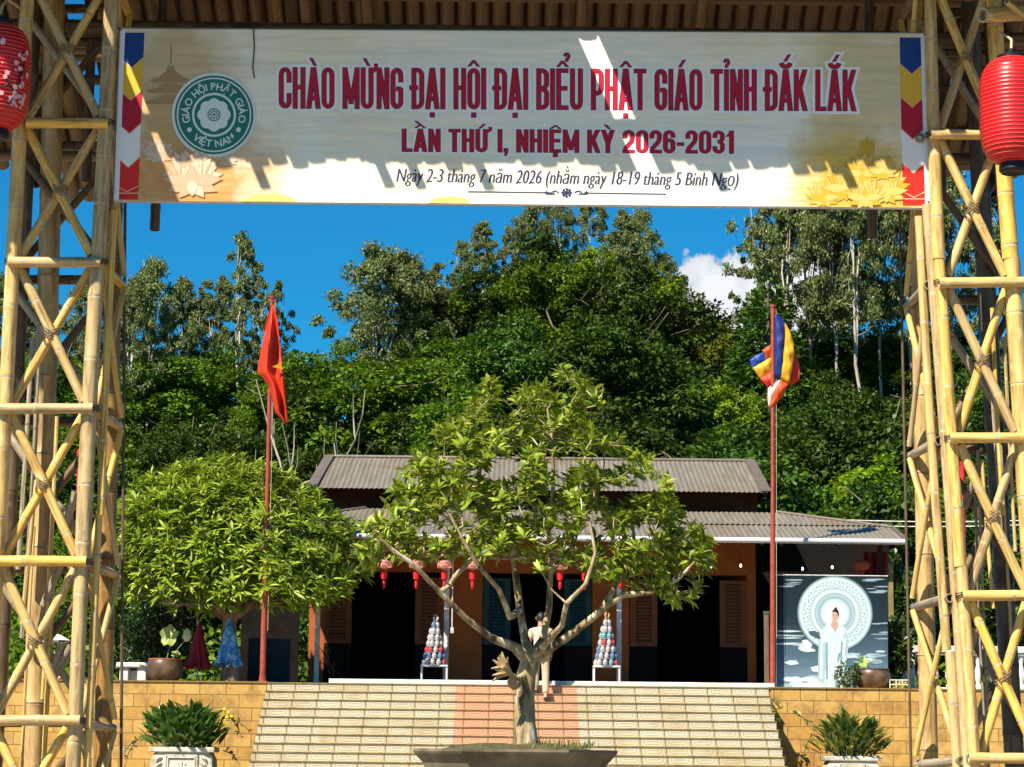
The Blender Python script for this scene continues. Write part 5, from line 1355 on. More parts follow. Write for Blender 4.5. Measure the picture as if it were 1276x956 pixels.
parasol(284, 764, 853, 28, 42.3, CB_, 'folded blue patterned parasol between the crimson one and flagpole', 829)

def planter(px, py_top, wpx, Y, label, cut=None):
    tp = at(px, py_top, Y); w = wpx * Y / FPX; b = Vector((tp.x, Y, 0)); zt = tp.z; Hh = 0.75
    r_ = thing('stone_planter', b, label, 'planter', 'carved stone planters before the wall')
    d = w * 0.62
    a = MB(); a.box(b.x - w / 2, b.x + w / 2, Y - d / 2, Y + d / 2, zt - 0.085, zt - 0.002); a.build('rim', STONE, r_, bevel=0.015)
    a = MB()
    pts = [(-w * 0.42, zt - 0.087), (-w * 0.47, zt - 0.2), (-w * 0.48, zt - 0.4), (-w * 0.44, zt - 0.6), (-w * 0.38, zt - Hh)]
    vs = []
    for f, z in pts:
        f = -f; g_ = f * 0.62
        vs += [(b.x - f, Y - g_, z), (b.x + f, Y - g_, z), (b.x + f, Y + g_, z), (b.x - f, Y + g_, z)]
    fs = [(i * 4 + k, i * 4 + (k + 1) % 4, i * 4 + 4 + (k + 1) % 4, i * 4 + 4 + k) for i in range(len(pts) - 1) for k in range(4)]
    a.add(vs, fs); a.build('body', STONE, r_, bevel=0.03)
    a = MB(); fy = Y - 0.62 * w * 0.475 - 0.012
    for (x0_, x1_, z0_, z1_) in ((-0.24, 0.24, -0.52, -0.14),):
        for t_ in (0, 0.035):
            X0, X1, Z0_, Z1_ = b.x + w * x0_ + t_, b.x + w * x1_ - t_, zt + z0_ + t_, zt + z1_ - t_
            for A, B_ in (((X0, Z0_), (X1, Z0_)), ((X1, Z0_), (X1, Z1_)), ((X1, Z1_), (X0, Z1_)), ((X0, Z1_), (X0, Z0_))):
                a.ring_tube([(A[0], fy, A[1]), (B_[0], fy, B_[1])], 0.014, 6)
    for k_ in range(5):
        an = (k_ - 2) * 0.5; a.ring_tube([(b.x, fy, zt - 0.42), (b.x + 0.08 * math.sin(an), fy - 0.02, zt - 0.34), (b.x + 0.14 * math.sin(an), fy - 0.005, zt - 0.42 + 0.2 * math.cos(an))], [0.02, 0.022, 0.004], 6)
    for sx in (-1, 1):
        for k_ in range(4): a.ring_tube([(b.x + sx * w * 0.30, fy, zt - 0.16 - 0.1 * k_), (b.x + sx * w * 0.36, fy - 0.015, zt - 0.19 - 0.1 * k_), (b.x + sx * w * 0.39, fy, zt - 0.26 - 0.1 * k_)], [0.012, 0.022, 0.008], 6)
    a.build('carving', STONE, r_, True)
    a = MB(); a.box(b.x - w * 0.36, b.x + w * 0.36, Y - d * 0.36, Y + d * 0.36, 0.12, zt - Hh); a.box(b.x - w * 0.45, b.x + w * 0.45, Y - d * 0.45, Y + d * 0.45, 0, 0.12); a.build('pedestal', STONE, r_, bevel=0.01)
    a = MB(); a.box(b.x - w * 0.46, b.x + w * 0.46, Y - d * 0.43, Y + d * 0.43, zt - 0.002, zt + 0.006); a.build('soil', SOIL, r_)
    return b, w, d, zt
pl1 = planter(230, 931, 80, 39.6, 'pale carved stone planter at the left wall, holding a lush dark green plant')
pl2 = planter(1060, 942, 70, 39.9, 'mossy carved stone planter at the right wall, holding a ragged yellowing plant')

# hexagonal basin for the courtyard tree
HXY = 27.0; hb = at(642, 934, HXY); Rh = 126 * HXY / FPX
HEXM = surf('mossy_concrete', (0.165, 0.135, 0.085), 0.8, 0.4, 3, bumps=0.5, dirt=(0.06, 0.05, 0.03))
hexp = thing('hexagonal_planter', (hb.x, HXY, 0), 'big weathered hexagonal concrete planter with flared rim under the courtyard tree', 'planter')
a = MB(); prof = [(0.62, 0.55), (0.74, 0.62), (0.80, 0.9), (0.86, hb.z - 0.28), (0.90, hb.z - 0.16), (0.985, hb.z - 0.055), (1.0, hb.z - 0.03), (1.0, hb.z), (0.92, hb.z), (0.90, hb.z - 0.05), (0.02, hb.z - 0.05)]
for i in range(len(prof) - 1):
    for k in range(6):
        A = [(k + dd) * math.pi / 3 for dd in (0, 1)]
        q4 = [(hb.x + prof[j][0] * Rh * math.cos(an), HXY + prof[j][0] * Rh * math.sin(an), prof[j][1]) for j, an in ((i, A[0]), (i, A[1]), (i + 1, A[1]), (i + 1, A[0]))]
        a.quad(*q4)
a.build('basin', HEXM, hexp, bevel=0.0)
a = MB()
for k in range(6):
    A0, A1 = k * math.pi / 3 + 0.16, (k + 1) * math.pi / 3 - 0.16
    for (z0_, z1_) in ((0.95, hb.z - 0.30),):
        def P(an, z): 
            f = (0.80 + (z - 0.9) * 0.06 / (hb.z - 0.28 - 0.9) + 0.012) * Rh; kk = k * math.pi / 3 + math.pi / 6
            rad = f * math.cos(math.pi / 6) / math.cos(an - kk); return Vector((hb.x + rad * math.cos(an), HXY + rad * math.sin(an), z))
        for p1, p2 in ((P(A0, z0_), P(A1, z0_)), (P(A1, z0_), P(A1, z1_)), (P(A1, z1_), P(A0, z1_)), (P(A0, z1_), P(A0, z0_))): a.ring_tube([p1, p2], 0.016, 6)
a.build('panel_moulding', HEXM, hexp)
a = MB(); a.lathe((hb.x, HXY, 0), [(Rh * 0.55, 0), (Rh * 0.55, 0.15), (Rh * 0.48, 0.2), (Rh * 0.48, 0.5), (Rh * 0.62, 0.552)], 6); a.build('pedestal', HEXM, hexp)
a = MB(); rings = [(0.905, hb.z - 0.04), (0.6, hb.z + 0.03), (0.3, hb.z + 0.055), (0.02, hb.z + 0.06)]
for i in range(3):
    for k in range(24):
        def Q(f, z, k_): 
            an = k_ * math.pi / 12; kk = (math.floor(an / (math.pi / 3)) + 0.5) * math.pi / 3; rad = f * Rh * math.cos(math.pi / 6) / math.cos(an - kk) if f > 0.8 else f * Rh
            return (hb.x + rad * math.cos(an), HXY + rad * math.sin(an), z + (0.02 * math.sin(an * 5) if 0.1 < f < 0.8 else 0))
        a.quad(Q(*rings[i], k), Q(*rings[i], (k + 1)), Q(*rings[i + 1], (k + 1)), Q(*rings[i + 1], k))
a.build('soil', surf('mossy_soil', (0.07, 0.055, 0.02), 0.9, 0.5, 9, bumps=0.6, dirt=(0.06, 0.09, 0.02)), hexp)

# ================================================================== offering pyramids of little cups on steel stands
GLASS = surf('white_cup', (0.44, 0.42, 0.43), 0.25, 0.25, 30, spec=0.6); GL2 = surf('blue_cup', (0.12, 0.20, 0.34), 0.25, 0.2, 30, spec=0.6); GL3 = surf('red_cup', (0.42, 0.07, 0.07), 0.3, 0.2, 30); GL4 = surf('teal_cup', (0.16, 0.34, 0.34), 0.25, 0.2, 30)
WFR = surf('white_steel_frame', (0.66, 0.66, 0.65), 0.35, 0.1, 10)
def cup_mesh(mat):
    a = MB(); a.lathe((0, 0, 0), [(0.026, 0.0), (0.036, 0.02), (0.036, 0.058), (0.024, 0.068), (0.024, 0.085), (0.018, 0.088)], 10)
    o = a.build('cup', mat, None, True); me = o.data; bpy.data.objects.remove(o); return me
CUPS = [cup_mesh(m_) for m_ in (GLASS, GL2, GL3, GL4)]
def offering(px, py_table, py_top, py_floor, Y, label, tl_, cup_seq):
    b = at(px, py_floor, Y); b.z = TZ; zt = at(px, py_table, Y).z; w = 0.25
    st = thing('steel_stand', b, tl_, 'stand', 'steel stands on the porch')
    a = MB(); a.box(b.x - w, b.x + w, Y - 0.2, Y + 0.2, zt - 0.03, zt); a.build('top', WFR, st, bevel=0.004)
    for sx in (-1, 1):
        for sy in (-1, 1):
            a = MB(); a.box(b.x + sx * (w - 0.02) - 0.014, b.x + sx * (w - 0.02) + 0.014, Y + sy * 0.17 - 0.014, Y + sy * 0.17 + 0.014, TZ, zt - 0.03); a.build('leg', WFR, st)
    a = MB(); a.box(b.x - w + 0.02, b.x + w - 0.02, Y - 0.18, Y - 0.16, TZ + 0.05, TZ + 0.075); a.build('crossbar', WFR, st)
    r_ = thing('offering_pyramid', (b.x, Y, zt), label, 'cup pyramid', 'pyramids of cups on the porch')
    H = at(px, py_top, Y).z - zt; tiers = [11, 10, 9, 8, 6, 5, 3]; hstep = H * 0.86 / len(tiers); z = zt + 0.004; q = random.Random(int(px))
    tr = MB()
    for i, n in enumerate(tiers):
        rad = 0.20 * (1 - i / (len(tiers) + 0.6))
        tr.lathe((b.x, Y, z), [(rad + 0.03, -0.004), (rad + 0.03, 0.0)], 20)
        for k in range(n):
            an = 2 * math.pi * (k + 0.5 * (i % 2)) / n
            o = bpy.data.objects.new('cup', CUPS[cup_seq[i] if q.random() < 0.5 else 0 if q.random() < .8 else q.randrange(4)]); COL.objects.link(o); o.parent = r_
            o.location = Vector((b.x + rad * math.cos(an), Y + rad * math.sin(an), z)) - r_.location; o.scale = (1.25, 1.25, hstep / 0.092 * 0.96)
        z += hstep
    tr.lathe((b.x, Y, zt), [(0.02, 0.0), (0.014, H * 0.86)], 8); tr.build('tray', M_STEEL, r_)
    a = MB()
    for i in range(3):
        an = i * 2.1; a.ring_tube([(b.x + 0.02 * math.cos(an), Y + 0.02 * math.sin(an), z), (b.x + 0.05 * math.cos(an), Y + 0.05 * math.sin(an), z + H * 0.07), (b.x + 0.008 * math.cos(an), Y, z + H * 0.15)], [0.02, 0.022, 0.004], 6)
    a.build('finial', GLASS if px < 600 else surf('gold_finial', (0.5, 0.33, 0.12), 0.4), r_, True)
offering(541, 829, 766, 852.5, 43.0, 'pyramid of little white and dark cups on the left porch stand', 'white steel stand under the left pyramid of cups', (0, 1, 2, 0, 0, 0, 0))
offering(755.5, 830, 762, 855, 43.0, 'pyramid of little white and blue cups with golden tip, on the right stand', 'white steel stand under the right pyramid of cups', (0, 1, 0, 2, 3, 0, 0))

# ================================================================== person climbing the last step, seen from behind
SKIN = surf('skin', (0.36, 0.19, 0.12), 0.55, 0.1, 12, bumps=0.05); SHIRT = surf('beige_shirt', (0.46, 0.36, 0.28), 0.8, 0.08, 5, bumps=0.1)
TROUS = surf('tan_trousers', (0.42, 0.30, 0.21), 0.8, 0.12, 6); HAIR = surf('black_hair', (0.012, 0.009, 0.008), 0.5, 0.3, 40, stretch=(1, 1, 0.2)); SHOE = surf('dark_sandal', (0.03, 0.022, 0.02), 0.6)
def skin_body(name, verts, edges, radii, root, mat, parent, sub=2):
    me = bpy.data.meshes.new(name); me.from_pydata([Vector(v) - parent_loc for v in verts], edges, [])
    ob = bpy.data.objects.new(name, me); COL.objects.link(ob)
    ob.modifiers.new('skin', 'SKIN'); 
    if not me.skin_vertices: 
        bpy.context.view_layer.objects.active = ob
    for i, s_ in enumerate(me.skin_vertices[0].data):
        s_.radius = radii[i] if isinstance(radii[i], tuple) else (radii[i], radii[i]); s_.use_root = (i == root)
    sm = ob.modifiers.new('sub', 'SUBSURF'); sm.levels = sub; sm.render_levels = sub
    dg = bpy.context.evaluated_depsgraph_get(); me2 = bpy.data.meshes.new_from_object(ob.evaluated_get(dg))
    bpy.data.objects.remove(ob); bpy.data.meshes.remove(me)
    return finish(name, me2, mat, parent, None, True)
pf = at(673, 859, 41.35); X, Yp = pf.x, 41.2; Z = TZ
person = thing('person', (X, Yp, TZ), 'person in beige shirt and tan trousers climbing the stairs behind the courtyard tree', 'person')
parent_loc = Vector((X, Yp, TZ))
def V(x, y, z): return (X + x, Yp + y, Z + z)
bv = [V(0, 0.0, 0.80), V(0, 0.03, 0.96), V(0, 0.08, 1.14), V(0, 0.14, 1.28), V(0.0, 0.20, 1.38), V(0.0, 0.235, 1.47), V(0.0, 0.25, 1.56), V(0, 0.25, 1.63),
      V(-0.19, 0.15, 1.26), V(-0.24, 0.12, 1.02), V(-0.22, 0.24, 0.82), V(0.19, 0.15, 1.26), V(0.25, 0.13, 1.02), V(0.22, 0.26, 0.83),
      V(-0.09, 0.02, 0.76), V(-0.10, 0.16, 0.45), V(-0.10, 0.08, 0.08), V(-0.10, 0.02, 0.035), V(-0.10, 0.2, 0.03),
      V(0.09, 0.0, 0.76), V(0.10, -0.06, 0.40), V(0.10, -0.26, -0.05), V(0.10, -0.31, -0.11), V(0.10, -0.15, -0.12)]
be = [(0, 1), (1, 2), (2, 3), (3, 4), (4, 5), (5, 6), (6, 7), (3, 8), (8, 9), (9, 10), (3, 11), (11, 12), (12, 13), (0, 14), (14, 15), (15, 16), (16, 17), (17, 18), (0, 19), (19, 20), (20, 21), (21, 22), (22, 23)]
brad = [(0.14, 0.11), (0.13, 0.10), (0.14, 0.10), (0.12, 0.09), 0.052, (0.075, 0.085), (0.085, 0.10), (0.05, 0.06), 0.055, 0.042, 0.03, 0.055, 0.042, 0.03, 0.085, 0.058, 0.042, 0.04, 0.03, 0.085, 0.058, 0.042, 0.04, 0.03]
skin_body('body', bv, be, brad, 0, SKIN, person)
# hands: palm, four fingers and a thumb
hd_ = MB()
for sx, wrist in ((-1, V(-0.22, 0.24, 0.82)), (1, V(0.22, 0.26, 0.83))):
    w_ = Vector(wrist); dn = Vector((0.0, 0.25, -1)).normalized()
    hd_.ring_tube([w_, w_ + dn * 0.05, w_ + dn * 0.09], [0.026, 0.036, 0.032], 8, sq=0.6)
    for k in range(4):
        o_f = Vector((0, (k - 1.5) * 0.018, 0)); L_ = (0.062, 0.075, 0.07, 0.055)[k]
        hd_.ring_tube([w_ + dn * 0.085 + o_f, w_ + dn * (0.085 + L_ * 0.5) + o_f * 1.1, w_ + dn * (0.085 + L_) + o_f * 1.1 + Vector((-sx * 0.015, 0, 0))], [0.0095, 0.009, 0.007], 6)
    hd_.ring_tube([w_ + dn * 0.03 + Vector((0, 0.03, 0)), w_ + dn * 0.06 + Vector((0, 0.055, 0)), w_ + dn * 0.09 + Vector((-sx * 0.01, 0.06, 0))], [0.012, 0.011, 0.008], 6)
hd_.build('hands', SKIN, person, True)
sv = [bv[i] for i in (0, 1, 2, 3)] + [V(0, 0.175, 1.345), bv[8], V(-0.225, 0.135, 1.10), bv[11], V(0.23, 0.135, 1.10)]
skin_body('shirt', sv, [(0, 1), (1, 2), (2, 3), (3, 4), (3, 5), (5, 6), (3, 7), (7, 8)], [(0.17, 0.14), (0.16, 0.13), (0.165, 0.125), (0.145, 0.112), (0.075, 0.075), 0.085, 0.075, 0.085, 0.075], 0, SHIRT, person)
tv = [V(0, 0.0, 0.84), V(-0.09, 0.02, 0.74), V(-0.10, 0.16, 0.45), V(-0.10, 0.09, 0.09), V(0.09, 0.0, 0.74), V(0.10, -0.06, 0.40), V(0.10, -0.25, -0.03)]
skin_body('trousers', tv, [(0, 1), (1, 2), (2, 3), (0, 4), (4, 5), (5, 6)], [(0.155, 0.125), 0.105, 0.082, 0.07, 0.105, 0.082, 0.07], 0, TROUS, person)
a = MB()
for i in range(9):
    for j in range(16):
        pass
hc = Vector(V(0, 0.25, 1.55)); n, m_ = 18, 12; vs = []
for i in range(m_ + 1):
    th = math.pi * i / m_
    for k in range(n):
        an = 2 * math.pi * k / n; front = max(0, math.sin(an)); rr_ = 1.0
        zz = math.cos(th); lim = -0.55 + 0.75 * front       # hair ends above the face, lower at the nape
        zz2 = max(zz, lim); vs.append(hc + Vector((0.098 * math.sin(th) * math.cos(an), 0.115 * math.sin(th) * math.sin(an), 0.125 * zz2 + 0.01 * noise.noise(Vector((an * 3, th * 4, 0))))))
a.add(vs, [(i * n + k, i * n + (k + 1) % n, (i + 1) * n + (k + 1) % n, (i + 1) * n + k) for i in range(m_) for k in range(n)]); a.build('hair', HAIR, person, True)
a = MB()
for sx in (-1, 1): a.ring_tube([hc + Vector((sx * 0.088, 0.01, 0.02)), hc + Vector((sx * 0.1, -0.01, 0.0)), hc + Vector((sx * 0.09, 0.0, -0.04))], [0.012, 0.02, 0.01], 6)
a.ring_tube([hc + Vector((0, 0.10, 0.0)), hc + Vector((0, 0.125, -0.02)), hc + Vector((0, 0.10, -0.03))], [0.01, 0.016, 0.012], 6); a.build('face_features', SKIN, person, True)
for (fx, fy, fz, pitch) in ((-0.10, 0.08, 0.0, 0), (0.10, -0.24, -0.15, 0)):
    a = MB(); a.ring_tube([V(fx, fy - 0.08, fz + 0.035), V(fx, fy, fz + 0.045), V(fx, fy + 0.09, fz + 0.036), V(fx, fy + 0.17, fz + 0.025)], [0.034, 0.042, 0.045, 0.024], 10); a.build('shoe', SHOE, person, True)

person.scale = (0.85, 0.85, 0.85); person.location = (X, 40.79, TZ - 0.15)

# ================================================================== clutter on the terrace
bd = thing('notice_board', at(336, 855, 43.2), 'dark blue-green board standing in the shade of the dome tree, right of the blue parasol', 'board')
p0, p1 = at(308, 854, 43.2), at(362, 796, 43.2)
a = MB(); a.box(p0.x, p1.x, 43.2, 43.24, TZ + 0.02, p1.z); a.build('panel', surf('slate_panel', (0.018, 0.030, 0.038), 0.7, 0.3, 3, spec=0.1), bd, bevel=0.006)
a = MB()
for xx in (p0.x + 0.05, p1.x - 0.05): a.box(xx - 0.02, xx + 0.02, 43.25, 43.29, TZ, p1.z - 0.05)
a.build('leg', M_DARK, bd)
def balustrade(px0, px1, Y, label, n, tall):
    A, B_ = at(px0, 850, Y).x, at(px1, 850, Y).x
    r_ = thing('stone_balustrade', ((A + B_) / 2, Y, TZ), label, 'balustrade')
    a = MB(); a.box(A, B_, Y - 0.12, Y + 0.12, TZ + tall - 0.12, TZ + tall); a.box(A + 0.03, B_ - 0.03, Y - 0.09, Y + 0.09, TZ + tall - 0.17, TZ + tall - 0.12); a.build('rail', WSTONE, r_, bevel=0.012)
    a = MB(); a.box(A, B_, Y - 0.14, Y + 0.14, TZ, TZ + 0.1); a.build('plinth', WSTONE, r_, bevel=0.01)
    for i in range(n):
        xx = A + (B_ - A) * (i + 0.5) / n; h = tall - 0.27
        a = MB(); a.lathe((xx, Y, TZ + 0.1), [(0.06, 0), (0.06, h * 0.08), (0.035, h * 0.14), (0.075, h * 0.34), (0.07, h * 0.45), (0.032, h * 0.72), (0.05, h * 0.86), (0.06, h * 0.92), (0.06, h)], 14); a.build('baluster', WSTONE, r_, True)
    for xx in (A - 0.1, B_ + 0.1):
        a = MB(); a.box(xx - 0.11, xx + 0.11, Y - 0.13, Y + 0.13, TZ, TZ + tall + 0.08); a.lathe((xx, Y, TZ + tall + 0.08), [(0.12, 0), (0.13, 0.03), (0.06, 0.07), (0.09, 0.13), (0.05, 0.2), (0.005, 0.24)], 12); a.build('pier', WSTONE, r_, bevel=0.008)
balustrade(1138, 1300, 43.2, 'white stone balustrade on the terrace seen through the right bamboo tower', 9, 0.86)
r_ = thing('stone_bench', at(166, 853, 42.6), 'white stone bench with a slotted front left of the lotus pot', 'bench')
A, B_ = at(146, 850, 42.6).x, at(186, 850, 42.6).x; z1 = at(166, 826, 42.6).z
a = MB(); a.box(A, B_, 42.4, 42.85, z1 - 0.09, z1); a.build('seat', WSTONE, r_, bevel=0.02)
for xx, w_ in ((A + 0.06, 0.16), (B_ - 0.2, 0.16)): 
    a = MB(); a.box(xx, xx + w_, 42.45, 42.8, TZ, z1 - 0.092); a.build('leg', WSTONE, r_, bevel=0.015)
a = MB(); a.box(A + 0.1, B_ - 0.1, 42.62, 42.68, TZ + 0.05, z1 - 0.14); a.build('back_panel', WSTONE, r_, bevel=0.01)
def stone_lantern(px, y0, Y, label):
    b = at(px, 852, Y); b.z = TZ; H = at(px, y0, Y).z - TZ
    r_ = thing('stone_lantern', b, label, 'stone lantern')
    a = MB(); a.lathe(b, [(0.2, 0), (0.2, H * 0.1), (0.1, H * 0.16), (0.08, H * 0.45), (0.2, H * 0.52), (0.2, H * 0.56)], 8); a.build('pedestal', WSTONE, r_)
    a = MB()
    for sx in (-1, 1):
        for sy in (-1, 1): a.box(b.x + sx * 0.12 - 0.03, b.x + sx * 0.12 + 0.03, Y + sy * 0.12 - 0.03, Y + sy * 0.12 + 0.03, TZ + H * 0.56, TZ + H * 0.75)
    a.build('lamp_chamber', WSTONE, r_)
    a = MB(); a.lathe(b, [(0.3, H * 0.75), (0.31, H * 0.78), (0.12, H * 0.88), (0.05, H * 0.9), (0.07, H * 0.95), (0.01, H)], 8); a.build('roof', WSTONE, r_)
stone_lantern(65, 783, 43.0, 'white stone lantern on the terrace behind the left bamboo tower')
for px, y0, y1, Y, lab in ((95, 560, 800, 42.5, 'thin red pole behind the left bamboo tower'), (1203, 575, 800, 42.5, 'thin red pole behind the right bamboo tower')):
    b = at(px, 852, Y); b.z = TZ; r_ = thing('red_pole', b, lab, 'pole', 'thin red poles behind the towers')
    a = MB(); a.ring_tube([b, at(px + (4 if px < 600 else -4), y0, Y)], 0.045, 10); a.build('shaft', surf('bright_red_pole', (0.42, 0.02, 0.02), 0.4), r_, True)
    a = MB(); a.lathe(b, [(0.1, 0), (0.1, 0.03), (0.05, 0.05)], 12); a.build('base', POLE, r_)
gp = thing('garden_post', at(1113, 866, 42.9), 'mossy wooden post at the right edge of the painted poster', 'post')
b = at(1112, 866, 42.9); b.z = TZ; a = MB(); a.box(b.x - 0.045, b.x + 0.045, 42.86, 42.95, TZ, at(1112, 704, 42.9).z); a.build('shaft', surf('mossy_wood', (0.20, 0.16, 0.05), 0.85, 0.4, 6, stretch=(3, 3, 0.4), dirt=(0.10, 0.12, 0.03)), gp, bevel=0.008)
a = MB(); a.box(b.x - 0.055, b.x + 0.055, 42.85, 42.96, at(1112, 704, 42.9).z, at(1112, 702, 42.9).z); a.build('cap', surf('mossy_wood_cap', (0.16, 0.14, 0.06), 0.85), gp)
gp = thing('garden_post', at(956, 862, 42.2), 'short weathered wooden post left of the right flagpole', 'post')
b = at(955.5, 862, 42.2); b.z = TZ; a = MB(); a.box(b.x - 0.04, b.x + 0.04, 42.16, 42.24, TZ, at(955, 765, 42.2).z); a.build('shaft', surf('weathered_wood', (0.14, 0.10, 0.07), 0.85, 0.4, 6, stretch=(3, 3, 0.4), dirt=(0.12, 0.05, 0.03)), gp, bevel=0.006)
a = MB(); a.box(b.x - 0.05, b.x + 0.05, 42.15, 42.25, at(955, 765, 42.2).z, at(955, 762, 42.2).z); a.build('cap', surf('mossy_cap', (0.08, 0.10, 0.04), 0.85), gp)
bx = thing('crate', at(1116, 868, 41.45), 'white wire crate of yellow flowers right of the brown clay pot', 'crate')
A, B_ = at(1107.5, 868, 41.4).x, at(1131, 868, 41.4).x; z1 = at(1119, 848, 41.4).z
a = MB()
for yy in (41.25, 41.55):
    for zz in (TZ + 0.01, (TZ + z1) / 2, z1): a.ring_tube([(A, yy, zz), (B_, yy, zz)], 0.011, 6)
    for i in range(4): a.ring_tube([(A + (B_ - A) * i / 3, yy, TZ), (A + (B_ - A) * i / 3, yy, z1)], 0.009, 6)
for xx in (A, B_):
    for zz in (TZ + 0.01, z1): a.ring_tube([(xx, 41.25, zz), (xx, 41.55, zz)], 0.011, 6)
a.build('frame', WSTONE, bx)
tr_ = thing('bonsai_tray', at(1057, 866, 41.35), 'small white rectangular tray holding the little bonsai', 'tray'); b = at(1057, 866, 41.35); b.z = TZ
a = MB(); 
zt_ = at(1057, 857, 41.35).z - TZ
for x0_, x1_, y0_, y1_ in ((-0.14, 0.14, -0.09, -0.07), (-0.14, 0.14, 0.07, 0.09), (-0.14, -0.12, -0.07, 0.07), (0.12, 0.14, -0.07, 0.07)): a.box(b.x + x0_, b.x + x1_, 41.35 + y0_, 41.35 + y1_, TZ, TZ + zt_)
a.build('body', WSTONE, tr_); a = MB(); a.box(b.x - 0.12, b.x + 0.12, 41.28, 41.42, TZ + 0.01, TZ + zt_ - 0.02); a.build('soil', SOIL, tr_)
for i, (ya, yb, lab) in enumerate(((642, 641, 'upper of two thin power cables running off to the right behind the hall roof'), (649, 646, 'lower of two thin power cables running off to the right behind the hall roof'))):
    A, B_ = at(945, ya, 51.2), at(1420, yb, 47); pts = [A.lerp(B_, k / 10) - Vector((0, 0, 0.15 * (1 - (k / 5 - 1) ** 2))) for k in range(11)]
    a = MB(); a.ring_tube(pts, 0.012, 6); tag(a.build('power_cable', M_STEEL), lab, 'cable', 'power cables')
# ================================================================== vegetation
def np_mesh(name, verts, faces_flat, loop_starts, loop_tot, mats, parent=None, org=None, mi=None):
    me = bpy.data.meshes.new(name); v = np.asarray(verts, dtype=np.float32)
    if parent is not None: v = v - np.array(root_loc(parent), dtype=np.float32)
    me.vertices.add(len(v)); me.vertices.foreach_set('co', v.ravel())
    me.loops.add(len(faces_flat)); me.loops.foreach_set('vertex_index', np.asarray(faces_flat, dtype=np.int32))
    me.polygons.add(len(loop_starts)); me.polygons.foreach_set('loop_start', np.asarray(loop_starts, dtype=np.int32)); me.polygons.foreach_set('loop_total', np.asarray(loop_tot, dtype=np.int32))
    me.update(calc_edges=True); me.validate()
    return finish(name, me, mats, parent)
def unit(a): return a / np.maximum(1e-9, np.linalg.norm(a, axis=-1, keepdims=True))
def leaf_geo(c, d, n, ln, w, droop=0.15, fold=0.25, fine=True):
    """blades: base c, direction d, face normal n -> verts, loops"""
    N = len(c); d = unit(d); s = unit(np.cross(d, n)); n = unit(np.cross(s, d)); ln = ln[:, None]; w = w[:, None]
    def P(t, side, up=0.0): return c + d * ln * t + s * w * side + n * (w * up - droop * ln * t * t)
    if fine:
        V = np.stack([P(0, 0), P(.33, -.85, fold), P(.68, -.9, fold), P(1, 0, 0), P(.68, .9, fold), P(.33, .85, fold), P(.33, 0), P(.68, 0)], 1).reshape(-1, 3)
        pat = [(0, 6, 1), (0, 5, 6), (6, 7, 2, 1), (6, 5, 4, 7), (7, 3, 2), (7, 4, 3)]; nv = 8
    else:
        V = np.stack([P(0, 0), P(.5, -1, fold), P(1, 0), P(.5, 1, fold)], 1).reshape(-1, 3); pat = [(0, 3, 2, 1)]; nv = 4
    fl = np.concatenate([np.array(p) for p in pat]); tot = np.tile([len(p) for p in pat], N)
    loops = (np.arange(N)[:, None] * nv + fl[None]).ravel(); starts = np.concatenate([[0], np.cumsum(tot)[:-1]])
    return V, loops, starts, tot
def leaves(name, mat, parent, *a, **k):
    V, l, s, t_ = leaf_geo(*a, **k); return np_mesh(name, V, l, s, t_, mat, parent)
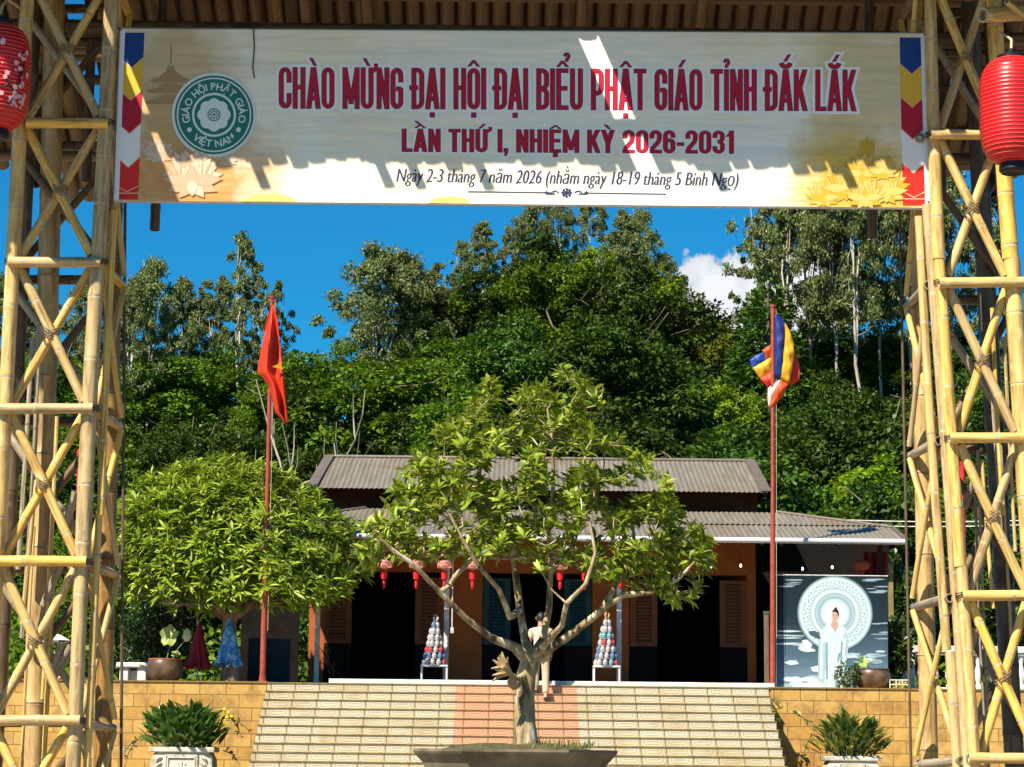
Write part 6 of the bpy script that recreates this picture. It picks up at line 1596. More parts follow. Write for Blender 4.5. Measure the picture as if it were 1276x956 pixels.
class Skel:
    def __init__(s, root): s.p = [np.array(root, float)]; s.par = [-1]; s.minr = [0.0]
    def chain(s, pts, start=0, r=None):
        i = start
        for k, p in enumerate(pts):
            s.p.append(np.array(p, float)); s.par.append(i); s.minr.append(r[k] if r is not None else 0); i = len(s.p) - 1
        return i
    def grow(s, tips, rg, step=0.3, lift=0.15, wob=0.04, frm=0):
        tips = np.array(tips); order = np.argsort(np.linalg.norm(tips - s.p[frm], axis=1)); out = []
        for t in tips[order]:
            A = np.array(s.p); dist = np.linalg.norm(A - t, axis=1) + 0.25 * np.maximum(0, A[:, 2] - t[2]); dist[:frm] = 1e9
            i = int(np.argmin(dist)); a = s.p[i]; L_ = np.linalg.norm(t - a); k = max(1, int(L_ / step)); pts = []
            for j in range(1, k + 1):
                u = j / k; q = a + (t - a) * u; q = q + np.array([rg.normal(0, wob), rg.normal(0, wob), -lift * L_ * math.sin(u * math.pi) * 0.6]) * (u < 1); pts.append(q)
            out.append(s.chain(pts, i))
        return out
    def mesh(s, name, mat, parent, rt=0.006, ex=0.46, seg=6, rmax=9.0):
        n = len(s.p); cnt = np.zeros(n); kids = np.zeros(n)
        for i in range(n - 1, 0, -1):
            if kids[i] == 0: cnt[i] = 1
            cnt[s.par[i]] += cnt[i]; kids[s.par[i]] += 1
        rad = np.minimum(rmax, np.maximum(rt * np.maximum(1, cnt) ** ex, np.array(s.minr))); P = np.array(s.p)
        idx = np.arange(1, n); a = P[[s.par[i] for i in idx]]; b = P[idx]; ra = rad[[s.par[i] for i in idx]]; rb = rad[idx]
        main = np.array([s.par[i] == i - 1 for i in idx]); ra = np.where(main, ra, np.minimum(ra, rb * 1.5))
        d = unit(b - a); ref = np.where(np.abs(d[:, 2:3]) < 0.9, np.array([[0, 0, 1.]]), np.array([[1., 0, 0]])); u = unit(np.cross(d, ref)); w = np.cross(d, u)
        ang = np.arange(seg) * 2 * math.pi / seg; ring = u[:, None] * np.cos(ang)[None, :, None] + w[:, None] * np.sin(ang)[None, :, None]
        b2 = b + d * (rb * 0.25)[:, None]
        V = np.concatenate([a[:, None] + ring * ra[:, None, None], b2[:, None] + ring * rb[:, None, None]], 1).reshape(-1, 3); E = len(idx)
        k = np.arange(seg); k2 = (k + 1) % seg; f = np.stack([k, k2, seg + k2, seg + k], 1).ravel()
        loops = (np.arange(E)[:, None] * 2 * seg + f[None]).ravel(); st = np.arange(E * seg) * 4; tot = np.full(E * seg, 4)
        o = np_mesh(name, V, loops, st, tot, mat, parent); o.data.polygons.foreach_set('use_smooth', [True] * len(o.data.polygons)); return o, P
def whorls(P, dirs, rg, nl, ln, wd, spread=1.1):
    """rosettes of leaves at shoot tips"""
    N = len(P); dirs = unit(dirs); M = N * nl
    c = np.repeat(P, nl, 0); ax = np.repeat(dirs, nl, 0)
    ref = unit(np.cross(ax, rg.normal(size=(M, 3)))); an = rg.uniform(0.45, spread, M)[:, None]
    d = ax * np.cos(an) + ref * np.sin(an); d[:, 2] += rg.uniform(-0.15, 0.12, M)
    n = ax * np.sin(an) - ref * np.cos(an) + rg.normal(0, 0.25, (M, 3)); n = np.where(n[:, 2:3] < -0.2, -n, n)
    c = c - ax * rg.uniform(0, ln * 0.55, M)[:, None]
    return c, d, n, ln * rg.uniform(0.6, 1.15, M), wd * rg.uniform(0.75, 1.2, M)

def barkmat(name, cols, scale=6, st=(1, 1, 0.3)):
    mt, t, bs = newmat(name); n = noise_tex(t, scale, 6, 0.65, stretch=st)
    k = len(cols); L(t, ramp(t, n, [(0.38 + 0.24 * i / (k - 1), cols[i]) for i in range(k)]), bs.inputs['Base Color']); bs.inputs['Roughness'].default_value = 0.85
    bump(t, bs, noise_tex(t, scale * 2.5, 5, 0.7, stretch=st), 0.5, 0.02); return mt
BARK_T = barkmat('mottled_bark', [(0.07, 0.05, 0.028), (0.27, 0.20, 0.10), (0.36, 0.27, 0.14), (0.58, 0.52, 0.41)], 7)
BARK_R = barkmat('reddish_bark', [(0.10, 0.05, 0.035), (0.2, 0.11, 0.08), (0.26, 0.2, 0.16)])
BARK_W = barkmat('white_bark', [(0.22, 0.18, 0.13), (0.42, 0.37, 0.30), (0.56, 0.52, 0.45)], 1.5)
BARK_G = barkmat('grey_dead_wood', [(0.16, 0.13, 0.10), (0.30, 0.26, 0.20), (0.38, 0.34, 0.28)], 2)
BARK_D = barkmat('brown_bark', [(0.05, 0.036, 0.025), (0.12, 0.09, 0.06), (0.2, 0.16, 0.12)], 3)
LF_MAIN = leafmat('glossy_yellow_green_leaf', [(0.06, 0.125, 0.006), (0.11, 0.195, 0.009), (0.17, 0.26, 0.014), (0.38, 0.44, 0.07), (0.075, 0.145, 0.007), (0.24, 0.32, 0.025)], 0.25, 0.42, 0.22, 0.0)
LF_DOME = leafmat('lime_leaf', [(0.10, 0.20, 0.010), (0.19, 0.29, 0.016), (0.40, 0.48, 0.085), (0.14, 0.23, 0.012), (0.26, 0.36, 0.03)], 0.22, 0.42, 0.22, 0.0)

# ---- the tree in the hexagonal planter
rg = np.random.default_rng(5)
def ap(px, py, Y): return np.array(at(px, py, Y))
TYY = HXY
mt_root = thing('courtyard_tree', at(655, 930, TYY), 'spreading courtyard tree with glossy yellow-green leaves in the hexagonal planter', 'tree')
sk = Skel(ap(656, 934, TYY)); 
mpp = TYY / FPX
top = sk.chain([ap(654, 905, TYY), ap(654, 870, TYY), ap(656, 840, TYY), ap(662, 822, TYY)], 0, [13.34 * mpp, 12.01 * mpp, 11.74 * mpp, 12.81 * mpp]); sk.minr[0] = 16.01 * mpp
B1 = sk.chain([ap(640, 806, 26.9), ap(612, 795, 26.8), ap(580, 770, 26.6), ap(548, 738, 26.4), ap(516, 704, 26.2), ap(488, 684, 26.1), ap(470, 668, 26.0)], top, [6.01 * mpp, 4.72 * mpp, 3.86 * mpp, 3.43 * mpp, 2.79 * mpp, 2.15 * mpp, 1.50 * mpp])
B2 = sk.chain([ap(654, 796, 27.2), ap(648, 760, 27.4), ap(643, 720, 27.5), ap(640, 688, 27.5), ap(622, 650, 27.6), ap(606, 610, 27.7), ap(590, 570, 27.8)], top, [5.58 * mpp, 4.94 * mpp, 4.51 * mpp, 3.86 * mpp, 3.00 * mpp, 2.15 * mpp, 1.50 * mpp])
B2b = sk.chain([ap(636, 770, 26.5), ap(622, 735, 26.2), ap(596, 705, 26.0), ap(575, 670, 25.9), ap(560, 640, 25.9)], B2 - 5, [3.86 * mpp, 3.00 * mpp, 2.58 * mpp, 2.15 * mpp, 1.50 * mpp])
B3 = sk.chain([ap(676, 798, 27.3), ap(684, 760, 27.3), ap(686, 715, 27.3), ap(684, 660, 27.3), ap(690, 600, 27.2), ap(688, 545, 27.1), ap(682, 510, 27.1)], top, [5.15 * mpp, 4.08 * mpp, 3.43 * mpp, 3.00 * mpp, 2.58 * mpp, 1.93 * mpp, 1.29 * mpp])
B4 = sk.chain([ap(690, 805, 26.9), ap(718, 786, 26.8), ap(748, 762, 26.6), ap(775, 742, 26.5), ap(812, 738, 26.5), ap(845, 722, 26.5), ap(866, 700, 26.5)], top, [5.58 * mpp, 5.15 * mpp, 4.51 * mpp, 3.86 * mpp, 2.79 * mpp, 2.15 * mpp, 1.50 * mpp])
B4b = sk.chain([ap(778, 712, 26.9), ap(790, 670, 27.2), ap(786, 630, 27.4)], B4 - 4, [2.58 * mpp, 2.15 * mpp, 1.50 * mpp])
B5 = sk.chain([ap(700, 780, 26.3), ap(706, 752, 26.0), ap(730, 728, 25.9), ap(742, 690, 25.9), ap(735, 650, 25.9)], top, [3.43 * mpp, 3.00 * mpp, 2.58 * mpp, 2.15 * mpp, 1.50 * mpp])
stub = sk.chain([ap(645, 846, 26.75), ap(634, 838, 26.6)], top - 1, [3.43 * mpp, 2.58 * mpp])
poly = [(440, 690), (452, 655), (490, 610), (512, 575), (535, 535), (575, 510), (600, 490), (612, 470), (628, 492), (650, 478), (672, 470), (700, 458), (728, 468), (748, 490), (755, 520), (775, 555), (808, 575), (832, 600), (850, 640), (882, 668), (884, 700), (866, 745), (835, 752), (800, 742), (765, 716), (735, 716), (700, 700), (668, 715), (640, 680), (600, 700), (556, 690), (520, 698), (480, 690), (455, 705)]
def inside(x, y, P):
    c = False; j = len(P) - 1
    for i in range(len(P)):
        if (P[i][1] > y) != (P[j][1] > y) and x < (P[j][0] - P[i][0]) * (y - P[i][1]) / (P[j][1] - P[i][1]) + P[i][0]: c = not c
        j = i
    return c
holes = [(535, 655, 30, 18), (610, 590, 34, 12), (480, 640, 14, 10), (700, 585, 20, 12), (770, 610, 18, 14), (590, 650, 22, 10), (660, 700, 26, 12), (560, 560, 12, 14), (725, 560, 16, 12), (640, 640, 22, 12), (740, 655, 18, 14), (820, 690, 12, 8), (650, 530, 14, 14)]
tips = []
while len(tips) < 960:
    x, y = rg.uniform(438, 886), rg.uniform(455, 756)
    if not inside(x, y, poly): continue
    if any(((x - hx_) / a_) ** 2 + ((y - hy_) / b_) ** 2 < 1 for hx_, hy_, a_, b_ in holes) and rg.random() < 0.88: continue
    if y > 600 and 560 < x < 760 and rg.random() < 0.25: continue
    if y < 520 and rg.random() < 0.35: continue
    if noise.noise(Vector((x / 34, y / 30, 1.7))) < -0.17 and rg.random() < 0.85: continue
    half = 1.7 * math.sqrt(max(0.05, 1 - ((x - 662) / 235) ** 2)) * (0.55 + 0.45 * min(1, (y - 450) / 150))
    Yt = 26.9 + rg.uniform(-0.62 * half, half); p = ap(x, y, Yt)
    if len(tips) and np.min(np.linalg.norm(np.array(tips) - p, axis=1)) < 0.085: continue
    tips.append(p)
ends = sk.grow(tips, rg, 0.16, 0.10, 0.022, frm=6)
o, P = sk.mesh('trunk', BARK_T, mt_root, 0.0048, 0.34, 8, rmax=18 * mpp)
T = P[ends]; D = T - P[[sk.par[i] for i in ends]]; D = unit(D) * 0.6 + unit(T - ap(662, 720, 26.8)) * 0.35 + np.array([0, 0, 0.55])
c, d, n, ln, wd = whorls(T, D, rg, 11, 0.160, 0.0265, 1.5)
leaves('foliage', LF_MAIN, mt_root, c, d, n, ln, wd, droop=0.22, fold=0.35)
# the frayed broken stub on the left of the trunk
a = MB(); sp_ = Vector(ap(634, 838, 26.6)); qq = random.Random(2)
for i in range(16):
    an = qq.uniform(0, 2 * math.pi); el = qq.uniform(-0.7, 1.2); v = Vector((-abs(math.cos(an)) * math.cos(el) - 0.2, math.sin(an) * math.cos(el) * 0.5 - 0.2, math.sin(el))) * qq.uniform(0.12, 0.25)
    a.ring_tube([sp_, sp_ + v * 0.6 + Vector((0, 0, 0.02)), sp_ + v + Vector((qq.uniform(-.03, .03), 0, qq.uniform(-.02, .05)))], [0.042, 0.026, 0.008], 6)
a.lathe(Vector(ap(641, 850, 26.72)), [(0.02, -0.09), (0.07, -0.05), (0.085, 0), (0.06, 0.06), (0.02, 0.08)], 10)
a.build('broken_stub', barkmat('pale_frayed_wood', [(0.2, 0.13, 0.06), (0.36, 0.25, 0.11), (0.42, 0.32, 0.17)], 10), mt_root, True)
# grass tufts in its planter
N = 420; an = rg.uniform(0, 2 * math.pi, N); rr_ = Rh * 0.82 * np.sqrt(rg.uniform(0.05, 1, N)); gx = np.array([hb.x, HXY, hb.z + 0.03])
c = np.stack([gx[0] + rr_ * np.cos(an), gx[1] + rr_ * np.sin(an), np.full(N, gx[2] - 0.02)], 1); right = c[:, 0] > hb.x + 0.25
d = rg.normal(0, 0.45, (N, 3)); d[:, 2] = 1; keep = right | (rg.random(N) < 0.35)
GRASS = leafmat('grass_blade', [(0.07, 0.13, 0.02), (0.14, 0.2, 0.03), (0.2, 0.2, 0.06)], 0.3, 0.5)
o = leaves('grass', GRASS, None, c[keep], d[keep], rg.normal(size=(N, 3))[keep], np.where(right, rg.uniform(0.06, 0.16, N), rg.uniform(0.03, 0.07, N))[keep], np.full(N, 0.006)[keep], fine=False)
tag(o, 'short green grass and weeds around the trunk in the hexagonal planter', 'grass', kind='stuff')

# ---- dome-shaped lime tree on the terrace at the left
DY = 42.4; mpd = DY / FPX
dr = thing('dome_tree', at(287, 853, DY), 'dense dome-shaped lime-green tree on the left terrace, shading the parasols', 'tree'); dr.location.z = TZ
base = np.array([at(287, 853, DY).x, DY, TZ]); sk = Skel(base); sk.minr[0] = 0.2
tp = sk.chain([base + [0.0, 0, 0.35], ap(285, 795, DY), ap(287, 770, DY)], 0, [0.17, 0.15, 0.14])
for pts in ([(250, 745), (215, 715), (180, 690)], [(270, 730), (255, 690), (240, 650)], [(300, 730), (315, 690), (320, 640)], [(325, 745), (370, 722), (412, 700)], [(290, 735), (285, 680), (285, 620)]):
    sk.chain([ap(x, y, DY + rg.uniform(-0.5, 0.5)) for x, y in pts], tp, [0.08, 0.055, 0.035])
tips = []
cx_, cy_ = 292, 722
while len(tips) < 1050:
    u, w_ = rg.uniform(-1, 1), rg.uniform(-0.14, 1)
    if abs(u) ** 2.25 + abs(w_) ** 2.05 > 1 or (w_ < 0 and abs(u) > 0.93): continue
    lump = 1 + 0.17 * noise.noise(Vector((u * 3.1, w_ * 3.1, 4.0)))
    x = 283 + 172 * u * lump; y = cy_ + rg.normal(0, 4) - 146 * (w_ if w_ > 0 else w_) * lump
    dep = max(0, 1 - abs(u) ** 2.25 - max(0, w_) ** 2.05) ** 0.47; Yt = DY - 1.3 * dep * rg.uniform(0.55, 1) if rg.random() < 0.72 else DY + 1.2 * dep * rg.uniform(-0.6, 1)
    if w_ < 0.02 and rg.random() < 0.35: continue
    p = ap(x, y, Yt)
    if x > 325: p = ap(x, y, min(Yt, 42.25) - rg.uniform(0, 0.4))
    tips.append(p)
for i in range(85): tips.append(ap(cx_ + rg.uniform(-140, 120), rg.uniform(700, 758), DY + rg.uniform(-0.9, 0.3)))
ends = sk.grow(tips, rg, 0.3, 0.1, 0.03, frm=1)
o, P = sk.mesh('trunk', BARK_R, dr, 0.006, 0.42, 6, rmax=0.2)
T = P[ends]; D = unit(T - ap(cx_, 745, DY)) * 0.8 + np.array([0, 0, 0.5])
c, d, n, ln, wd = whorls(T, D, rg, 15, 0.265, 0.026, 1.45)
leaves('foliage', LF_DOME, dr, c, d, n, ln, wd, droop=0.22, fold=0.3)

# ---- strap-leaved plants in the stone planters, shrubs and small plants
STRAP = leafmat('lance_leaf', [(0.035, 0.11, 0.015), (0.06, 0.15, 0.03), (0.10, 0.2, 0.03)], 0.25, 0.3, 0.5, 0.05)
STRAP2 = leafmat('ragged_lance_leaf', [(0.035, 0.085, 0.02), (0.07, 0.13, 0.025), (0.28, 0.24, 0.04), (0.09, 0.16, 0.03)], 0.25, 0.38, 0.4, 0.05)
def strap(pl, n, hmax, mat, label, half, wid, ln):
    """clump of broad lance leaves on stalks, bulging over the planter's rim"""
    b, w, dd, zt = pl; o = thing('leafy_plant', (b.x, b.y, zt), label, 'plant', 'plants in the stone planters'); g = np.random.default_rng(n)
    an = g.uniform(0, 2 * math.pi, n); rr_ = np.sqrt(g.uniform(0, 1, n)); hh = g.uniform(0.12, 1.0, n) ** 0.8
    bul = np.sqrt(np.maximum(0.05, 1 - (hh * 1.0 - 0.42) ** 2 * 1.6)); lump = np.array([1 + 0.22 * noise.noise(Vector((math.cos(q_) * 1.5, math.sin(q_) * 1.5, h_ * 3))) for q_, h_ in zip(an, hh)])
    c = np.stack([b.x + half * rr_ * np.cos(an) * bul * lump, b.y + half * 0.66 * rr_ * np.sin(an) * bul, zt + (hmax * hh * (1 - 0.28 * rr_ ** 2)) * lump - 0.02], 1)
    d = np.stack([np.cos(an) * (0.25 + 0.6 * rr_), np.sin(an) * (0.25 + 0.6 * rr_), 0.55 + 0.6 * hh], 1) + g.normal(0, 0.28, (n, 3)); d = unit(d)
    nn = np.stack([np.cos(an) * -0.6, np.sin(an) * -0.6, np.full(n, 0.7)], 1) + g.normal(0, 0.45, (n, 3))
    leaves('leaves', mat, o, c - d * ln * 0.5, d, nn, ln * g.uniform(0.65, 1.2, n), wid * g.uniform(0.7, 1.2, n), droop=0.28, fold=0.3)
    sk = Skel([b.x, b.y, zt - 0.05]); mb = MB()
    for i in range(0, n, 4):
        f0 = Vector((b.x + (c[i, 0] - b.x) * 0.55, b.y + (c[i, 1] - b.y) * 0.5, zt)); e_ = Vector(c[i] - d[i] * ln * 0.5)
        if e_.z > zt + 0.03: mb.ring_tube([f0, f0.lerp(e_, 0.6) + Vector((0, 0, 0.03)), e_], 0.006, 5, cap=False)
    mb.build('stalks', STEM, o); return o
s1 = strap(pl1, 520, 0.76, STRAP, 'lush dark green leafy plant filling the left stone planter', 0.70, 0.050, 0.28)
s2 = strap(pl2, 480, 0.72, STRAP2, 'ragged yellowing leafy plant filling the right stone planter', 0.66, 0.036, 0.28)
a = MB(); qq = random.Random(8)
for (px, py) in ((285, 888), (280, 884), (289, 893), (283, 894)):
    c = at(px, py, 39.5); a.lathe(c, [(0.004, -0.03), (0.035, -0.01), (0.03, 0.02), (0.006, 0.03)], 8); a.ring_tube([c, at(262, 930, 39.6)], 0.005, 5)
a.build('yellow_flower', surf('yellow_petal', (0.7, 0.5, 0.03), 0.6), s1)
VINE = barkmat('dry_vine', [(0.07, 0.06, 0.02), (0.16, 0.14, 0.05)], 20)
def vine(paths, label, Y, nleaf=3):
    o = thing('trailing_stem', at(*paths[0][0], Y), label, 'stem', 'dry stems over the wall'); mb = MB(); lc, ld, lnm = [], [], []
    for P_ in paths:
        pts = [at(x, y, Y + 0.02 * math.sin(i)) for i, (x, y) in enumerate(P_)]; mb.ring_tube(pts, [0.011] * (len(pts) - 1) + [0.004], 5)
        for a_, b_ in zip(pts[:-1], pts[1:]):
            for k in range(nleaf): lc.append(np.array(a_.lerp(b_, rg.random()))); ld.append(rg.normal(size=3)); lnm.append(rg.normal(size=3))
    mb.build('stem', VINE, o, True); N = len(lc)
    leaves('leaf', STRAP2, o, np.array(lc), np.array(ld), np.array(lnm), rg.uniform(0.05, 0.13, N), rg.uniform(0.015, 0.035, N), fine=True)
vine([[(178, 915), (168, 925), (160, 938), (156, 955)], [(172, 922), (162, 928), (154, 940)]], 'dry trailing stems left of the left stone planter', 39.7)
vine([[(280, 892), (290, 897), (297, 908), (301, 918)], [(290, 897), (303, 903), (314, 914)], [(278, 935), (290, 940), (300, 955)]], 'thin trailing stems with a few leaves right of the left stone planter', 39.6)
vine([[(960, 880), (966, 886), (968, 896), (964, 908), (971, 922)], [(960, 870), (968, 878), (975, 884)]], 'weedy stem hanging beside the top of the stairs at their right edge', 40.4, 5)
vine([[(1012, 900), (1003, 896), (995, 890), (988, 888)], [(1012, 915), (1004, 930), (1001, 945)]], 'dry stems arching left of the right stone planter', 39.9)

SHRUB = leafmat('shrub_leaf', [(0.03, 0.07, 0.012), (0.05, 0.11, 0.016), (0.09, 0.15, 0.025)], 0.3, 0.4, 0.45, 0.15)
SHRUB_D = leafmat('dark_shrub_leaf', [(0.012, 0.032, 0.008), (0.022, 0.055, 0.012), (0.035, 0.08, 0.016)], 0.2, 0.4, 0.4, 0.15)
YFL = leafmat('yellow_blossom', [(0.5, 0.36, 0.02), (0.6, 0.46, 0.04), (0.3, 0.3, 0.05)], 0.25, 0.6, 0.2, 0.0)
def shrub(px, py_top, py_bot, rpx, Y, N, lsz, mat, label, name='shrub', stem=True, zb=None, cat='shrub'):
    c0 = ap(px, (py_top + py_bot) / 2, Y); r_ = rpx * Y / FPX; h = (at(px, py_top, Y).z - at(px, py_bot, Y).z) / 2; zb = zb if zb is not None else TZ
    o = thing(name, (c0[0], Y, zb), label, cat); lob = rg.normal(0, 0.45, (9, 3)); N = int(N)
    li = rg.integers(0, 9, N); v = unit(rg.normal(size=(N, 3))) * (0.62 * rg.uniform(0.45, 1, N) ** 0.5)[:, None]; v = v + lob[li]; v = v / np.maximum(1, np.linalg.norm(v, axis=1, keepdims=True) / rg.uniform(0.8, 1.08, N)[:, None])
    c = c0 + v * np.array([r_, min(r_, 0.5 + 0.3 * r_), h]); c[:, 2] = np.maximum(c[:, 2], zb + 0.02); d = v + rg.normal(0, 0.6, (N, 3)); n = rg.normal(0, 0.5, (N, 3)) + np.array([0, -0.3, 1])
    leaves('foliage', mat, o, c, d, n, lsz * rg.uniform(0.6, 1.2, N), lsz * 0.30 * rg.uniform(0.7, 1.2, N), fine=lsz > 0.09)
    if stem:
        sk = Skel([c0[0], Y, zb]); sk.minr[0] = 0.03; sk.grow(c[rg.integers(0, N, 26)], rg, 0.2, 0.05, 0.03); sk.mesh('stem', BARK_D, o, 0.006, 0.45, 5)
    return o
shrub(190, 742, 852, 42, 44.2, 5200, 0.085, SHRUB_D, 'dark clipped shrub behind the lotus pot on the left terrace')
shrub(1112, 775, 850, 27, 42.4, 1500, 0.125, SHRUB, 'leafy green shrub behind the right clay pot beside the poster')
shrub(1056, 826, 856, 16, 41.35, 300, 0.085, SHRUB, 'little bonsai in the white tray before the poster', 'bonsai', cat='bonsai', zb=TZ + 0.05)
shrub(1119, 850, 862, 10, 41.4, 500, 0.06, YFL, 'bunch of small yellow flowers filling the white wire crate', 'flowers', False, cat='flowers')
shrub(1122, 690, 850, 20, 47.5, 2600, 0.15, SHRUB, 'tall leafy shrub rising behind the mossy post right of the poster')
shrub(380, 745, 858, 22, 51, 1800, 0.15, SHRUB, 'bright shrub seen through the gap at the left end of the hall')

# ---- the wooded hill
def interp(x, T_):
    for (a_, b_), (c_, d_) in zip(T_[:-1], T_[1:]):
        if x <= c_: return b_ if x <= a_ else b_ + (d_ - b_) * (x - a_) / (c_ - a_)
    return T_[-1][1]
SKYL = [(-600, 430), (0, 425), (150, 432), (260, 418), (330, 405), (395, 400), (415, 440), (446, 485), (472, 460), (510, 405), (560, 345), (620, 305), (700, 285), (780, 300), (830, 345), (860, 398), (900, 398), (940, 405), (985, 418), (1020, 398), (1080, 385), (1276, 380), (1900, 400)]
FRONT = [(-600, 640), (150, 640), (400, 640), (640, 640), (980, 655), (1276, 655), (1900, 650)]
Y0_, Y1_ = 54.0, 108.0
def target(px, f): return interp(px, FRONT) + (interp(px, SKYL) - interp(px, FRONT)) * f ** 0.75
def ground_z(px, Y):
    f = (Y - Y0_) / (Y1_ - Y0_)
    if f < 0: return TZ - 0.02
    if f <= 1: g_ = at(px, target(px, f), Y).z - (3.9 + 1.3 * f)
    else: g_ = at(px, target(px, 1), Y1_).z - 5.2 - (Y - Y1_) * 0.35
    return max(TZ - 0.02, g_) if f <= 1 else max(-0.02, g_)
HILL = surf('hill_soil', (0.045, 0.05, 0.02), 0.95, 0.5, 0.8, bumps=0.4, bd=0.1)
pxs = np.linspace(-600, 1900, 70); Ys = list(np.linspace(50, 108, 34)) + list(np.linspace(112, 190, 14))
a = MB(); vs = []
for Y in Ys:
    for px in pxs:
        x = (px - 638) / FPX * Y / math.cos(PITCH); vs.append((x, Y, ground_z(px, Y) + (0.5 * noise.noise(Vector((x * .2, Y * .2, 0))) if Y > 56 else 0)))
n_ = len(pxs)
a.add(vs, [(i * n_ + j, i * n_ + j + 1, (i + 1) * n_ + j + 1, (i + 1) * n_ + j) for i in range(len(Ys) - 1) for j in range(n_ - 1)])
struct(a.build('hill_terrain', HILL, None, True))

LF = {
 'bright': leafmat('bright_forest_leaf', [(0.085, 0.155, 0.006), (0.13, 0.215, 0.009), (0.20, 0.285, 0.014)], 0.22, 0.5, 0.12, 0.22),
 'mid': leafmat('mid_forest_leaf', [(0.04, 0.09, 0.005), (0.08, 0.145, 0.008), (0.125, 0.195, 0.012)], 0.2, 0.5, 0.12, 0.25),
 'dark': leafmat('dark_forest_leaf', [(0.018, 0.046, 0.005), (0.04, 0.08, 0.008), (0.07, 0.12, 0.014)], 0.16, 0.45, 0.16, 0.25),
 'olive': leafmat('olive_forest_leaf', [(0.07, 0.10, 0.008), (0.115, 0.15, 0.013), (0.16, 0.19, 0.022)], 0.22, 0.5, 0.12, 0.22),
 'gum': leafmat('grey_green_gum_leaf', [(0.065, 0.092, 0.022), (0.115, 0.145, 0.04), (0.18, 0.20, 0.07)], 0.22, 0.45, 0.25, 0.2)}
def bushy(kind, seed, N=9000, lsz=0.175, R0=2.6, H=5.2, lobes=11, low=0.12):
    """broad-leaved tree, base at the origin: lobed uneven crown over forked limbs"""
    g = np.random.default_rng(seed); root = thing('forest_tree', (0, 0, 0), 'x', 'tree')
    lc = []
    for i in range(lobes):
        an = g.uniform(0, 2 * math.pi); rr_ = R0 * math.sqrt(g.uniform(0.05, 1)) * 0.72; z = H * g.uniform(low + 0.2, 0.86); rr_ *= 1 - 0.5 * max(0, z / H - 0.55) / 0.45
        lc.append((rr_ * math.cos(an), rr_ * math.sin(an), z))
    lc = np.array(lc); lr = g.uniform(0.20, 0.42, lobes) * R0
    # leaf sprays: many small clumps set unevenly round each lobe, with dark gaps between them
    K = 17; M = lobes * K; sl_ = np.repeat(np.arange(lobes), K); sd = unit(g.normal(size=(M, 3)) + np.array([0, 0, 0.25]))
    sc = lc[sl_] + sd * (lr[sl_] * g.uniform(0.5, 1.38, M))[:, None] * np.array([1, 1, 0.85]); ss = lr[sl_] * g.uniform(0.16, 0.36, M)
    si = g.choice(M, N, p=ss ** 1.6 / np.sum(ss ** 1.6)); off = g.normal(size=(N, 3)); off = off / np.maximum(1, np.linalg.norm(off, axis=1, keepdims=True) / 1.9)
    c = sc[si] + off * (ss[si] * 0.62)[:, None] * np.array([1, 1, 0.62]); d = off * 0.5 + sd[si] * 0.5 + g.normal(0, 0.5, (N, 3)); d[:, 2] -= 0.25; n = sd[si] * 0.4 + g.normal(0, 0.45, (N, 3)) + np.array([0, 0, 0.75])
    leaves('crown', LF[kind], root, c, d, n, lsz * g.uniform(0.6, 1.25, N), lsz * 0.30 * g.uniform(0.7, 1.25, N), fine=False, fold=0.3)
    sk = Skel((0, 0, -0.6)); sk.minr[0] = 0.16; t_ = sk.chain([(0.05, 0, H * 0.15), (0, 0.08, H * 0.28)], 0, [0.13, 0.11]); sk.grow(np.concatenate([lc, lc + g.normal(0, R0 * 0.25, lc.shape)]), g, 0.5, 0.1, 0.06, frm=1); sk.mesh('trunk', BARK_D, root, 0.018, 0.5, 5, 0.2)
    return root
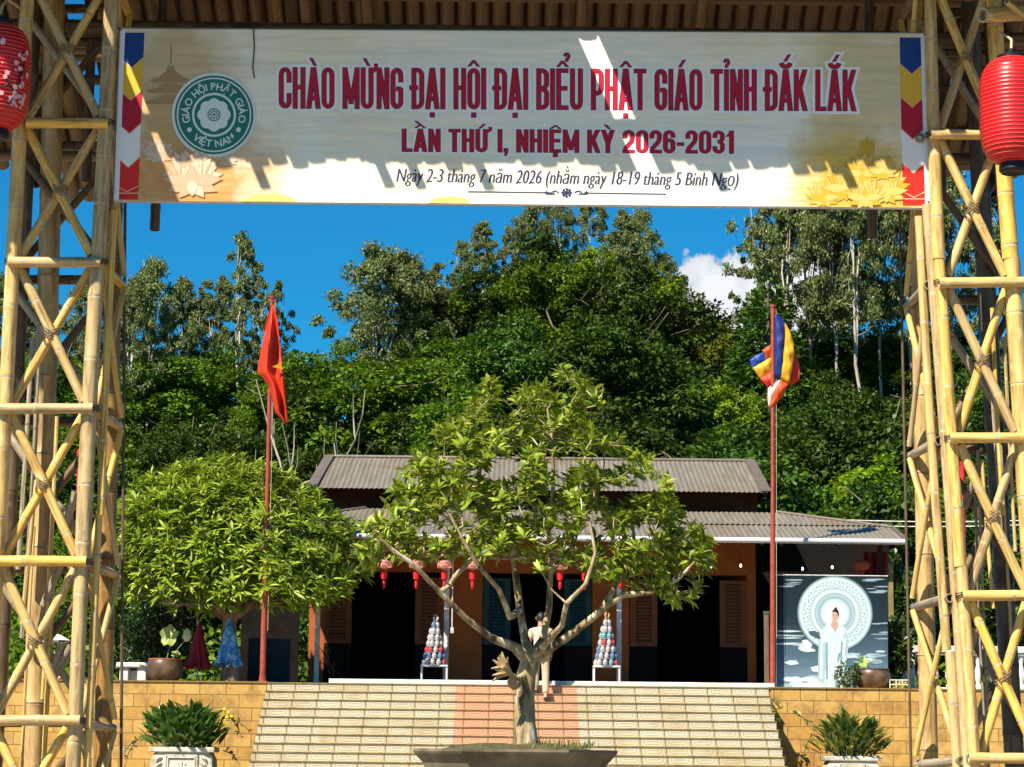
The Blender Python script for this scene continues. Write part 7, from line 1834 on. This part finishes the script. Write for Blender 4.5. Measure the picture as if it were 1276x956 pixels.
def gum(seed, H=12.0, N=15000, lsz=0.185, spread=1.9, bare=0.38, clumps=95, forks=3):
    """tall gum tree: pale forked trunk, sparse hanging clumps of grey-green leaves"""
    g = np.random.default_rng(seed); root = thing('gum_tree', (0, 0, 0), 'x', 'tree')
    sk = Skel((0, 0, -0.8)); sk.minr[0] = 0.12; lean = g.normal(0, 0.25, 2)
    fz = H * bare; pts = [(lean[0] * u + g.normal(0, .06), lean[1] * u, fz * u) for u in (0.25, 0.5, 0.75, 1.0)]; f0 = sk.chain(pts, 0, [0.10, 0.09, 0.085, 0.08])
    for k in range(forks):
        an = g.uniform(0, 2 * math.pi); ln = min(H * g.uniform(0.38, 0.58), H * 0.93 - fz); ou = g.uniform(0.12, 0.42) * spread
        sk.chain([(pts[-1][0] + ou * u * math.cos(an) + g.normal(0, .1), pts[-1][1] + ou * u * math.sin(an), fz + ln * u) for u in (0.2, 0.4, 0.6, 0.8, 1.0)], f0 - (k % 2), [0.06, 0.05, 0.042, 0.03, 0.02])
    tips = []
    for i in range(clumps):
        u = g.uniform(0, 1) ** 0.8; z = fz * 1.02 + (H - fz * 1.02) * u; rr_ = spread * (0.25 + 0.9 * math.sin(min(1, u * 1.05 + 0.05) * math.pi) ** 0.7) * math.sqrt(g.uniform(0.05, 1)); an = g.uniform(0, 2 * math.pi)
        tips.append((lean[0] + rr_ * math.cos(an), lean[1] + rr_ * math.sin(an), z))
    sk.grow(tips, g, 0.5, 0.12, 0.07, frm=1); sk.mesh('trunk', BARK_W, root, 0.009, 0.45, 6, 0.13)
    tips = np.array(tips); li = g.integers(0, clumps, N); sz = g.uniform(0.14, 0.5, clumps) * spread * 0.36
    off = g.normal(size=(N, 3)); off = off / np.maximum(1, np.linalg.norm(off, axis=1, keepdims=True) / 2.0); c = tips[li] + off * (sz[li] * 0.62)[:, None] * np.array([1, 1, 0.85]); c[:, 2] -= 0.25 * np.abs(off[:, 0] * off[:, 1]) * sz[li]; d = g.normal(0, 0.5, (N, 3)); d[:, 2] -= 0.7; n = g.normal(size=(N, 3))
    leaves('crown', LF['gum'], root, c, d, n, lsz * g.uniform(0.6, 1.2, N), lsz * 0.26 * g.uniform(0.7, 1.2, N), fine=False)
    return root
def conifer(seed, H=6.0):
    g = np.random.default_rng(seed); root = thing('conifer', (0, 0, 0), 'x', 'tree'); N = 7000
    u = 1 - np.sqrt(g.uniform(0, 1, N)); an = g.uniform(0, 2 * math.pi, N); tier = 0.8 + 0.2 * np.sin(u * 34 + 2 * np.sin(an * 3)); rad = 1.9 * (1 - u) ** 0.8 * tier * g.uniform(0.35, 1, N) ** 0.5 + 0.08
    c = np.stack([rad * np.cos(an), rad * np.sin(an), 0.5 + u * (H - 0.5)], 1); d = np.stack([np.cos(an), np.sin(an), g.uniform(-0.3, 0.5, N)], 1) + g.normal(0, 0.4, (N, 3))
    leaves('crown', LF['dark'], root, c, d, g.normal(0, 0.5, (N, 3)) + [0, 0, 1], 0.26 * g.uniform(0.6, 1.2, N), 0.05 * g.uniform(0.7, 1.2, N), fine=False)
    sk = Skel((0, 0, -0.5)); sk.chain([(0, 0, H * 0.4), (0, 0, H * 0.95)], 0, [0.09, 0.03]); sk.minr[0] = 0.14; sk.mesh('trunk', BARK_D, root, 0.02, 0.5, 6); return root
def deadtree(seed, H=3.6, n=5):
    """clump of thin pale bare stems, forking upward"""
    g = np.random.default_rng(seed); root = thing('bare_tree', (0, 0, 0), 'x', 'tree'); sk = Skel((0, 0, -0.4)); sk.minr[0] = 0.05
    for i in range(n):
        an = g.uniform(0, 6.28); d_ = np.array([0.55 * math.cos(an), 0.55 * math.sin(an), 1.0]); p_0 = np.zeros(3); h = H * g.uniform(0.6, 1.0); pts = []
        for k in range(8):
            d_ = d_ * np.array([0.86, 0.86, 1]) + g.normal(0, 0.16, 3) * np.array([1, 1, 0.2]); p_0 = p_0 + d_ * h / 8; pts.append(p_0.copy())
        e_ = sk.chain(pts, 0, list(np.linspace(0.036, 0.008, 8)))
        for k in range(4):
            q0 = pts[2 + k]; sd = g.normal(0, 0.22, 2); sk.chain([q0 + [sd[0] * .6, sd[1] * .6, 0.16], q0 + [sd[0] * 1.1, sd[1], 0.42], q0 + [sd[0] * 1.3, sd[1], 0.8 * g.uniform(.7, 1.2)]], e_ - 5 + k, [0.016, 0.012, 0.005])
    sk.mesh('trunk', BARK_G, root, 0.004, 0.4, 6, 0.05); return root
PROTO = {k: [] for k in ('bright', 'mid', 'dark', 'olive', 'gum', 'conifer', 'bare')}
for i, (k, n0) in enumerate((('bright', 3), ('mid', 3), ('dark', 3), ('olive', 2))):
    for j in range(n0): PROTO[k].append((bushy(k, 10 * i + j + 1, N=15000, lobes=13 + 3 * j), 5.2))
for j, kw in enumerate((dict(H=12, spread=2.1), dict(H=12, spread=1.7, bare=0.42, clumps=72, N=11000), dict(H=12, spread=2.6, clumps=135, N=20000, forks=4), dict(H=12, spread=1.5, bare=0.28, clumps=80, N=11000, forks=3))):
    PROTO['gum'].append((gum(50 + j, **kw), 12.0))
PROTO['conifer'].append((conifer(70), 6.0)); PROTO['bare'] += [(deadtree(80), 3.6), (deadtree(81, n=4), 3.6)]
used = {}
def plant(kind, px, ytop, Y, label, group, var=None, wide=1.0, sink=0.0):
    x = at(px, ytop, Y).x; zt = at(px, ytop, Y).z; zb = ground_z(px, Y) if Y >= Y0_ else TZ
    k = rg.integers(0, len(PROTO[kind])) if var is None else var
    pr_, H = PROTO[kind][k]; h = max(1.2, zt - zb + sink)
    if (kind, k) in used: o = copy_tree(pr_)
    else: o = pr_; used[(kind, k)] = 1
    s = h / H; o.location = (x, Y, zb - sink); o.rotation_euler = (0, 0, rg.uniform(0, 6.28)); w = wide * rg.uniform(0.92, 1.08)
    sx = max(s * w, 0.6 if kind not in ('gum', 'conifer', 'bare') else 0.05); o.scale = (sx, sx, s)
    o['label'] = label; o['group'] = group; return o
# ---- planting the hill
PLACED = []          # (object, kind, px, ytop, Y)
def zone(px):
    for lim, s in ((-20, 'left of the left bamboo tower'), (150, 'behind the left bamboo tower'), (215, 'right of left bamboo tower'), (275, 'above the dome tree'), (325, 'just left of the red flag'), (375, 'just right of the red flag'), (425, 'left of the sky gap'),
                   (475, 'at the sky gap'), (530, 'above the roof left end'), (585, 'above courtyard tree left shoulder'), (635, 'left of the courtyard tree top'), (690, 'above the courtyard tree top'), (745, 'right of the courtyard tree top'),
                   (800, 'above courtyard tree right shoulder'), (855, 'above the roof right half'), (905, 'below the white cloud'), (955, 'just left of the striped flag'), (1005, 'just right of the striped flag'), (1060, 'above the painted poster'), (1120, 'left of right bamboo tower'), (1280, 'behind the right bamboo tower')):
        if px < lim: return s
    return 'right of the right bamboo tower'
def tier(Y):
    return 'foot of the hill' if Y < 58 else 'lower slope' if Y < 66 else 'mid slope' if Y < 78 else 'upper slope' if Y < 94 else 'hill crest'
WORD = {'bright': 'bright green bushy tree', 'mid': 'mid green bushy tree', 'dark': 'dark green dense tree', 'olive': 'olive green bushy tree', 'gum': 'pale-trunked gum tree', 'conifer': 'dark pointed conifer', 'bare': 'bare pale-branched tree'}
def pt(kind, px, ytop, Y, **k): 
    o = plant(kind, px, ytop, Y, 'x', 'trees on the wooded hill', **k); PLACED.append((o, kind, px, ytop, Y)); return o
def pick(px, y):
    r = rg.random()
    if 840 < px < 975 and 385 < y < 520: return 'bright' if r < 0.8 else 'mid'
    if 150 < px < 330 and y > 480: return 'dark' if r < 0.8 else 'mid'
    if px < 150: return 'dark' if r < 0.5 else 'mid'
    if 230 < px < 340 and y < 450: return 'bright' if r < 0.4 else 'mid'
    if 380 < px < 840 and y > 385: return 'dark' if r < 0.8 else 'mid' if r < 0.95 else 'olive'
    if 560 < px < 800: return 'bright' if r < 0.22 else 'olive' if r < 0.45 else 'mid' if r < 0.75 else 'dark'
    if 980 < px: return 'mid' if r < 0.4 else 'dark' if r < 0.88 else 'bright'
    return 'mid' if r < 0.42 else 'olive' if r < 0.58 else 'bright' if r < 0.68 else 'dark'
for Y, dx in ((54.5, 3.1), (58, 3.2), (62.5, 3.3), (68, 3.5), (74, 3.6), (81, 3.9), (89, 4.1), (97, 4.2), (104, 4.0), (109, 3.2)):
    f = (Y - Y0_) / (Y1_ - Y0_); sp_px = dx / Y * FPX; px = -30 + rg.uniform(0, sp_px)
    while px < 1310:
        pj = px + rg.normal(0, sp_px * 0.15); y = target(pj, f)
        yt = y + rg.normal(0, 0.85) / Y * FPX + 6
        yt = max(yt, interp(pj, SKYL) - 2)
        hidden = (395 < pj < 955 and y > 600) or (160 < pj < 440 and y > 622)
        if Y > 88 and 408 < pj < 468: hidden = True
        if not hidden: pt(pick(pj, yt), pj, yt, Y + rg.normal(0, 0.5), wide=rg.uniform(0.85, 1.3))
        px += sp_px
# the tall gums and a few single trees of the skyline
for px, yt, Y, v, w in ((190, 324, 100, 2, 0.85), (165, 352, 97, 0, 0.9), (226, 346, 103, 0, 0.9), (258, 352, 101, 3, 0.9), (305, 291, 101, 1, 0.85), (322, 330, 104, 3, 0.8), (347, 352, 106, 1, 0.9), (280, 345, 106, 0, 0.8), (120, 345, 100, 2, 0.9), (60, 352, 101, 0, 1.0), (15, 345, 100, 2, 0.9),
                        (482, 309, 100, 2, 1.15), (515, 318, 102, 2, 1.0), (543, 330, 106, 1, 1.0), (575, 300, 107, 1, 1.0), (602, 277, 104, 0, 0.9), (632, 282, 107, 3, 0.9), (660, 255, 105, 2, 0.8), (695, 235, 107, 2, 0.7), (735, 225, 107, 0, 0.8), (778, 262, 98, 0, 0.85), (800, 262, 103, 2, 0.7), (826, 318, 106, 1, 1.0), (852, 345, 107, 1, 1.0),
                        (945, 222, 104, 1, 0.75), (975, 205, 101, 0, 0.75), (1010, 200, 104, 2, 0.72), (1042, 190, 100, 2, 0.75), (1068, 185, 99, 0, 0.8), (1095, 200, 103, 2, 0.7), (1130, 195, 100, 0, 0.8), (1180, 200, 102, 2, 0.7), (1235, 210, 100, 3, 0.8)):
    pt('gum', px, yt, Y, var=v, wide=w)
for px, yt, Y in ((248, 436, 103), (205, 440, 106), (228, 448, 99)): pt('mid', px, yt, Y, wide=1.3)
pt('conifer', 957, 340, 93); pt('conifer', 938, 372, 95)
for px, yt, Y, v in ((392, 482, 66, 0), (520, 508, 60, 0)):
    pt('bare', px, yt, Y, var=v)
# labels that tell them apart
cells = {}
for rec in PLACED: cells.setdefault((WORD[rec[1]], tier(rec[4]), zone(rec[2])), []).append(rec)
NUM = {2: 'two', 3: 'three', 4: 'four', 5: 'five'}
for (w_, t_, z_), recs in cells.items():
    recs.sort(key=lambda r: r[2]); n = len(recs)
    for i, r in enumerate(recs):
        pre = '' if n == 1 else ('left of two: ' if i == 0 else 'right of two: ') if n == 2 else ('leftmost of three: ', 'middle of three: ', 'rightmost of three: ')[i] if n == 3 else '%s of %s: ' % (('first', 'second', 'third', 'fourth', 'fifth')[min(i, 4)], NUM.get(n, 'several'))
        r[0]['label'] = '%s%s, %s, %s' % (pre, w_, t_, z_)
# unused prototypes go
for lst in PROTO.values():
    for k, (o, H) in enumerate(lst):
        if o['label'] == 'x':
            for ch in list(o.children): bpy.data.objects.remove(ch)
            bpy.data.objects.remove(o)
# undergrowth that covers the slope between the trees
N = 150000
Yv = rg.uniform(52.5, 112, N); pv = rg.uniform(-60, 1340, N); 
gz_cache = {}
def gzf(px, Y):
    k = (int(px / 12), int(Y * 2))
    if k not in gz_cache: gz_cache[k] = ground_z(px, Y)
    return gz_cache[k]
zz = np.array([gzf(p, y) for p, y in zip(pv, Yv)]); X_ = (pv - 638) / FPX * Yv / math.cos(PITCH)
clump = np.array([noise.noise(Vector((x * .45, y * .45, 3.1))) for x, y in zip(X_, Yv)])
c = np.stack([X_, Yv, zz + rg.uniform(0.0, 1, N) ** 1.5 * (0.9 + 1.6 * np.maximum(0, clump))], 1)
d = rg.normal(0, 0.7, (N, 3)) + np.array([0, -0.2, 0.25]); n = rg.normal(0, 0.5, (N, 3)) + np.array([0, -0.4, 0.8])
o = leaves('undergrowth', LF['mid'], None, c, d, n, rg.uniform(0.12, 0.30, N), rg.uniform(0.035, 0.08, N), fine=False)
tag(o, 'green undergrowth and creepers covering the hillside between the trees', 'undergrowth', kind='stuff')
